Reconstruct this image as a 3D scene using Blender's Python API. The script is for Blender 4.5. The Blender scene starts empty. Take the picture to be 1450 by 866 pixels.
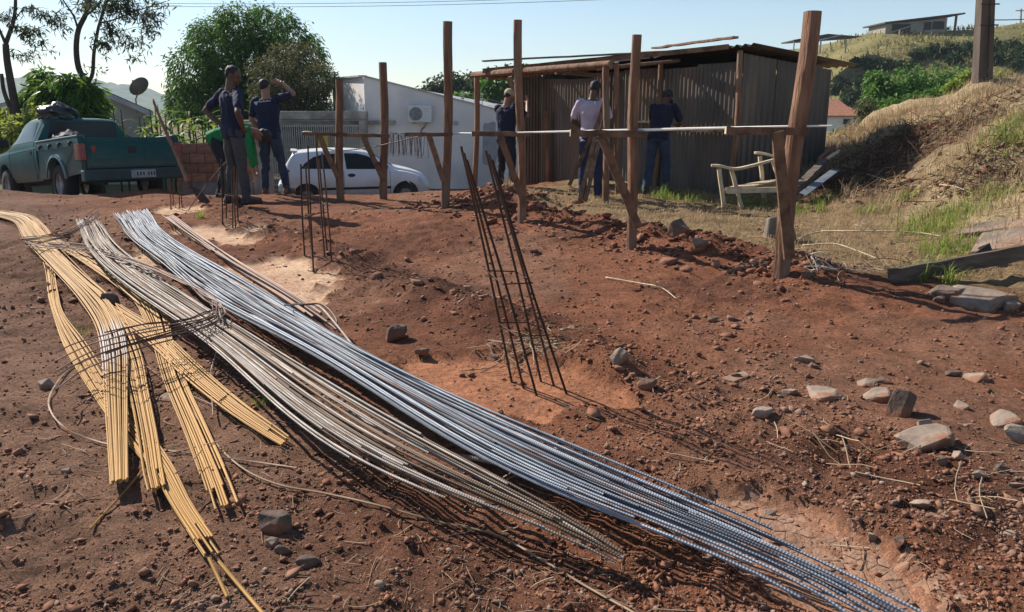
import bpy, bmesh, math, random
import numpy as np
from mathutils import Vector, Matrix, Euler

# ------------------------------------------------------------------ camera, sky, sun, exposure
SC = bpy.context.scene
FPX, PITCH, CX, CY, CAMH = 1047.0, math.radians(12), 725.0, 372.0, 1.36
cam_d = bpy.data.cameras.new("camera")
cam_d.sensor_fit = 'HORIZONTAL'; cam_d.sensor_width = 36.0
cam_d.lens = FPX / 1450.0 * 36.0
cam_d.shift_y = (CY - 433.0) / 1450.0
cam_d.clip_start = 0.05; cam_d.clip_end = 6000
cam = bpy.data.objects.new("camera", cam_d)
SC.collection.objects.link(cam)
cam.location = (0, 0, CAMH)
cam.rotation_euler = (math.radians(90) - PITCH, 0, 0)
SC.camera = cam

LIGHT_DIR = (0.77, -0.64)                 # horizontal direction in which the light travels
SUN_EL = math.radians(37)
sun_vec = Vector((-LIGHT_DIR[0] * math.cos(SUN_EL), -LIGHT_DIR[1] * math.cos(SUN_EL), math.sin(SUN_EL))).normalized()
world = bpy.data.worlds.new("World"); SC.world = world; world.use_nodes = True
wn = world.node_tree; wn.nodes.clear()
sky = wn.nodes.new('ShaderNodeTexSky'); sky.sky_type = 'NISHITA'; sky.sun_disc = False
sky.sun_elevation = SUN_EL
sky.sun_rotation = math.atan2(sun_vec.x, sun_vec.y)
sky.altitude = 400; sky.air_density = 1.0; sky.dust_density = 0.35; sky.ozone_density = 1.6
bg = wn.nodes.new('ShaderNodeBackground'); bg.inputs[1].default_value = 0.083
wo = wn.nodes.new('ShaderNodeOutputWorld')
wn.links.new(sky.outputs[0], bg.inputs[0]); wn.links.new(bg.outputs[0], wo.inputs[0])
sl = bpy.data.lights.new("sun", 'SUN'); sl.energy = 5.0; sl.angle = math.radians(0.53); sl.color = (1.0, 0.93, 0.82)
sun = bpy.data.objects.new("sun", sl); SC.collection.objects.link(sun)
sun.rotation_euler = sun_vec.to_track_quat('Z', 'Y').to_euler(); sun.location = (-20, 20, 30)
SC.view_settings.view_transform = 'Standard'; SC.view_settings.look = 'None'
SC.view_settings.exposure = 0.74; SC.view_settings.gamma = 1.0
SC.cycles.max_bounces = 6; SC.cycles.diffuse_bounces = 3; SC.cycles.transparent_max_bounces = 8
SC.cycles.volume_bounces = 0

# ------------------------------------------------------------------ pixel -> world
cP, sP = math.cos(PITCH), math.sin(PITCH)
def ray(px, py):
    u = (px - CX) / FPX; v = (CY - py) / FPX
    return (u, cP + v * sP, -sP + v * cP)
def G(px, py, z=0.0):                     # where the pixel's ray meets the level z
    r = ray(px, py); t = (z - CAMH) / r[2]
    return Vector((r[0] * t, r[1] * t, z))
def PT(px, py, Y):                        # where it meets the vertical plane at distance Y
    r = ray(px, py); t = Y / r[1]
    return Vector((r[0] * t, Y, CAMH + r[2] * t))
_TT = np.geomspace(0.8, 150, 1800)
def TH(px, py):                           # where it meets the terrain (marched)
    r = ray(px, py); x, y, z = r[0] * _TT, r[1] * _TT, CAMH + r[2] * _TT
    h = H(x, y); k = np.argmax(z <= h) if (z <= h).any() else -1
    return Vector((x[k], y[k], float(h[k])))

# ------------------------------------------------------------------ noise and terrain
def _hash(i, j, s):
    n = (i * 374761393 + j * 668265263 + s * 974634777) & 0xFFFFFFFF
    n = ((n ^ (n >> 13)) * 1274126177) & 0xFFFFFFFF
    return ((n ^ (n >> 16)) & 0xFFFF) / 65535.0
def vn(x, y, scale, seed=0):
    x = np.asarray(x, float) * scale; y = np.asarray(y, float) * scale
    i = np.floor(x).astype(np.int64); j = np.floor(y).astype(np.int64)
    fx = x - i; fy = y - j
    fx = fx * fx * (3 - 2 * fx); fy = fy * fy * (3 - 2 * fy)
    a = _hash(i, j, seed); b = _hash(i + 1, j, seed); c = _hash(i, j + 1, seed); d = _hash(i + 1, j + 1, seed)
    return (a * (1 - fx) + b * fx) * (1 - fy) + (c * (1 - fx) + d * fx) * fy - 0.5
def fbm(x, y, scale, seed=0, o=4):
    t = 0; a = 1.0
    for k in range(o):
        t = t + a * vn(x, y, scale * 2.03 ** k, seed + k * 17); a *= 0.5
    return t
def ss(a, b, t):
    t = np.clip((np.asarray(t, float) - a) / (b - a), 0, 1); return t * t * (3 - 2 * t)
STREET = -1.19
AX = np.array([-0.58, 0.81]); NX = np.array([0.81, 0.58])        # the plot's own axes: along the row of posts, across it
MUD = (1.02, 2.02)
PATCH = [(-4.57, 9.95, 0.55, 0.35, 0), (-3.25, 7.95, 0.85, 0.44, 0), (-1.90, 5.90, 1.0, 0.52, 0), (-0.10, 3.52, 0.72, 0.42, 1), (1.02, 2.02, 0.62, 0.26, 2), (-3.4, 6.6, 0.6, 0.3, 0)]
def axes(x, y): return (x - 0.0) * AX[0] + (y - 9.0) * AX[1], (x - 0.0) * NX[0] + (y - 9.0) * NX[1]
def patchw(x, y, p):
    cx, cy, ra, rb, k = p
    dx, dy = x - cx, y - cy
    a = (dx * AX[0] + dy * AX[1]) / ra; b = (dx * NX[0] + dy * NX[1]) / rb
    d = np.sqrt(a * a + b * b) + 0.75 * fbm(x, y, 3.2, 5, 5)
    return 1 - ss(0.85, 1.02, d)
def bermw(x, y):
    a, b = axes(x, y)
    hgt = 0.12 + 0.06 * np.exp(-((a - .6) / 1.0) ** 2) + 0.17 * fbm(x, y, 1.7, 31, 3) + 0.07 * fbm(x, y, 7, 34, 3)
    w = np.exp(-((b - 0.28 - 0.2 * vn(a, 0 * a, 1.1, 3)) / 0.30) ** 2)
    end = ss(-4.6, -3.6, a) * (1 - ss(.9, 1.7, a))
    return np.clip(hgt, 0.04, 1) * w * end, w * end
def bankf(x, y):
    t = np.asarray(x, float) - 4.15 - 0.35 * ss(9, 12, y) - 0.15 * vn(x, y, 0.6, 8)
    up = 0.47 * np.log1p(np.exp(np.clip(t * 3.0, -30, 30))) / 3.0
    up = 2.6 * (1 - np.exp(-up / 1.9 * 0.95)) + 0.1 * ss(0, 3, t)
    return up * (1 - 0.85 * ss(13.5, 20, y)) * (1 - 0.9 * ss(12, 20, x)) * ss(4.6, 6.2, y + 0.0 * x) , ss(-0.25, 0.4, t)
def H(x, y):
    x = np.asarray(x, float); y = np.asarray(y, float)
    far = 1 - ss(14, 24, np.sqrt(x * x + y * y))
    z = (0.030 * fbm(x, y, 0.9, 1, 3) + 0.040 * fbm(x, y, 3.1, 2, 4) + 0.026 * fbm(x, y, 11, 3, 2)) * far
    rough = 0.5 + 0.9 * ss(-0.15, 0.35, fbm(x, y, 0.55, 77, 3))
    dl_ = (x + 1.93) * NX[0] + (y - 5.95) * NX[1]
    z = z * rough + 0.05 * fbm(x, y, 7.0, 13, 3) * far * np.exp(-((dl_ - .75) / .4) ** 2)
    k = ss(-6.5, -4.5, x)
    yy = y - np.maximum(0, x + 0.3) * 1.2
    st = 12.1 - .75 * (1 - ss(-2.2, -1.2, x)) * ss(-6.5, -5.2, x)
    drop = ss(0, 3.1, yy - st) * k + ss(12.3, 17.5, y) * (1 - k)
    z = z + STREET * drop
    s = (x + 7.67) * -0.76 + (y - 12.54) * 0.65; q = (x + 7.67) * 0.65 + (y - 12.54) * 0.76
    m = np.exp(-((s - 1.5) / 2.3) ** 4 - ((q - .85) / 1.15) ** 4)
    z = z * (1 - m) + m * (-0.285 - 0.082 * s - 0.02 * q)
    bz, bw = bermw(x, y); z = z + bz
    hp = np.exp(-(((x + .12) / .62) ** 2 + ((y - 10.55) / .5) ** 2)); z = z + hp * (.24 + .16 * fbm(x, y, 3.5, 36, 4))
    kz, kw = bankf(x, y)
    z = z + kz + kw * far * (0.26 * fbm(x, y, 0.9, 40, 5) - 0.16 * (1 - np.abs(fbm(x, y, .8, 44, 3)) * 3.2) * ss(4.6, 6, x)) * ss(3.9, 5.2, x)
    for p in PATCH:
        w = patchw(x, y, p); z = z * (1 - 0.8 * w) - 0.045 * w
    # spoil thrown up beside the footing trench
    dline = (x + 1.93) * NX[0] + (y - 5.95) * NX[1]; al = (x + 1.93) * AX[0] + (y - 5.95) * AX[1]
    z = z + np.exp(-((dline - 0.72) / 0.28) ** 2) * np.clip(0.05 + 0.11 * fbm(x, y, 1.7, 55, 3), 0, 1) * ss(-3.6, -3, al) * (1 - ss(4.5, 5.5, al))
    # terraced hillside far beyond the bank
    amp = 9.5 * ss(17, 36, x)
    rise = ss(47, 74, y + 2.5 * vn(x, y, 0.15, 9)); rise = rise + .022 * np.sin(rise * 6.283 * 4) * (rise > 0) * (rise < 1)
    z = z + amp * rise + 0.7 * far * 0 + (1 - far) * 0.5 * fbm(x, y, 0.09, 60, 3) * ss(25, 45, y)
    return z

# ------------------------------------------------------------------ mesh helpers
COL = SC.collection
def link(o, parent=None):
    COL.objects.link(o)
    if parent is not None: o.parent = parent
    return o
class MB:
    def __init__(s): s.v = []; s.f = []; s.m = []
    def add(s, vs, fs, mi=0):
        o = len(s.v); s.v.extend([tuple(map(float, v)) for v in vs])
        s.f.extend([tuple(int(i) + o for i in f) for f in fs]); s.m.extend([mi] * len(fs)); return s
    def hexa(s, p, mi=0):                 # 8 corners: bottom 0-3 ccw, top 4-7
        return s.add(p, [(0, 3, 2, 1), (4, 5, 6, 7), (0, 1, 5, 4), (1, 2, 6, 5), (2, 3, 7, 6), (3, 0, 4, 7)], mi)
    def box(s, c, d, rot=None, mi=0):
        c = Vector(c); d = Vector(d) / 2
        p = [Vector((x * d.x, y * d.y, z * d.z)) for z in (-1, 1) for x, y in ((-1, -1), (1, -1), (1, 1), (-1, 1))]
        if rot is not None:
            R = rot if isinstance(rot, Matrix) else Euler(rot).to_matrix()
            p = [R @ q for q in p]
        return s.hexa([q + c for q in p], mi)
    def beam(s, a, b, w, h, up=(0, 0, 1), mi=0):  # a plank from a to b, w across, h along up
        a = Vector(a); b = Vector(b); t = (b - a).normalized(); u = Vector(up)
        side = t.cross(u)
        if side.length < 1e-4: side = t.cross(Vector((0, 1, 0)))
        side.normalize(); u = side.cross(t).normalized()
        w *= .5; h *= .5
        return s.hexa([a - side * w - u * h, b - side * w - u * h, b + side * w - u * h, a + side * w - u * h,
                       a - side * w + u * h, b - side * w + u * h, b + side * w + u * h, a + side * w + u * h], mi)
    def tube(s, pts, r, n=8, mi=0, caps=True, squash=1.0):
        P = np.array([tuple(p) for p in pts], float); N = len(P)
        rr = np.full(N, r, float) if np.isscalar(r) else np.asarray(r, float)
        v, f = tube_np(P, rr, n, caps)
        return s.add(v, f, mi)
    def build(s, name, mat, parent=None, smooth=False, auto=None, loc=None, bevel=None):
        me = bpy.data.meshes.new(name); me.from_pydata(s.v, [], s.f); me.update()
        mats = mat if isinstance(mat, (list, tuple)) else [mat]
        for m in mats: me.materials.append(m)
        if len(mats) > 1: me.polygons.foreach_set('material_index', s.m)
        if smooth: me.polygons.foreach_set('use_smooth', [True] * len(me.polygons))
        bm = bmesh.new(); bm.from_mesh(me); bmesh.ops.recalc_face_normals(bm, faces=bm.faces)
        if bevel:
            bmesh.ops.bevel(bm, geom=[e for e in bm.edges if e.is_manifold and e.calc_face_angle(0) > 0.6], offset=bevel, segments=1, affect='EDGES')
        bm.to_mesh(me); bm.free()
        o = bpy.data.objects.new(name, me); link(o, parent)
        if loc is not None: o.location = loc
        if auto: me.set_sharp_from_angle(angle=math.radians(auto))
        return o
def tube_np(P, rr, n=8, caps=True):
    N = len(P); T = np.gradient(P, axis=0); T /= np.linalg.norm(T, axis=1)[:, None] + 1e-12
    up = np.array([0, 0, 1.0]) if abs(T[0, 2]) < 0.9 else np.array([0, 1.0, 0])
    U = np.zeros_like(P); V = np.zeros_like(P)
    u = up - T[0] * up.dot(T[0]); u /= np.linalg.norm(u)
    for i in range(N):
        u = u - T[i] * u.dot(T[i]); u /= np.linalg.norm(u) + 1e-12
        U[i] = u; V[i] = np.cross(T[i], u)
    a = np.linspace(0, 2 * math.pi, n, endpoint=False)
    ring = P[:, None, :] + rr[:, None, None] * (np.cos(a)[None, :, None] * U[:, None, :] + np.sin(a)[None, :, None] * V[:, None, :])
    v = ring.reshape(-1, 3); f = []
    for i in range(N - 1):
        for j in range(n):
            k = (j + 1) % n
            f.append((i * n + j, i * n + k, (i + 1) * n + k, (i + 1) * n + j))
    if caps:
        f.append(tuple(range(n - 1, -1, -1))); f.append(tuple((N - 1) * n + j for j in range(n)))
    return v, f
def np_mesh(name, v, f, mat, parent=None, smooth=False, attr=None):   # fast: v (N,3), f (M,k)
    me = bpy.data.meshes.new(name)
    v = np.asarray(v, np.float32); f = np.asarray(f, np.int32); k = f.shape[1]
    me.vertices.add(len(v)); me.vertices.foreach_set('co', v.ravel())
    me.loops.add(f.size); me.loops.foreach_set('vertex_index', f.ravel())
    me.polygons.add(len(f)); me.polygons.foreach_set('loop_start', np.arange(0, f.size, k, dtype=np.int32))
    me.update(calc_edges=True)
    if smooth: me.polygons.foreach_set('use_smooth', np.ones(len(f), bool))
    if attr is not None:
        for an, arr in attr.items():
            arr = np.asarray(arr, np.float32)
            if arr.ndim == 1:
                A = me.attributes.new(an, 'FLOAT', 'POINT'); A.data.foreach_set('value', arr)
            else:
                A = me.attributes.new(an, 'FLOAT_COLOR', 'POINT'); A.data.foreach_set('color', np.c_[arr, np.ones(len(arr))].astype(np.float32).ravel())
    for m in (mat if isinstance(mat, (list, tuple)) else [mat]): me.materials.append(m)
    o = bpy.data.objects.new(name, me); link(o, parent); return o
def spline(pts, n=60):                     # Catmull-Rom through points, resampled evenly
    P = np.array([tuple(p) for p in pts], float)
    if len(P) == 2: return P[0] + (P[1] - P[0]) * np.linspace(0, 1, n)[:, None]
    Q = np.vstack([2 * P[0] - P[1], P, 2 * P[-1] - P[-2]]); out = []
    for i in range(1, len(Q) - 2):
        t = np.linspace(0, 1, 12, endpoint=False)[:, None]
        a, b, c, d = Q[i - 1], Q[i], Q[i + 1], Q[i + 2]
        out.append(0.5 * (2 * b + (c - a) * t + (2 * a - 5 * b + 4 * c - d) * t ** 2 + (3 * b - a - 3 * c + d) * t ** 3))
    C = np.vstack(out + [P[-1:]])
    s = np.r_[0, np.cumsum(np.linalg.norm(np.diff(C, axis=0), axis=1))]
    q = np.linspace(0, s[-1], n)
    return np.c_[[np.interp(q, s, C[:, k]) for k in range(C.shape[1])]].T
def tag(o, label, cat, group=None, kind=None):
    o['label'] = label; o['category'] = cat
    if group: o['group'] = group
    if kind: o['kind'] = kind
    return o
def thing(name, label, cat, loc=(0, 0, 0), rz=0, group=None):
    o = bpy.data.objects.new(name, None); o.empty_display_size = .2; link(o)
    o.location = loc; o.rotation_euler = (0, 0, rz); return tag(o, label, cat, group)
def copy_part(o, parent):
    c = o.copy(); link(c, parent); return c

# ------------------------------------------------------------------ materials
def node(nt, t, **kw):
    n = nt.nodes.new(t)
    for k, v in kw.items(): setattr(n, k, v)
    return n
def mat(name, col, col2=None, scale=6.0, rough=0.85, rough2=None, bump=0.25, bscale=45.0, metal=0.0, spec=0.3, stretch=(1, 1, 1), vary=0.0, detail=6, gen=False, col3=None, scale3=1.3, bdist=0.02, hue=0.0, contrast=(0.35, 0.65)):
    m = bpy.data.materials.new(name); m.use_nodes = True; nt = m.node_tree; b = nt.nodes['Principled BSDF']
    tc = node(nt, 'ShaderNodeTexCoord'); mp = node(nt, 'ShaderNodeMapping'); mp.inputs['Scale'].default_value = stretch
    nt.links.new(tc.outputs['Generated' if gen else 'Object'], mp.inputs[0])
    n1 = node(nt, 'ShaderNodeTexNoise'); n1.inputs['Scale'].default_value = scale; n1.inputs['Detail'].default_value = detail
    nt.links.new(mp.outputs[0], n1.inputs['Vector'])
    cr = node(nt, 'ShaderNodeValToRGB'); e = cr.color_ramp.elements
    if col2 is None: col2 = tuple(c * 0.72 for c in col)
    e[0].position = contrast[0]; e[1].position = contrast[1]; e[0].color = (*col2, 1); e[1].color = (*col, 1)
    nt.links.new(n1.outputs[0], cr.inputs[0]); out = cr.outputs[0]
    if col3 is not None:
        n3 = node(nt, 'ShaderNodeTexNoise'); n3.inputs['Scale'].default_value = scale3; n3.inputs['Detail'].default_value = 5
        nt.links.new(mp.outputs[0], n3.inputs['Vector'])
        r3 = node(nt, 'ShaderNodeMapRange'); r3.inputs[1].default_value = .5; r3.inputs[2].default_value = .66; nt.links.new(n3.outputs[0], r3.inputs[0])
        mx = node(nt, 'ShaderNodeMix', data_type='RGBA'); nt.links.new(r3.outputs[0], mx.inputs[0]); nt.links.new(out, mx.inputs[6]); mx.inputs[7].default_value = (*col3, 1)
        out = mx.outputs[2]
    if vary or hue:
        oi = node(nt, 'ShaderNodeObjectInfo'); hs = node(nt, 'ShaderNodeHueSaturation')
        mr = node(nt, 'ShaderNodeMapRange'); mr.inputs[3].default_value = 1 - vary; mr.inputs[4].default_value = 1 + vary
        nt.links.new(oi.outputs['Random'], mr.inputs[0]); nt.links.new(mr.outputs[0], hs.inputs['Value'])
        if hue:
            m2 = node(nt, 'ShaderNodeMath', operation='MULTIPLY'); m2.inputs[1].default_value = 7.31; nt.links.new(oi.outputs['Random'], m2.inputs[0])
            fr = node(nt, 'ShaderNodeMath', operation='FRACT'); nt.links.new(m2.outputs[0], fr.inputs[0])
            mh = node(nt, 'ShaderNodeMapRange'); mh.inputs[3].default_value = .5 - hue; mh.inputs[4].default_value = .5 + hue
            nt.links.new(fr.outputs[0], mh.inputs[0]); nt.links.new(mh.outputs[0], hs.inputs['Hue'])
        nt.links.new(out, hs.inputs['Color']); out = hs.outputs[0]
    nt.links.new(out, b.inputs['Base Color'])
    b.inputs['Metallic'].default_value = metal; b.inputs['Specular IOR Level'].default_value = spec
    if rough2 is None: b.inputs['Roughness'].default_value = rough
    else:
        mr = node(nt, 'ShaderNodeMapRange'); mr.inputs[3].default_value = rough; mr.inputs[4].default_value = rough2
        nt.links.new(n1.outputs[0], mr.inputs[0]); nt.links.new(mr.outputs[0], b.inputs['Roughness'])
    if bump:
        n2 = node(nt, 'ShaderNodeTexNoise'); n2.inputs['Scale'].default_value = bscale; n2.inputs['Detail'].default_value = 5
        nt.links.new(mp.outputs[0], n2.inputs['Vector'])
        bp = node(nt, 'ShaderNodeBump'); bp.inputs['Strength'].default_value = bump; bp.inputs['Distance'].default_value = bdist
        nt.links.new(n2.outputs[0], bp.inputs['Height']); nt.links.new(bp.outputs[0], b.inputs['Normal'])
    return m
def leaf_mat(name, col, col2, trans=0.35, rough=0.5, vary=0.5):
    m = bpy.data.materials.new(name); m.use_nodes = True; nt = m.node_tree; nt.nodes.clear()
    at = node(nt, 'ShaderNodeAttribute', attribute_name='rnd')
    mx = node(nt, 'ShaderNodeMix', data_type='RGBA'); mx.inputs[6].default_value = (*col, 1); mx.inputs[7].default_value = (*col2, 1)
    nt.links.new(at.outputs['Fac'], mx.inputs[0])
    p = node(nt, 'ShaderNodeBsdfPrincipled'); p.inputs['Roughness'].default_value = rough; p.inputs['Specular IOR Level'].default_value = 0.16
    nt.links.new(mx.outputs[2], p.inputs['Base Color'])
    t = node(nt, 'ShaderNodeBsdfTranslucent')
    hs = node(nt, 'ShaderNodeHueSaturation'); hs.inputs['Hue'].default_value = .485; hs.inputs['Value'].default_value = 1.5; nt.links.new(mx.outputs[2], hs.inputs['Color']); nt.links.new(hs.outputs[0], t.inputs[0])
    ms = node(nt, 'ShaderNodeMixShader'); ms.inputs[0].default_value = trans
    nt.links.new(p.outputs[0], ms.inputs[1]); nt.links.new(t.outputs[0], ms.inputs[2])
    o = node(nt, 'ShaderNodeOutputMaterial'); nt.links.new(ms.outputs[0], o.inputs[0]); return m
def glass_mat(name, col=(0.012, 0.014, 0.017), rough=0.12):
    m = bpy.data.materials.new(name); m.use_nodes = True; b = m.node_tree.nodes['Principled BSDF']
    b.inputs['Base Color'].default_value = (*col, 1); b.inputs['Roughness'].default_value = rough; b.inputs['Specular IOR Level'].default_value = 0.22
    return m

def dust_up(m, z0, z1, c, amt=.75, scale=3.5):                     # road dust caked on the lower body
    nt = m.node_tree; b = nt.nodes['Principled BSDF']; src = b.inputs['Base Color'].links[0].from_socket
    tc = node(nt, 'ShaderNodeTexCoord'); sx = node(nt, 'ShaderNodeSeparateXYZ'); nt.links.new(tc.outputs['Object'], sx.inputs[0])
    nz = node(nt, 'ShaderNodeTexNoise'); nz.inputs['Scale'].default_value = scale; nz.inputs['Detail'].default_value = 6; nt.links.new(tc.outputs['Object'], nz.inputs['Vector'])
    ad = node(nt, 'ShaderNodeMath', operation='MULTIPLY_ADD'); ad.inputs[1].default_value = -.5; nt.links.new(nz.outputs[0], ad.inputs[0]); nt.links.new(sx.outputs[2], ad.inputs[2])
    r = node(nt, 'ShaderNodeMapRange'); r.inputs[1].default_value = z0 - .25; r.inputs[2].default_value = z1 - .25; r.inputs[3].default_value = amt; r.inputs[4].default_value = .04; nt.links.new(ad.outputs[0], r.inputs[0])
    mx = node(nt, 'ShaderNodeMix', data_type='RGBA'); nt.links.new(r.outputs[0], mx.inputs[0]); nt.links.new(src, mx.inputs[6]); mx.inputs[7].default_value = (*c, 1); nt.links.new(mx.outputs[2], b.inputs['Base Color'])
M = {}
M['wood'] = mat('post_wood', (0.27, 0.145, 0.085), (0.12, 0.058, 0.036), 3.0, .85, bump=.7, bscale=9, stretch=(6, 6, .8), vary=.15, col3=(0.20, 0.14, 0.10), bdist=.03)
M['wood2'] = mat('board_wood', (0.21, 0.12, 0.07), (0.09, 0.048, 0.03), 3.0, .85, bump=.5, bscale=10, stretch=(3, 3, 3), vary=.15)
M['bleached'] = mat('bleached_wood', (0.62, 0.51, 0.35), (0.42, 0.32, 0.20), 4.0, .8, bump=.4, bscale=14, stretch=(2, 8, 2))
M['rust'] = mat('rusty_iron', (0.10, 0.042, 0.026), (0.045, 0.022, 0.018), 25, .75, bump=.3, bscale=120, vary=.2, bdist=.004)
M['steel_tie'] = mat('tie_wire', (0.05, 0.04, 0.035), None, 20, .6, bump=0)
M['concrete'] = mat('concrete', (0.36, 0.34, 0.31), (0.24, 0.22, 0.20), 4, .9, bump=.3, bscale=30, col3=(.18, .15, .13))
M['rock'] = mat('grey_rock', (0.34, 0.27, 0.21), (0.20, 0.15, 0.118), 5, .9, bump=.5, bscale=22, vary=.25, col3=(.26, .13, .075), scale3=4)
M['darkrock'] = mat('dark_rock', (0.165, 0.12, 0.095), (0.09, 0.06, 0.046), 6, .9, bump=.5, bscale=25, vary=.2, col3=(.15, .06, .035), scale3=5)
M['clod'] = mat('red_clod', (0.27, 0.122, 0.07), (0.135, 0.058, 0.035), 9, .95, bump=.5, bscale=40, col3=(.22, .13, .09), scale3=2.0)

for _m in ('rock', 'darkrock'): dust_up(M[_m], -.045, .03, (.23, .10, .056), .7, 9)

# ================================================================== SETTING: ground, street, hills
def build_ground():
    xs = np.r_[-np.geomspace(14, 600, 22)[::-1], np.arange(-13.8, -6.6, .16), np.arange(-6.6, 6.2, .042), np.arange(6.2, 13.8, .13), np.geomspace(14, 600, 30)]
    ys = [-6.0]
    while ys[-1] < 900:
        y = ys[-1]
        d = 0.5 if y < 0.9 else 0.016 + 0.0065 * y if y < 13 else 0.12 if y < 20 else y * 0.03 if y > 80 else 0.55 + (y - 20) * .02
        ys.append(y + d)
    ys = np.array(ys)
    X, Y = np.meshgrid(xs, ys); Z = H(X, Y)
    v = np.c_[X.ravel(), Y.ravel(), Z.ravel()]
    n = len(xs); m = len(ys)
    i = np.arange(m - 1)[:, None] * n + np.arange(n - 1)[None, :]
    f = np.stack([i, i + 1, i + n + 1, i + n], -1).reshape(-1, 4)
    x, y = v[:, 0], v[:, 1]
    def C(r, g, b): return np.array([r, g, b])
    red = C(.285, .117, .064); dull = C(.255, .145, .096); dk = C(.13, .055, .035)
    col = np.repeat(red[None], len(v), 0)
    def mixin(col, c, w): return col * (1 - w[:, None]) + c[None] * w[:, None]
    a, b = axes(x, y)
    left = ss(0.2, 1.4, -(((x + 1.93) * NX[0] + (y - 5.95) * NX[1])) + .6 * fbm(x, y, .8, 12, 3))
    col = mixin(col, dull, left * .9)
    col = mixin(col, dk, ss(-.05, .35, fbm(x, y, 1.3, 21, 4)) * .55)
    col = mixin(col, C(.29, .16, .105), ss(.0, .4, fbm(x, y, .7, 23, 4)) * .5)
    dl_ = (x + 1.93) * NX[0] + (y - 5.95) * NX[1]; col = mixin(col, C(.10, .038, .023), np.exp(-((dl_ - .75) / .38) ** 2) * ss(-.25, .25, fbm(x, y, 1.6, 29, 3)) * .75)
    bz, bw = bermw(x, y); col = mixin(col, C(.21, .08, .044), bw * .6)
    g = ss(.55, .95, b + .35 * fbm(x, y, 1.2, 61, 3))
    g = g * (1 - ss(11.4, 12.2, y - np.maximum(0, x + .3) * 1.2) * (x < 1.0)) * ss(-.3, .4, x)
    col = mixin(col, C(.30, .215, .115), g * .85)
    kz, kw = bankf(x, y); kw = kw * ss(4.8, 5.8, y)
    bank = kw * (y < 30)
    col = mixin(col, C(.44, .335, .20), bank * .9)
    col = mixin(col, C(.16, .09, .055), bank * ss(.14, .42, fbm(x, y, .9, 41, 4)) * .85)
    far = ss(14.5, 19, y)
    col = mixin(col, C(.16, .15, .07), far * (1 - ss(.0, .5, fbm(x, y, .05, 71, 3)) * .5))
    hill = ss(44, 50, y) * ss(14, 20, x) * (y < 120)
    hg = C(.23, .205, .085); col = mixin(col, hg, hill)
    col = mixin(col, C(.075, .085, .035), hill * ss(.0, .3, fbm(x * .35, y * 1.6, .1, 72, 4)) * .8)
    col = mixin(col, C(.34, .265, .13), hill * ss(-.1, .35, fbm(x, y, .16, 73, 4)) * .8)
    col = mixin(col, C(.12, .085, .05), hill * ss(.18, .4, fbm(x * .5, y * 2, .2, 74, 3)) * .7)
    vfar = ss(110, 200, np.hypot(x, y)); col = mixin(col, C(.10, .13, .06), vfar * .9)
    sand = np.zeros(len(v)); 
    for p in PATCH:
        w = patchw(x, y, p); c = [C(.56, .38, .25), C(.29, .125, .065), C(.27, .15, .095)][p[4]]
        col = mixin(col, c, w * .92 * (0.75 + .5 * vn(x, y, 5, 90))); sand = np.maximum(sand, w)
    st = ss(15.2, 15.8, y) * (1 - ss(21.5, 22.2, y)) * (x < -1)
    o = np_mesh('ground', v, f, M['ground'], smooth=True, attr={'gcol': np.clip(col, 0, 1), 'smooth_w': np.clip(sand + bank * .2, 0, 1)})
    o['kind'] = 'structure'
    return o
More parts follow.
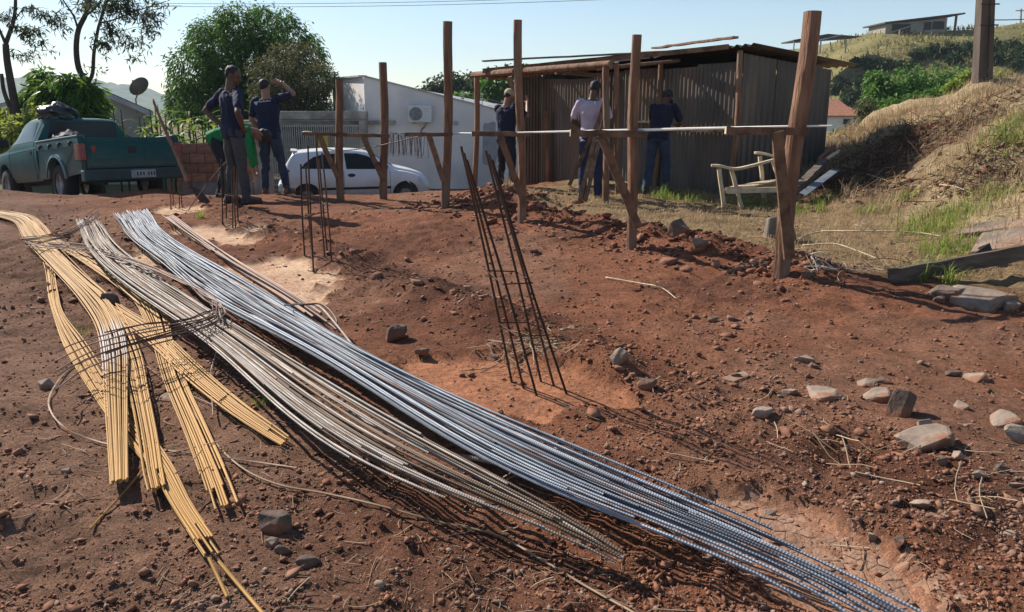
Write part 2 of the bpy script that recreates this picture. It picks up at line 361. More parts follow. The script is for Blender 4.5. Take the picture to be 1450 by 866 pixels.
def ground_mat():
    m = bpy.data.materials.new('soil'); m.use_nodes = True; nt = m.node_tree; b = nt.nodes['Principled BSDF']
    at = node(nt, 'ShaderNodeAttribute', attribute_name='gcol'); sw = node(nt, 'ShaderNodeAttribute', attribute_name='smooth_w')
    tc = node(nt, 'ShaderNodeTexCoord')
    def noise(s, d=6, r=.6):
        n = node(nt, 'ShaderNodeTexNoise'); n.inputs['Scale'].default_value = s; n.inputs['Detail'].default_value = d; n.inputs['Roughness'].default_value = r
        nt.links.new(tc.outputs['Object'], n.inputs['Vector']); return n
    n1, n2, n3 = noise(4, 8, .7), noise(38, 8, .75), noise(130, 4, .7)
    def rng(src, lo, hi, a=.3, z=.7):
        r = node(nt, 'ShaderNodeMapRange'); r.inputs[1].default_value = a; r.inputs[2].default_value = z; r.inputs[3].default_value = lo; r.inputs[4].default_value = hi
        nt.links.new(src, r.inputs[0]); return r.outputs[0]
    def mul(a, c):
        x = node(nt, 'ShaderNodeMath', operation='MULTIPLY'); nt.links.new(a, x.inputs[0])
        if isinstance(c, float): x.inputs[1].default_value = c
        else: nt.links.new(c, x.inputs[1])
        return x.outputs[0]
    val = mul(mul(rng(n1.outputs[0], .68, 1.32), rng(n2.outputs[0], .5, 1.5)), rng(n3.outputs[0], .65, 1.35))
    hs = node(nt, 'ShaderNodeHueSaturation'); nt.links.new(val, hs.inputs['Value']); nt.links.new(at.outputs['Color'], hs.inputs['Color'])
    hs.inputs['Saturation'].default_value = 1.0
    # pale flecks of dry straw and grit
    vo = node(nt, 'ShaderNodeTexVoronoi'); vo.inputs['Scale'].default_value = 55; nt.links.new(tc.outputs['Object'], vo.inputs['Vector'])
    fl = mul(rng(vo.outputs['Distance'], 1.0, 0.0, .10, .17), rng(n1.outputs[0], 0.0, .8, .45, .6))
    mx = node(nt, 'ShaderNodeMix', data_type='RGBA'); nt.links.new(fl, mx.inputs[0]); nt.links.new(hs.outputs[0], mx.inputs[6]); mx.inputs[7].default_value = (.36, .25, .17, 1)
    nt.links.new(mx.outputs[2], b.inputs['Base Color']); b.inputs['Roughness'].default_value = .95; b.inputs['Specular IOR Level'].default_value = .12
    sm = rng(sw.outputs['Fac'], 1.0, .35, 0, 1)
    b1 = node(nt, 'ShaderNodeBump'); b1.inputs['Distance'].default_value = .05; nt.links.new(mul(sm, .9), b1.inputs['Strength']); nt.links.new(n2.outputs[0], b1.inputs['Height'])
    b2 = node(nt, 'ShaderNodeBump'); b2.inputs['Distance'].default_value = .012; nt.links.new(mul(sm, .9), b2.inputs['Strength']); nt.links.new(n3.outputs[0], b2.inputs['Height']); nt.links.new(b1.outputs[0], b2.inputs['Normal'])
    n0 = noise(13, 5, .65); b0 = node(nt, 'ShaderNodeBump'); b0.inputs['Distance'].default_value = .11; nt.links.new(mul(sm, .75), b0.inputs['Strength']); nt.links.new(n0.outputs[0], b0.inputs['Height']); nt.links.new(b0.outputs[0], b1.inputs['Normal'])
    nt.links.new(b2.outputs[0], b.inputs['Normal'])
    return m
M['ground'] = ground_mat()
ground = build_ground()

# the street below the plot
M['asphalt'] = mat('asphalt', (0.06, 0.058, 0.058), (0.04, 0.038, 0.038), 3, .9, bump=.3, bscale=60)
mb = MB(); mb.hexa([(-60, 16.9, STREET - .2), (14, 16.9, STREET - .2), (14, 21.6, STREET - .2), (-60, 21.6, STREET - .2), (-60, 16.9, STREET + .03), (14, 16.9, STREET + .03), (14, 21.6, STREET + .03), (-60, 21.6, STREET + .03)])
o = mb.build('street', M['asphalt']); o['kind'] = 'structure'

# dried mud breaking into plates, pieces of the ground
def mud_plates():
    rng = np.random.default_rng(4); cx, cy, ra, rb, _ = PATCH[4]
    pts = []
    while len(pts) < 300:
        p = rng.uniform(-1, 1, 2) * (.72, .27)
        if (p[0] / .72) ** 2 + (p[1] / .27) ** 2 < 1 and all(np.hypot(*(p - q)) > .026 for q in pts): pts.append(p)
        if rng.random() < .0002: break
    pts = np.array(pts)
    mm = mat('dried_mud', (.30, .175, .115), (.235, .128, .082), 6, .95, bump=.5, bscale=50, vary=.12)
    for i, p in enumerate(pts):
        poly = [np.array(q) for q in ((-.09, -.09), (.09, -.09), (.09, .09), (-.09, .09))]
        for j, q in enumerate(pts):
            if j == i: continue
            d = q - p; L = np.hypot(*d)
            if L > .26: continue
            nrm = d / L; lim = L / 2 - rng.uniform(.0002, .0016)
            new = []
            for k in range(len(poly)):
                A, B = poly[k], poly[(k + 1) % len(poly)]; da, db = A.dot(nrm) - lim, B.dot(nrm) - lim
                if da <= 0: new.append(A)
                if da * db < 0: new.append(A + (B - A) * da / (da - db))
            poly = new
            if not poly: break
        if len(poly) < 3: continue
        n = len(poly); off = rng.uniform(-.003, .004); tl = rng.normal(0, .02, 2)
        V = []
        for kk, sc in ((0, 1.0), (1, 1.0), (2, .82)):
            for q in poly:
                l = p + q * sc; xx = cx + l[0] * AX[0] + l[1] * NX[0]; yy = cy + l[0] * AX[1] + l[1] * NX[1]
                edge = (l[0] / .72) ** 2 + (l[1] / .27) ** 2
                z = float(H(xx, yy)) + (-.02, .0, .0012)[kk] + off + q.dot(tl) * (kk > 0) - .022 * max(0, edge - .35)
                V.append((xx, yy, z))
        Fc = [(a + k * n, (a + 1) % n + k * n, (a + 1) % n + (k + 1) * n, a + (k + 1) * n) for k in (0, 1) for a in range(n)] + [tuple(2 * n + a for a in range(n))]
        mb = MB(); mb.add(V, Fc); mb.build('mud_plate', mm, ground)
mud_plates()

# far wooded hills on the horizon
def far_hills():
    mm = mat('far_woods', (.085, .125, .06), (.03, .05, .028), .05, .95, bump=0, detail=10, contrast=(.4, .6))
    prof = [(-3200, 96), (-900, 90), (-500, 96), (-200, 104), (-60, 108), (0, 110), (40, 106), (90, 104), (130, 112), (180, 120), (230, 132), (300, 138), (420, 146), (600, 148), (900, 147), (1500, 146), (2400, 140), (4600, 120)]
    px = np.linspace(-3200, 4600, 1500); py = np.interp(px, [p[0] for p in prof], [p[1] for p in prof])
    top = np.array([PT(a, b, 1050) for a, b in zip(px, py)])
    rng = np.random.default_rng(8); V = []; rows = 14
    for r in range(rows):
        t = r / (rows - 1)
        base = np.c_[top[:, 0] * (760 + 290 * t) / 1050, np.full(len(px), 760 + 290 * t), STREET - 1.5 + (top[:, 2] - STREET + 1.5) * t ** 1.1]
        base[:, 2] += (fbm(base[:, 0], base[:, 1] * 1.3, .05, 5, 3) * 6 + fbm(base[:, 0], base[:, 1], .2, 6, 2) * 4) * t
        V.append(base)
    back = V[-1].copy(); back[:, 1] += 120; back[:, 2] = STREET - 2; V.append(back)
    V = np.concatenate(V); n = len(px); i = np.arange(rows)[:, None] * n + np.arange(n - 1)[None, :]
    f = np.stack([i, i + 1, i + n + 1, i + n], -1).reshape(-1, 4)
    o = np_mesh('hills', V, f, mm); o['kind'] = 'structure'
far_hills()

# ================================================================== stones, clods, straw
ICO_V = None
def ico():
    bm = bmesh.new(); bmesh.ops.create_icosphere(bm, subdivisions=1, radius=1); v = np.array([q.co[:] for q in bm.verts]); f = np.array([[q.index for q in fc.verts] for fc in bm.faces]); bm.free(); return v, f
ICO_V, ICO_F = ico()
OCT_V = np.array([(1, 0, 0), (-1, 0, 0), (0, 1, 0), (0, -1, 0), (0, 0, 1), (0, 0, -1)], float); OCT_F = np.array([(0, 2, 4), (2, 1, 4), (1, 3, 4), (3, 0, 4), (2, 0, 5), (1, 2, 5), (3, 1, 5), (0, 3, 5)])
def rand_rot(rng, n):
    q = rng.normal(size=(n, 4)); q /= np.linalg.norm(q, axis=1)[:, None]; w, x, y, z = q.T
    return np.stack([np.stack([1 - 2 * (y * y + z * z), 2 * (x * y - z * w), 2 * (x * z + y * w)], -1), np.stack([2 * (x * y + z * w), 1 - 2 * (x * x + z * z), 2 * (y * z - x * w)], -1), np.stack([2 * (x * z - y * w), 2 * (y * z + x * w), 1 - 2 * (x * x + y * y)], -1)], 1)
def clods(name, x, y, size, seed, material, sink=.25, small=False):
    ICO_V, ICO_F = (OCT_V, OCT_F) if small else (globals()['ICO_V'], globals()['ICO_F'])
    rng = np.random.default_rng(seed); n = len(x)
    V = ICO_V[None] * (1 + rng.normal(0, .36, (n, len(ICO_V), 1))) * rng.uniform(.35, 1.35, (n, 1, 3))
    V = np.einsum('nij,nkj->nki', rand_rot(rng, n), V); V[:, :, 2] *= .62
    V = V * size[:, None, None]; V[:, :, 0] += x[:, None]; V[:, :, 1] += y[:, None]; V[:, :, 2] += (H(x, y) + size * (.55 - sink))[:, None]
    f = (ICO_F[None] + (np.arange(n) * len(ICO_V))[:, None, None]).reshape(-1, 3)
    return np_mesh(name, V.reshape(-1, 3), f, material)
def scatter(rng, n, y0, y1, wfun, wide=1.4):
    X = []; Y = []; c = 0
    while c < n:
        y = 1 / rng.uniform(1 / y1, 1 / y0, n * 4)
        x = rng.uniform(-.72, .72, n * 4) * (y * .98 + .28) * wide
        w = wfun(x, y); k = rng.random(n * 4) < w
        X.append(x[k]); Y.append(y[k]); c += k.sum()
    return np.concatenate(X)[:n], np.concatenate(Y)[:n]
def trenchd(x, y): return (x + 1.93) * NX[0] + (y - 5.95) * NX[1]
def wcl(x, y):
    a, b = axes(x, y); d = trenchd(x, y)
    w = .22 + .9 * bermw(x, y)[1] + .9 * np.exp(-(((x + .12) / .75) ** 2 + ((y - 10.55) / .6) ** 2)) + .75 * np.exp(-((d - .72) / .3) ** 2) + .5 * (d < -.6) * ss(0, .3, fbm(x, y, 1.2, 91, 3)) + .6 * ss(.1, .4, fbm(x, y, .9, 92, 3))
    for p in PATCH: w = w * (1 - .93 * patchw(x, y, p))
    return np.clip(w, 0, 1) * np.where((b > .75) & (x > 0), .1, 1)
rng = np.random.default_rng(11)
x, y = scatter(rng, 60000, 1.35, 12.3, lambda x, y: np.clip(wcl(x, y) + .12, 0, 1)); s = np.clip(rng.lognormal(-5.2, .55, len(x)), .002, .028) * np.clip(.28 + y * .16, .5, 1.5)
o = clods('soil_crumbs', x, y, s * 1.15, 1, M['clod'], small=True); tag(o, 'crumbs and lumps of red soil strewn over the dug plot', 'soil', kind='stuff')
x, y = scatter(rng, 1300, 1.6, 12, lambda x, y: np.clip(wcl(x, y) * 1.3 - .62, 0, 1)); s = np.clip(rng.lognormal(-4.15, .55, len(x)), .008, .06) * np.clip(.12 + y * .16, .38, 1.25)
o = clods('soil_clods', x, y, s, 2, M['clod'], .35); tag(o, 'heavier clods of dark red soil along the trench and the spoil ridge', 'clods', kind='stuff')
ba = rng.uniform(-4.2, 1.9, 1500); bb = rng.normal(.2, .34, 1500); x = ba * AX[0] + bb * NX[0]; y = 9.0 + ba * AX[1] + bb * NX[1]; s = np.clip(rng.lognormal(-4.1, .6, 1500), .008, .07)
x = np.r_[x, rng.normal(-.15, .5, 500)]; y = np.r_[y, rng.normal(10.45, .4, 500)]; s = np.r_[s, np.clip(rng.lognormal(-3.95, .6, 500), .01, .08)]
M['dug'] = mat('dug_clod', (.235, .092, .05), (.075, .03, .019), 5, .95, bump=.6, bscale=30, col3=(.30, .17, .11), scale3=3)
o = clods('dug_clods', x, y, s, 7, M['dug'], .3); tag(o, 'rough clods of freshly dug dark earth along the row of posts', 'clods', kind='stuff')
x, y = scatter(rng, 1500, 1.5, 12, lambda x, y: np.clip(wcl(x, y) * .9, 0, 1)); s = np.clip(rng.lognormal(-4.9, .5, len(x)), .0025, .022) * np.clip(.28 + y * .16, .5, 1.5)
M['grit'] = mat('pale_grit', (.30, .22, .165), (.17, .11, .08), 3, .9, bump=0)
o = clods('grit', x, y, s, 3, M['grit']); tag(o, 'pale grit and small stone chips lying on the red soil', 'grit', kind='stuff')

def straws(name, x, y, L, r, seed, material, lift=.3, up=.004):
    rng = np.random.default_rng(seed); n = len(x)
    th = rng.uniform(0, 2 * math.pi, n); el = rng.normal(0, lift, n); bend = rng.normal(0, .25, n)
    t = np.linspace(-.5, .5, 5)
    d = np.stack([np.cos(th) * np.cos(el), np.sin(th) * np.cos(el), np.sin(el)], -1); p = np.stack([-np.sin(th), np.cos(th), 0 * th], -1)
    C = d[:, None] * (t[None, :, None] * L[:, None, None]) + p[:, None] * ((t ** 2)[None, :, None] * (bend * L)[:, None, None])
    C[:, :, 0] += x[:, None]; C[:, :, 1] += y[:, None]
    C[:, :, 2] += H(C[:, :, 0], C[:, :, 1]) * .6 + (H(x, y) * .4)[:, None] + up + np.abs(np.sin(el) * L / 2)[:, None] * .6
    offs = np.stack([np.stack([p[:, 0], p[:, 1], 0 * th], -1), np.stack([-.5 * p[:, 0], -.5 * p[:, 1], .87 + 0 * th], -1), np.stack([-.5 * p[:, 0], -.5 * p[:, 1], -.87 + 0 * th], -1)], 1)
    V = C[:, :, None] + offs[:, None] * r[:, None, None, None]          # n,5,3,3
    base = np.arange(n)[:, None, None] * 15; k = np.arange(4)[None, :, None] * 3; j = np.arange(3)[None, None, :]
    f = np.stack([base + k + j, base + k + (j + 1) % 3, base + k + 3 + (j + 1) % 3, base + k + 3 + j], -1).reshape(-1, 4)
    return np_mesh(name, V.reshape(-1, 3), f, material, attr={'rnd': np.repeat(rng.random(n), 15)})
M['straw'] = leaf_mat('straw', (.50, .38, .26), (.25, .17, .11), .1, .8)
x, y = scatter(rng, 3400, 1.4, 11.5, lambda x, y: np.clip(.15 + ss(.0, .35, fbm(x, y, 1.1, 95, 3)), 0, 1) * .6)
L = np.clip(rng.lognormal(-3.7, .65, len(x)), .008, .16); o = straws('straw_litter', x, y, L, np.clip(L * .022, .0008, .0024), 4, M['straw'], .12)
tag(o, 'dry straw, stalks and twigs littering the red soil', 'straw', kind='stuff')

# rocks that can be told apart
def rock(px, py, w, h, label, cat='rock', group=None, material='rock', seed=0, flat=.5, rz=None, name='rock', sink=.42, npts=18):
    rr = random.Random(seed * 7 + 3); p = TH(px, py); dist = math.hypot(p.x, p.y) ; k = dist / FPX * 1.03
    W = w * k; Hh = max(h * k * 1.2, W * .25); D = W * rr.uniform(.6, .85)
    bm = bmesh.new()
    for i in range(npts):
        th = rr.uniform(0, 2 * math.pi); zz = rr.uniform(-1, 1) ** 1; rad = (1 - abs(zz) ** 4) ** .5 * rr.uniform(.82, 1)
        zc = max(-1, min(flat * 1.2, zz))
        bm.verts.new((math.cos(th) * rad * W / 2, math.sin(th) * rad * D / 2, zc * Hh * .62))
    r = bmesh.ops.convex_hull(bm, input=bm.verts)
    bmesh.ops.delete(bm, geom=[v for v in bm.verts if not v.link_faces], context='VERTS')
    bmesh.ops.bevel(bm, geom=list(bm.edges), offset=W * .025, segments=1, affect='EDGES')
    bmesh.ops.triangulate(bm, faces=bm.faces)
    bmesh.ops.subdivide_edges(bm, edges=[e for e in bm.edges if e.calc_length() > W * .22], cuts=1, use_grid_fill=False)
    for v in bm.verts:
        nz = fbm(v.co.x * 3 + seed, v.co.y * 3 + v.co.z * 2.3, 1.2 / W, seed, 3); v.co *= 1 + .16 * float(nz)
    me = bpy.data.meshes.new(name); bm.to_mesh(me); bm.free(); me.materials.append(M[material])
    o = bpy.data.objects.new(name, me); link(o)
    o.location = (p.x, p.y, p.z + Hh * (.55 - sink)); o.rotation_euler = (rr.uniform(-.12, .12), rr.uniform(-.12, .12), rz if rz is not None else rr.uniform(-.4, .4))
    return tag(o, label, cat, group)
rock(1312, 628, 92, 36, 'largest pale flat-topped rock among the stones on the dug soil', seed=1, flat=.35, rz=.1)
rock(1160, 562, 66, 30, 'flat grey stone stained rusty orange, half buried in red soil', seed=2, flat=.15, rz=0)
rock(1240, 564, 52, 26, 'tilted flat grey stone leaning beside a dark angular block', seed=3, flat=.2)
rock(1275, 588, 44, 42, 'dark angular block standing against a tilted flat stone', seed=4, material='darkrock', flat=.9)
rock(1442, 622, 44, 24, 'pale smooth stone lying beyond the largest flat-topped rock', seed=5, flat=.5)
rock(1042, 535, 52, 20, 'thin light stone slab lying flat on open red soil', seed=6, flat=.0, rz=.5)
rock(878, 512, 32, 24, 'lone light angular stone with a shaded side near the leaning rebar cage', seed=7, flat=.9)
rock(915, 549, 34, 20, 'dark lump of stone in soil beside the leaning rebar cage', seed=8, material='darkrock')
rock(1080, 591, 36, 20, 'broken grey stone chip half sunk near the rusty stained stone', seed=9)
rock(392, 748, 58, 38, 'dark brown rock beside the cut ends of the fanned yellow rods', seed=10, material='darkrock', flat=.5)
rock(436, 802, 42, 24, 'reddish rock lying apart on bare soil below the dark brown rock', seed=11, material='darkrock')
rock(155, 434, 30, 20, 'round dark stone between two bundles of yellow rods', seed=12, material='darkrock', flat=.9)
rock(66, 550, 20, 18, 'small stone inside the curve of the loose wire', seed=13)
rock(962, 332, 36, 24, 'dark pointed rock on the spoil ridge beside a wooden post', seed=14, material='darkrock', flat=.95)
rock(992, 352, 34, 22, 'pale broken stone at the foot of the spoil ridge', seed=15)
rock(562, 480, 36, 26, 'dark square lump of earth on the trench edge', seed=16, material='darkrock', flat=.9)
rock(1390, 430, 90, 36, 'long grey boulder under the weathered plank', seed=17, flat=.6)
rock(1350, 424, 60, 26, 'sloping dark stone at the foot of the bank below the plank', seed=18, material='darkrock')
small = [(1255, 542, 36, 12), (1228, 545, 30, 12), (1375, 537, 46, 16), (1350, 532, 24, 12), (1420, 597, 58, 18), (1303, 717, 30, 16), (1418, 668, 24, 14), (1388, 676, 24, 13), (1140, 512, 32, 12), (1148, 520, 22, 10), (1120, 556, 30, 10),
         (386, 772, 26, 18), (402, 782, 30, 18), (1310, 604, 26, 14), (1355, 650, 20, 14), (1330, 655, 22, 14), (1360, 578, 22, 14), (1268, 715, 18, 10), (597, 505, 26, 16), (700, 508, 20, 12), (1090, 730, 20, 12), (1275, 770, 24, 14), (1235, 762, 18, 11), (1440, 690, 24, 14), (30, 640, 16, 10), (95, 668, 18, 9), (660, 410, 16, 9), (1010, 455, 20, 10), (1398, 440, 34, 18), (1430, 438, 30, 18), (1330, 428, 24, 14), (235, 565, 34, 10)]
for i, q in enumerate(small):
    rock(*q, 'small broken stone lying loose on the red soil', group='small loose stones', seed=30 + i, material='rock' if i % 3 else 'darkrock', name='stone', npts=12)

# ================================================================== STEEL: bundles of bars, rods, cages
def bar_mat(name, col, col2, metal, rough, rib=0.0095, ribs=True, rustc=(.16, .07, .035), rust=.3, vary=.35, strength=.5, band=None):
    m = bpy.data.materials.new(name); m.use_nodes = True; nt = m.node_tree; b = nt.nodes['Principled BSDF']
    tc = node(nt, 'ShaderNodeTexCoord'); oi = node(nt, 'ShaderNodeObjectInfo')
    n = node(nt, 'ShaderNodeTexNoise'); n.noise_dimensions = '4D'; n.inputs['Scale'].default_value = 5; n.inputs['Detail'].default_value = 8; n.inputs['Roughness'].default_value = .7
    w = node(nt, 'ShaderNodeMath', operation='MULTIPLY'); w.inputs[1].default_value = 37.0; nt.links.new(oi.outputs['Random'], w.inputs[0]); nt.links.new(w.outputs[0], n.inputs['W'])
    nt.links.new(tc.outputs['Object'], n.inputs['Vector'])
    r = node(nt, 'ShaderNodeMapRange'); r.inputs[1].default_value = .35; r.inputs[2].default_value = .68; nt.links.new(n.outputs[0], r.inputs[0])
    mx = node(nt, 'ShaderNodeMix', data_type='RGBA'); mx.inputs[6].default_value = (*col, 1); mx.inputs[7].default_value = (*col2, 1); nt.links.new(r.outputs[0], mx.inputs[0])
    # rust: more of it on some bars than on others
    a = node(nt, 'ShaderNodeMath', operation='ADD'); nt.links.new(n.outputs[0], a.inputs[0])
    m3 = node(nt, 'ShaderNodeMath', operation='MULTIPLY_ADD'); m3.inputs[1].default_value = .35; m3.inputs[2].default_value = -.17; nt.links.new(oi.outputs['Random'], m3.inputs[0]); nt.links.new(m3.outputs[0], a.inputs[1])
    r2 = node(nt, 'ShaderNodeMapRange'); r2.inputs[1].default_value = .72 - rust * .4; r2.inputs[2].default_value = .84 - rust * .3; nt.links.new(a.outputs[0], r2.inputs[0])
    mz = node(nt, 'ShaderNodeMix', data_type='RGBA'); nt.links.new(r2.outputs[0], mz.inputs[0]); nt.links.new(mx.outputs[2], mz.inputs[6]); mz.inputs[7].default_value = (*rustc, 1)
    hs = node(nt, 'ShaderNodeHueSaturation'); mr = node(nt, 'ShaderNodeMapRange'); mr.inputs[3].default_value = 1 - vary; mr.inputs[4].default_value = 1 + vary
    fr = node(nt, 'ShaderNodeMath', operation='FRACT'); nt.links.new(w.outputs[0], fr.inputs[0]); nt.links.new(fr.outputs[0], mr.inputs[0]); nt.links.new(mr.outputs[0], hs.inputs['Value']); nt.links.new(mz.outputs[2], hs.inputs['Color'])
    outc = hs.outputs[0]
    if band:                                 # bare silvery stretch of the rods, metres from their far end
        at0 = node(nt, 'ShaderNodeAttribute', attribute_name='al'); w1 = node(nt, 'ShaderNodeMapRange'); w1.inputs[1].default_value = band[0]; w1.inputs[2].default_value = band[0] + .25; nt.links.new(at0.outputs['Fac'], w1.inputs[0])
        w2 = node(nt, 'ShaderNodeMapRange'); w2.inputs[1].default_value = band[1]; w2.inputs[2].default_value = band[1] + .35; w2.inputs[3].default_value = 1; w2.inputs[4].default_value = 0; nt.links.new(at0.outputs['Fac'], w2.inputs[0])
        mm = node(nt, 'ShaderNodeMath', operation='MULTIPLY'); nt.links.new(w1.outputs[0], mm.inputs[0]); nt.links.new(w2.outputs[0], mm.inputs[1])
        mb_ = node(nt, 'ShaderNodeMix', data_type='RGBA'); nt.links.new(mm.outputs[0], mb_.inputs[0]); nt.links.new(outc, mb_.inputs[6]); mb_.inputs[7].default_value = (.40, .345, .31, 1); outc = mb_.outputs[2]
    nt.links.new(outc, b.inputs['Base Color']); b.inputs['Metallic'].default_value = metal; b.inputs['Roughness'].default_value = rough
    b.inputs['Specular IOR Level'].default_value = .18
    if ribs:
        at = node(nt, 'ShaderNodeAttribute', attribute_name='al')
        k = node(nt, 'ShaderNodeMath', operation='PINGPONG'); k.inputs[1].default_value = rib / 2; nt.links.new(at.outputs['Fac'], k.inputs[0])
        q = node(nt, 'ShaderNodeMapRange'); q.inputs[1].default_value = rib * .18; q.inputs[2].default_value = rib * .34; nt.links.new(k.outputs[0], q.inputs[0])
        bp = node(nt, 'ShaderNodeBump'); bp.inputs['Strength'].default_value = strength; bp.inputs['Distance'].default_value = .0022; nt.links.new(q.outputs[0], bp.inputs['Height']); nt.links.new(bp.outputs[0], b.inputs['Normal'])
    return m
M['bar_blue'] = bar_mat('blue_grey_steel', (.315, .345, .39), (.125, .148, .195), .12, .58, rust=.16)
M['bar_grey'] = bar_mat('pale_weathered_steel', (.38, .335, .30), (.16, .132, .115), .1, .6, rustc=(.20, .115, .06), rust=.36)
M['bar_yel'] = bar_mat('yellow_rusted_rod', (.40, .228, .07), (.29, .15, .042), .1, .6, ribs=False, rustc=(.36, .17, .05), rust=.22, vary=.12)
M['bar_pale'] = bar_mat('pale_rod', (.40, .235, .08), (.30, .16, .05), .1, .6, ribs=False, rustc=(.34, .18, .06), rust=.25, vary=.15, band=(6.15, 6.85))
M['bar_dark'] = bar_mat('dull_dark_steel', (.085, .092, .115), (.045, .05, .065), .1, .65, rust=.3)
M['bar_tan'] = bar_mat('rust_tan_steel', (.165, .11, .075), (.10, .066, .047), .1, .65, rust=.4, rustc=(.24, .13, .06))
M['bar_brown'] = bar_mat('brown_rusted_rod', (.17, .105, .085), (.095, .058, .048), .2, .6, ribs=False, rust=.3)
M['bar_cage'] = bar_mat('cage_rod', (.085, .045, .032), (.05, .03, .025), .2, .7, rust=.5, rustc=(.13, .05, .025))
M['wire'] = bar_mat('loose_wire', (.52, .40, .30), (.28, .18, .12), .2, .55, ribs=False, rust=.4, rustc=(.2, .1, .05))

def rod(pts, r, material, name='bar', parent=None, n=6, N=60, is_spline=True):
    P = spline(pts, N) if is_spline else np.asarray(pts, float)
    v, f = tube_np(P, np.full(len(P), r), n, True)
    al = np.r_[0, np.cumsum(np.linalg.norm(np.diff(P, axis=0), axis=1))]
    me = bpy.data.meshes.new(name); me.from_pydata(v.tolist(), [], f)
    A = me.attributes.new('al', 'FLOAT', 'POINT'); A.data.foreach_set('value', np.repeat(al, n).astype(np.float32))
    me.materials.append(material); me.polygons.foreach_set('use_smooth', [True] * len(f)); me.set_sharp_from_angle(angle=math.radians(50))
    o = bpy.data.objects.new(name, me); return link(o, parent)

def edges3(cross, z0, N):
    L = [TH2(a, b, z0) for a, b, c, d in cross]; R = [TH2(c, d, z0) for a, b, c, d in cross]
    return spline(L, N), spline(R, N)
def TH2(px, py, dz):
    p = G(px, py, dz); 
    for _ in range(3): p = G(px, py, float(H(p.x, p.y)) + dz)
    return p
def bundle(name, label, cat, cross, nb, r, material, z0=.03, layers=2, drift=.25, tstart=(0, .03), tend=(.85, 1.0), ties=(), seed=0, N=72, rib=None, group=None, order=None, mat2=None, p2=0, arch=0.0, straight=0):
    rr = np.random.default_rng(seed); nc = len(cross); zc = layers * .9 * r
    hs = [z0 + arch * math.sin(math.pi * min(1, i / (nc - 1))) ** .5 for i in range(nc)]
    L = spline([TH2(q[0], q[1], hh + zc) for q, hh in zip(cross, hs)], N); R = spline([TH2(q[2], q[3], hh + zc) for q, hh in zip(cross, hs)], N)
    if straight:                            # bars are stiff: keep only the long bends of the traced edges
        q = np.linspace(-1, 1, N); w = np.r_[3, np.ones(N - 2), 3]
        for E_ in (L, R):
            for ax_ in (0, 1, 2): E_[:, ax_] = np.polyval(np.polyfit(q, E_[:, ax_], straight, w=w), q)
    ctr = (L + R) / 2
    root = thing(name, label, cat, tuple(ctr[N // 2]), group=group); inv = Vector(ctr[N // 2])
    tt = np.linspace(0, 1, N)
    for i in range(nb):
        u0 = (i + .5) / nb + rr.normal(0, .055); ph = rr.uniform(0, 6.28, 3); k = rr.uniform(.6, 2.2, 2)
        u = u0 + drift * (rr.normal(0, .9) * (tt - .5) + np.sin(ph[0] + k[0] * 2 * tt) * .35 + np.sin(ph[1] + k[1] * tt * 7) * .05)
        u = .5 + (np.clip(u, .0, 1.0) - .5) * (1 - .04 * rr.random())
        lay = i % layers + (rr.random() < .2)
        zl = lay * 1.9 * r + .9 * r * np.sin(ph[2] + 4 * tt) + r
        P = L * (1 - u[:, None]) + R * u[:, None]
        a = rr.uniform(*tstart); e = tend[1] if i % 7 == 3 and tend[1] - tend[0] > .1 else rr.uniform(*tend)
        P[:, 2] += zl - zc
        s0 = int(a * (N - 1)); s1 = max(s0 + 8, int(e * (N - 1)) + 1)
        Q = P[s0:s1] - np.array(inv)
        o = rod(Q, r * rr.uniform(.94, 1.05), mat2 if (mat2 and rr.random() < p2) else material, 'bar', root, is_spline=False)
    for t in ties:
        k = int(t * (N - 1)); c = ctr[k] - np.array(inv); sd = (R[k] - L[k]); w = np.linalg.norm(sd) / 2 + r * 1.6; sd = sd / np.linalg.norm(sd)
        hh = r * (layers * .95 + 1.3)
        ang = np.linspace(0, 2 * math.pi, 17)
        pts = np.array([c + sd * w * np.sign(math.cos(q)) * abs(math.cos(q)) ** .6 + np.array([0, 0, 1]) * (hh * math.sin(q)) for q in ang])
        rod(pts, .0028, M['steel_tie'], 'tie_wire', root, n=5, is_spline=False)
    return root

bundle('steel_bundle', 'long bundle of blue-grey ribbed steel bars running beside the trench', 'rebar bundle',
       [(160, 303, 208, 296), (187, 337, 235, 333), (248, 384, 282, 361), (302, 428, 340, 394), (383, 465, 423, 444), (436, 492, 490, 485), (504, 539, 571, 529), (560, 574, 640, 563), (625, 617, 720, 598), (702, 657, 800, 632), (800, 692, 900, 675), (900, 735, 1020, 725), (1000, 786, 1130, 770), (1110, 842, 1310, 866), (1190, 885, 1450, 942)],
       58, .0049, M['bar_blue'], z0=.045, layers=3, drift=.34, tend=(.86, 1.0), seed=1, N=76, arch=.075, straight=9, mat2=M['bar_dark'], p2=.22)
bundle('steel_bundle', 'long bundle of pale tan-white steel bars with rust-yellow bars on its edge', 'rebar bundle',
       [(108, 312, 136, 306), (122, 345, 160, 340), (140, 370, 184, 364), (181, 404, 224, 391), (255, 455, 285, 433), (302, 492, 340, 467), (349, 529, 400, 504), (403, 579, 466, 544), (470, 626, 545, 592), (531, 667, 620, 632), (600, 697, 690, 670), (690, 722, 780, 716), (780, 757, 835, 752), (868, 795, 884, 785)],
       46, .0050, M['bar_grey'], z0=.055, layers=3, drift=.30, tend=(.74, 1.0), seed=2, N=76, arch=.085, straight=9, mat2=M['bar_tan'], p2=.22)
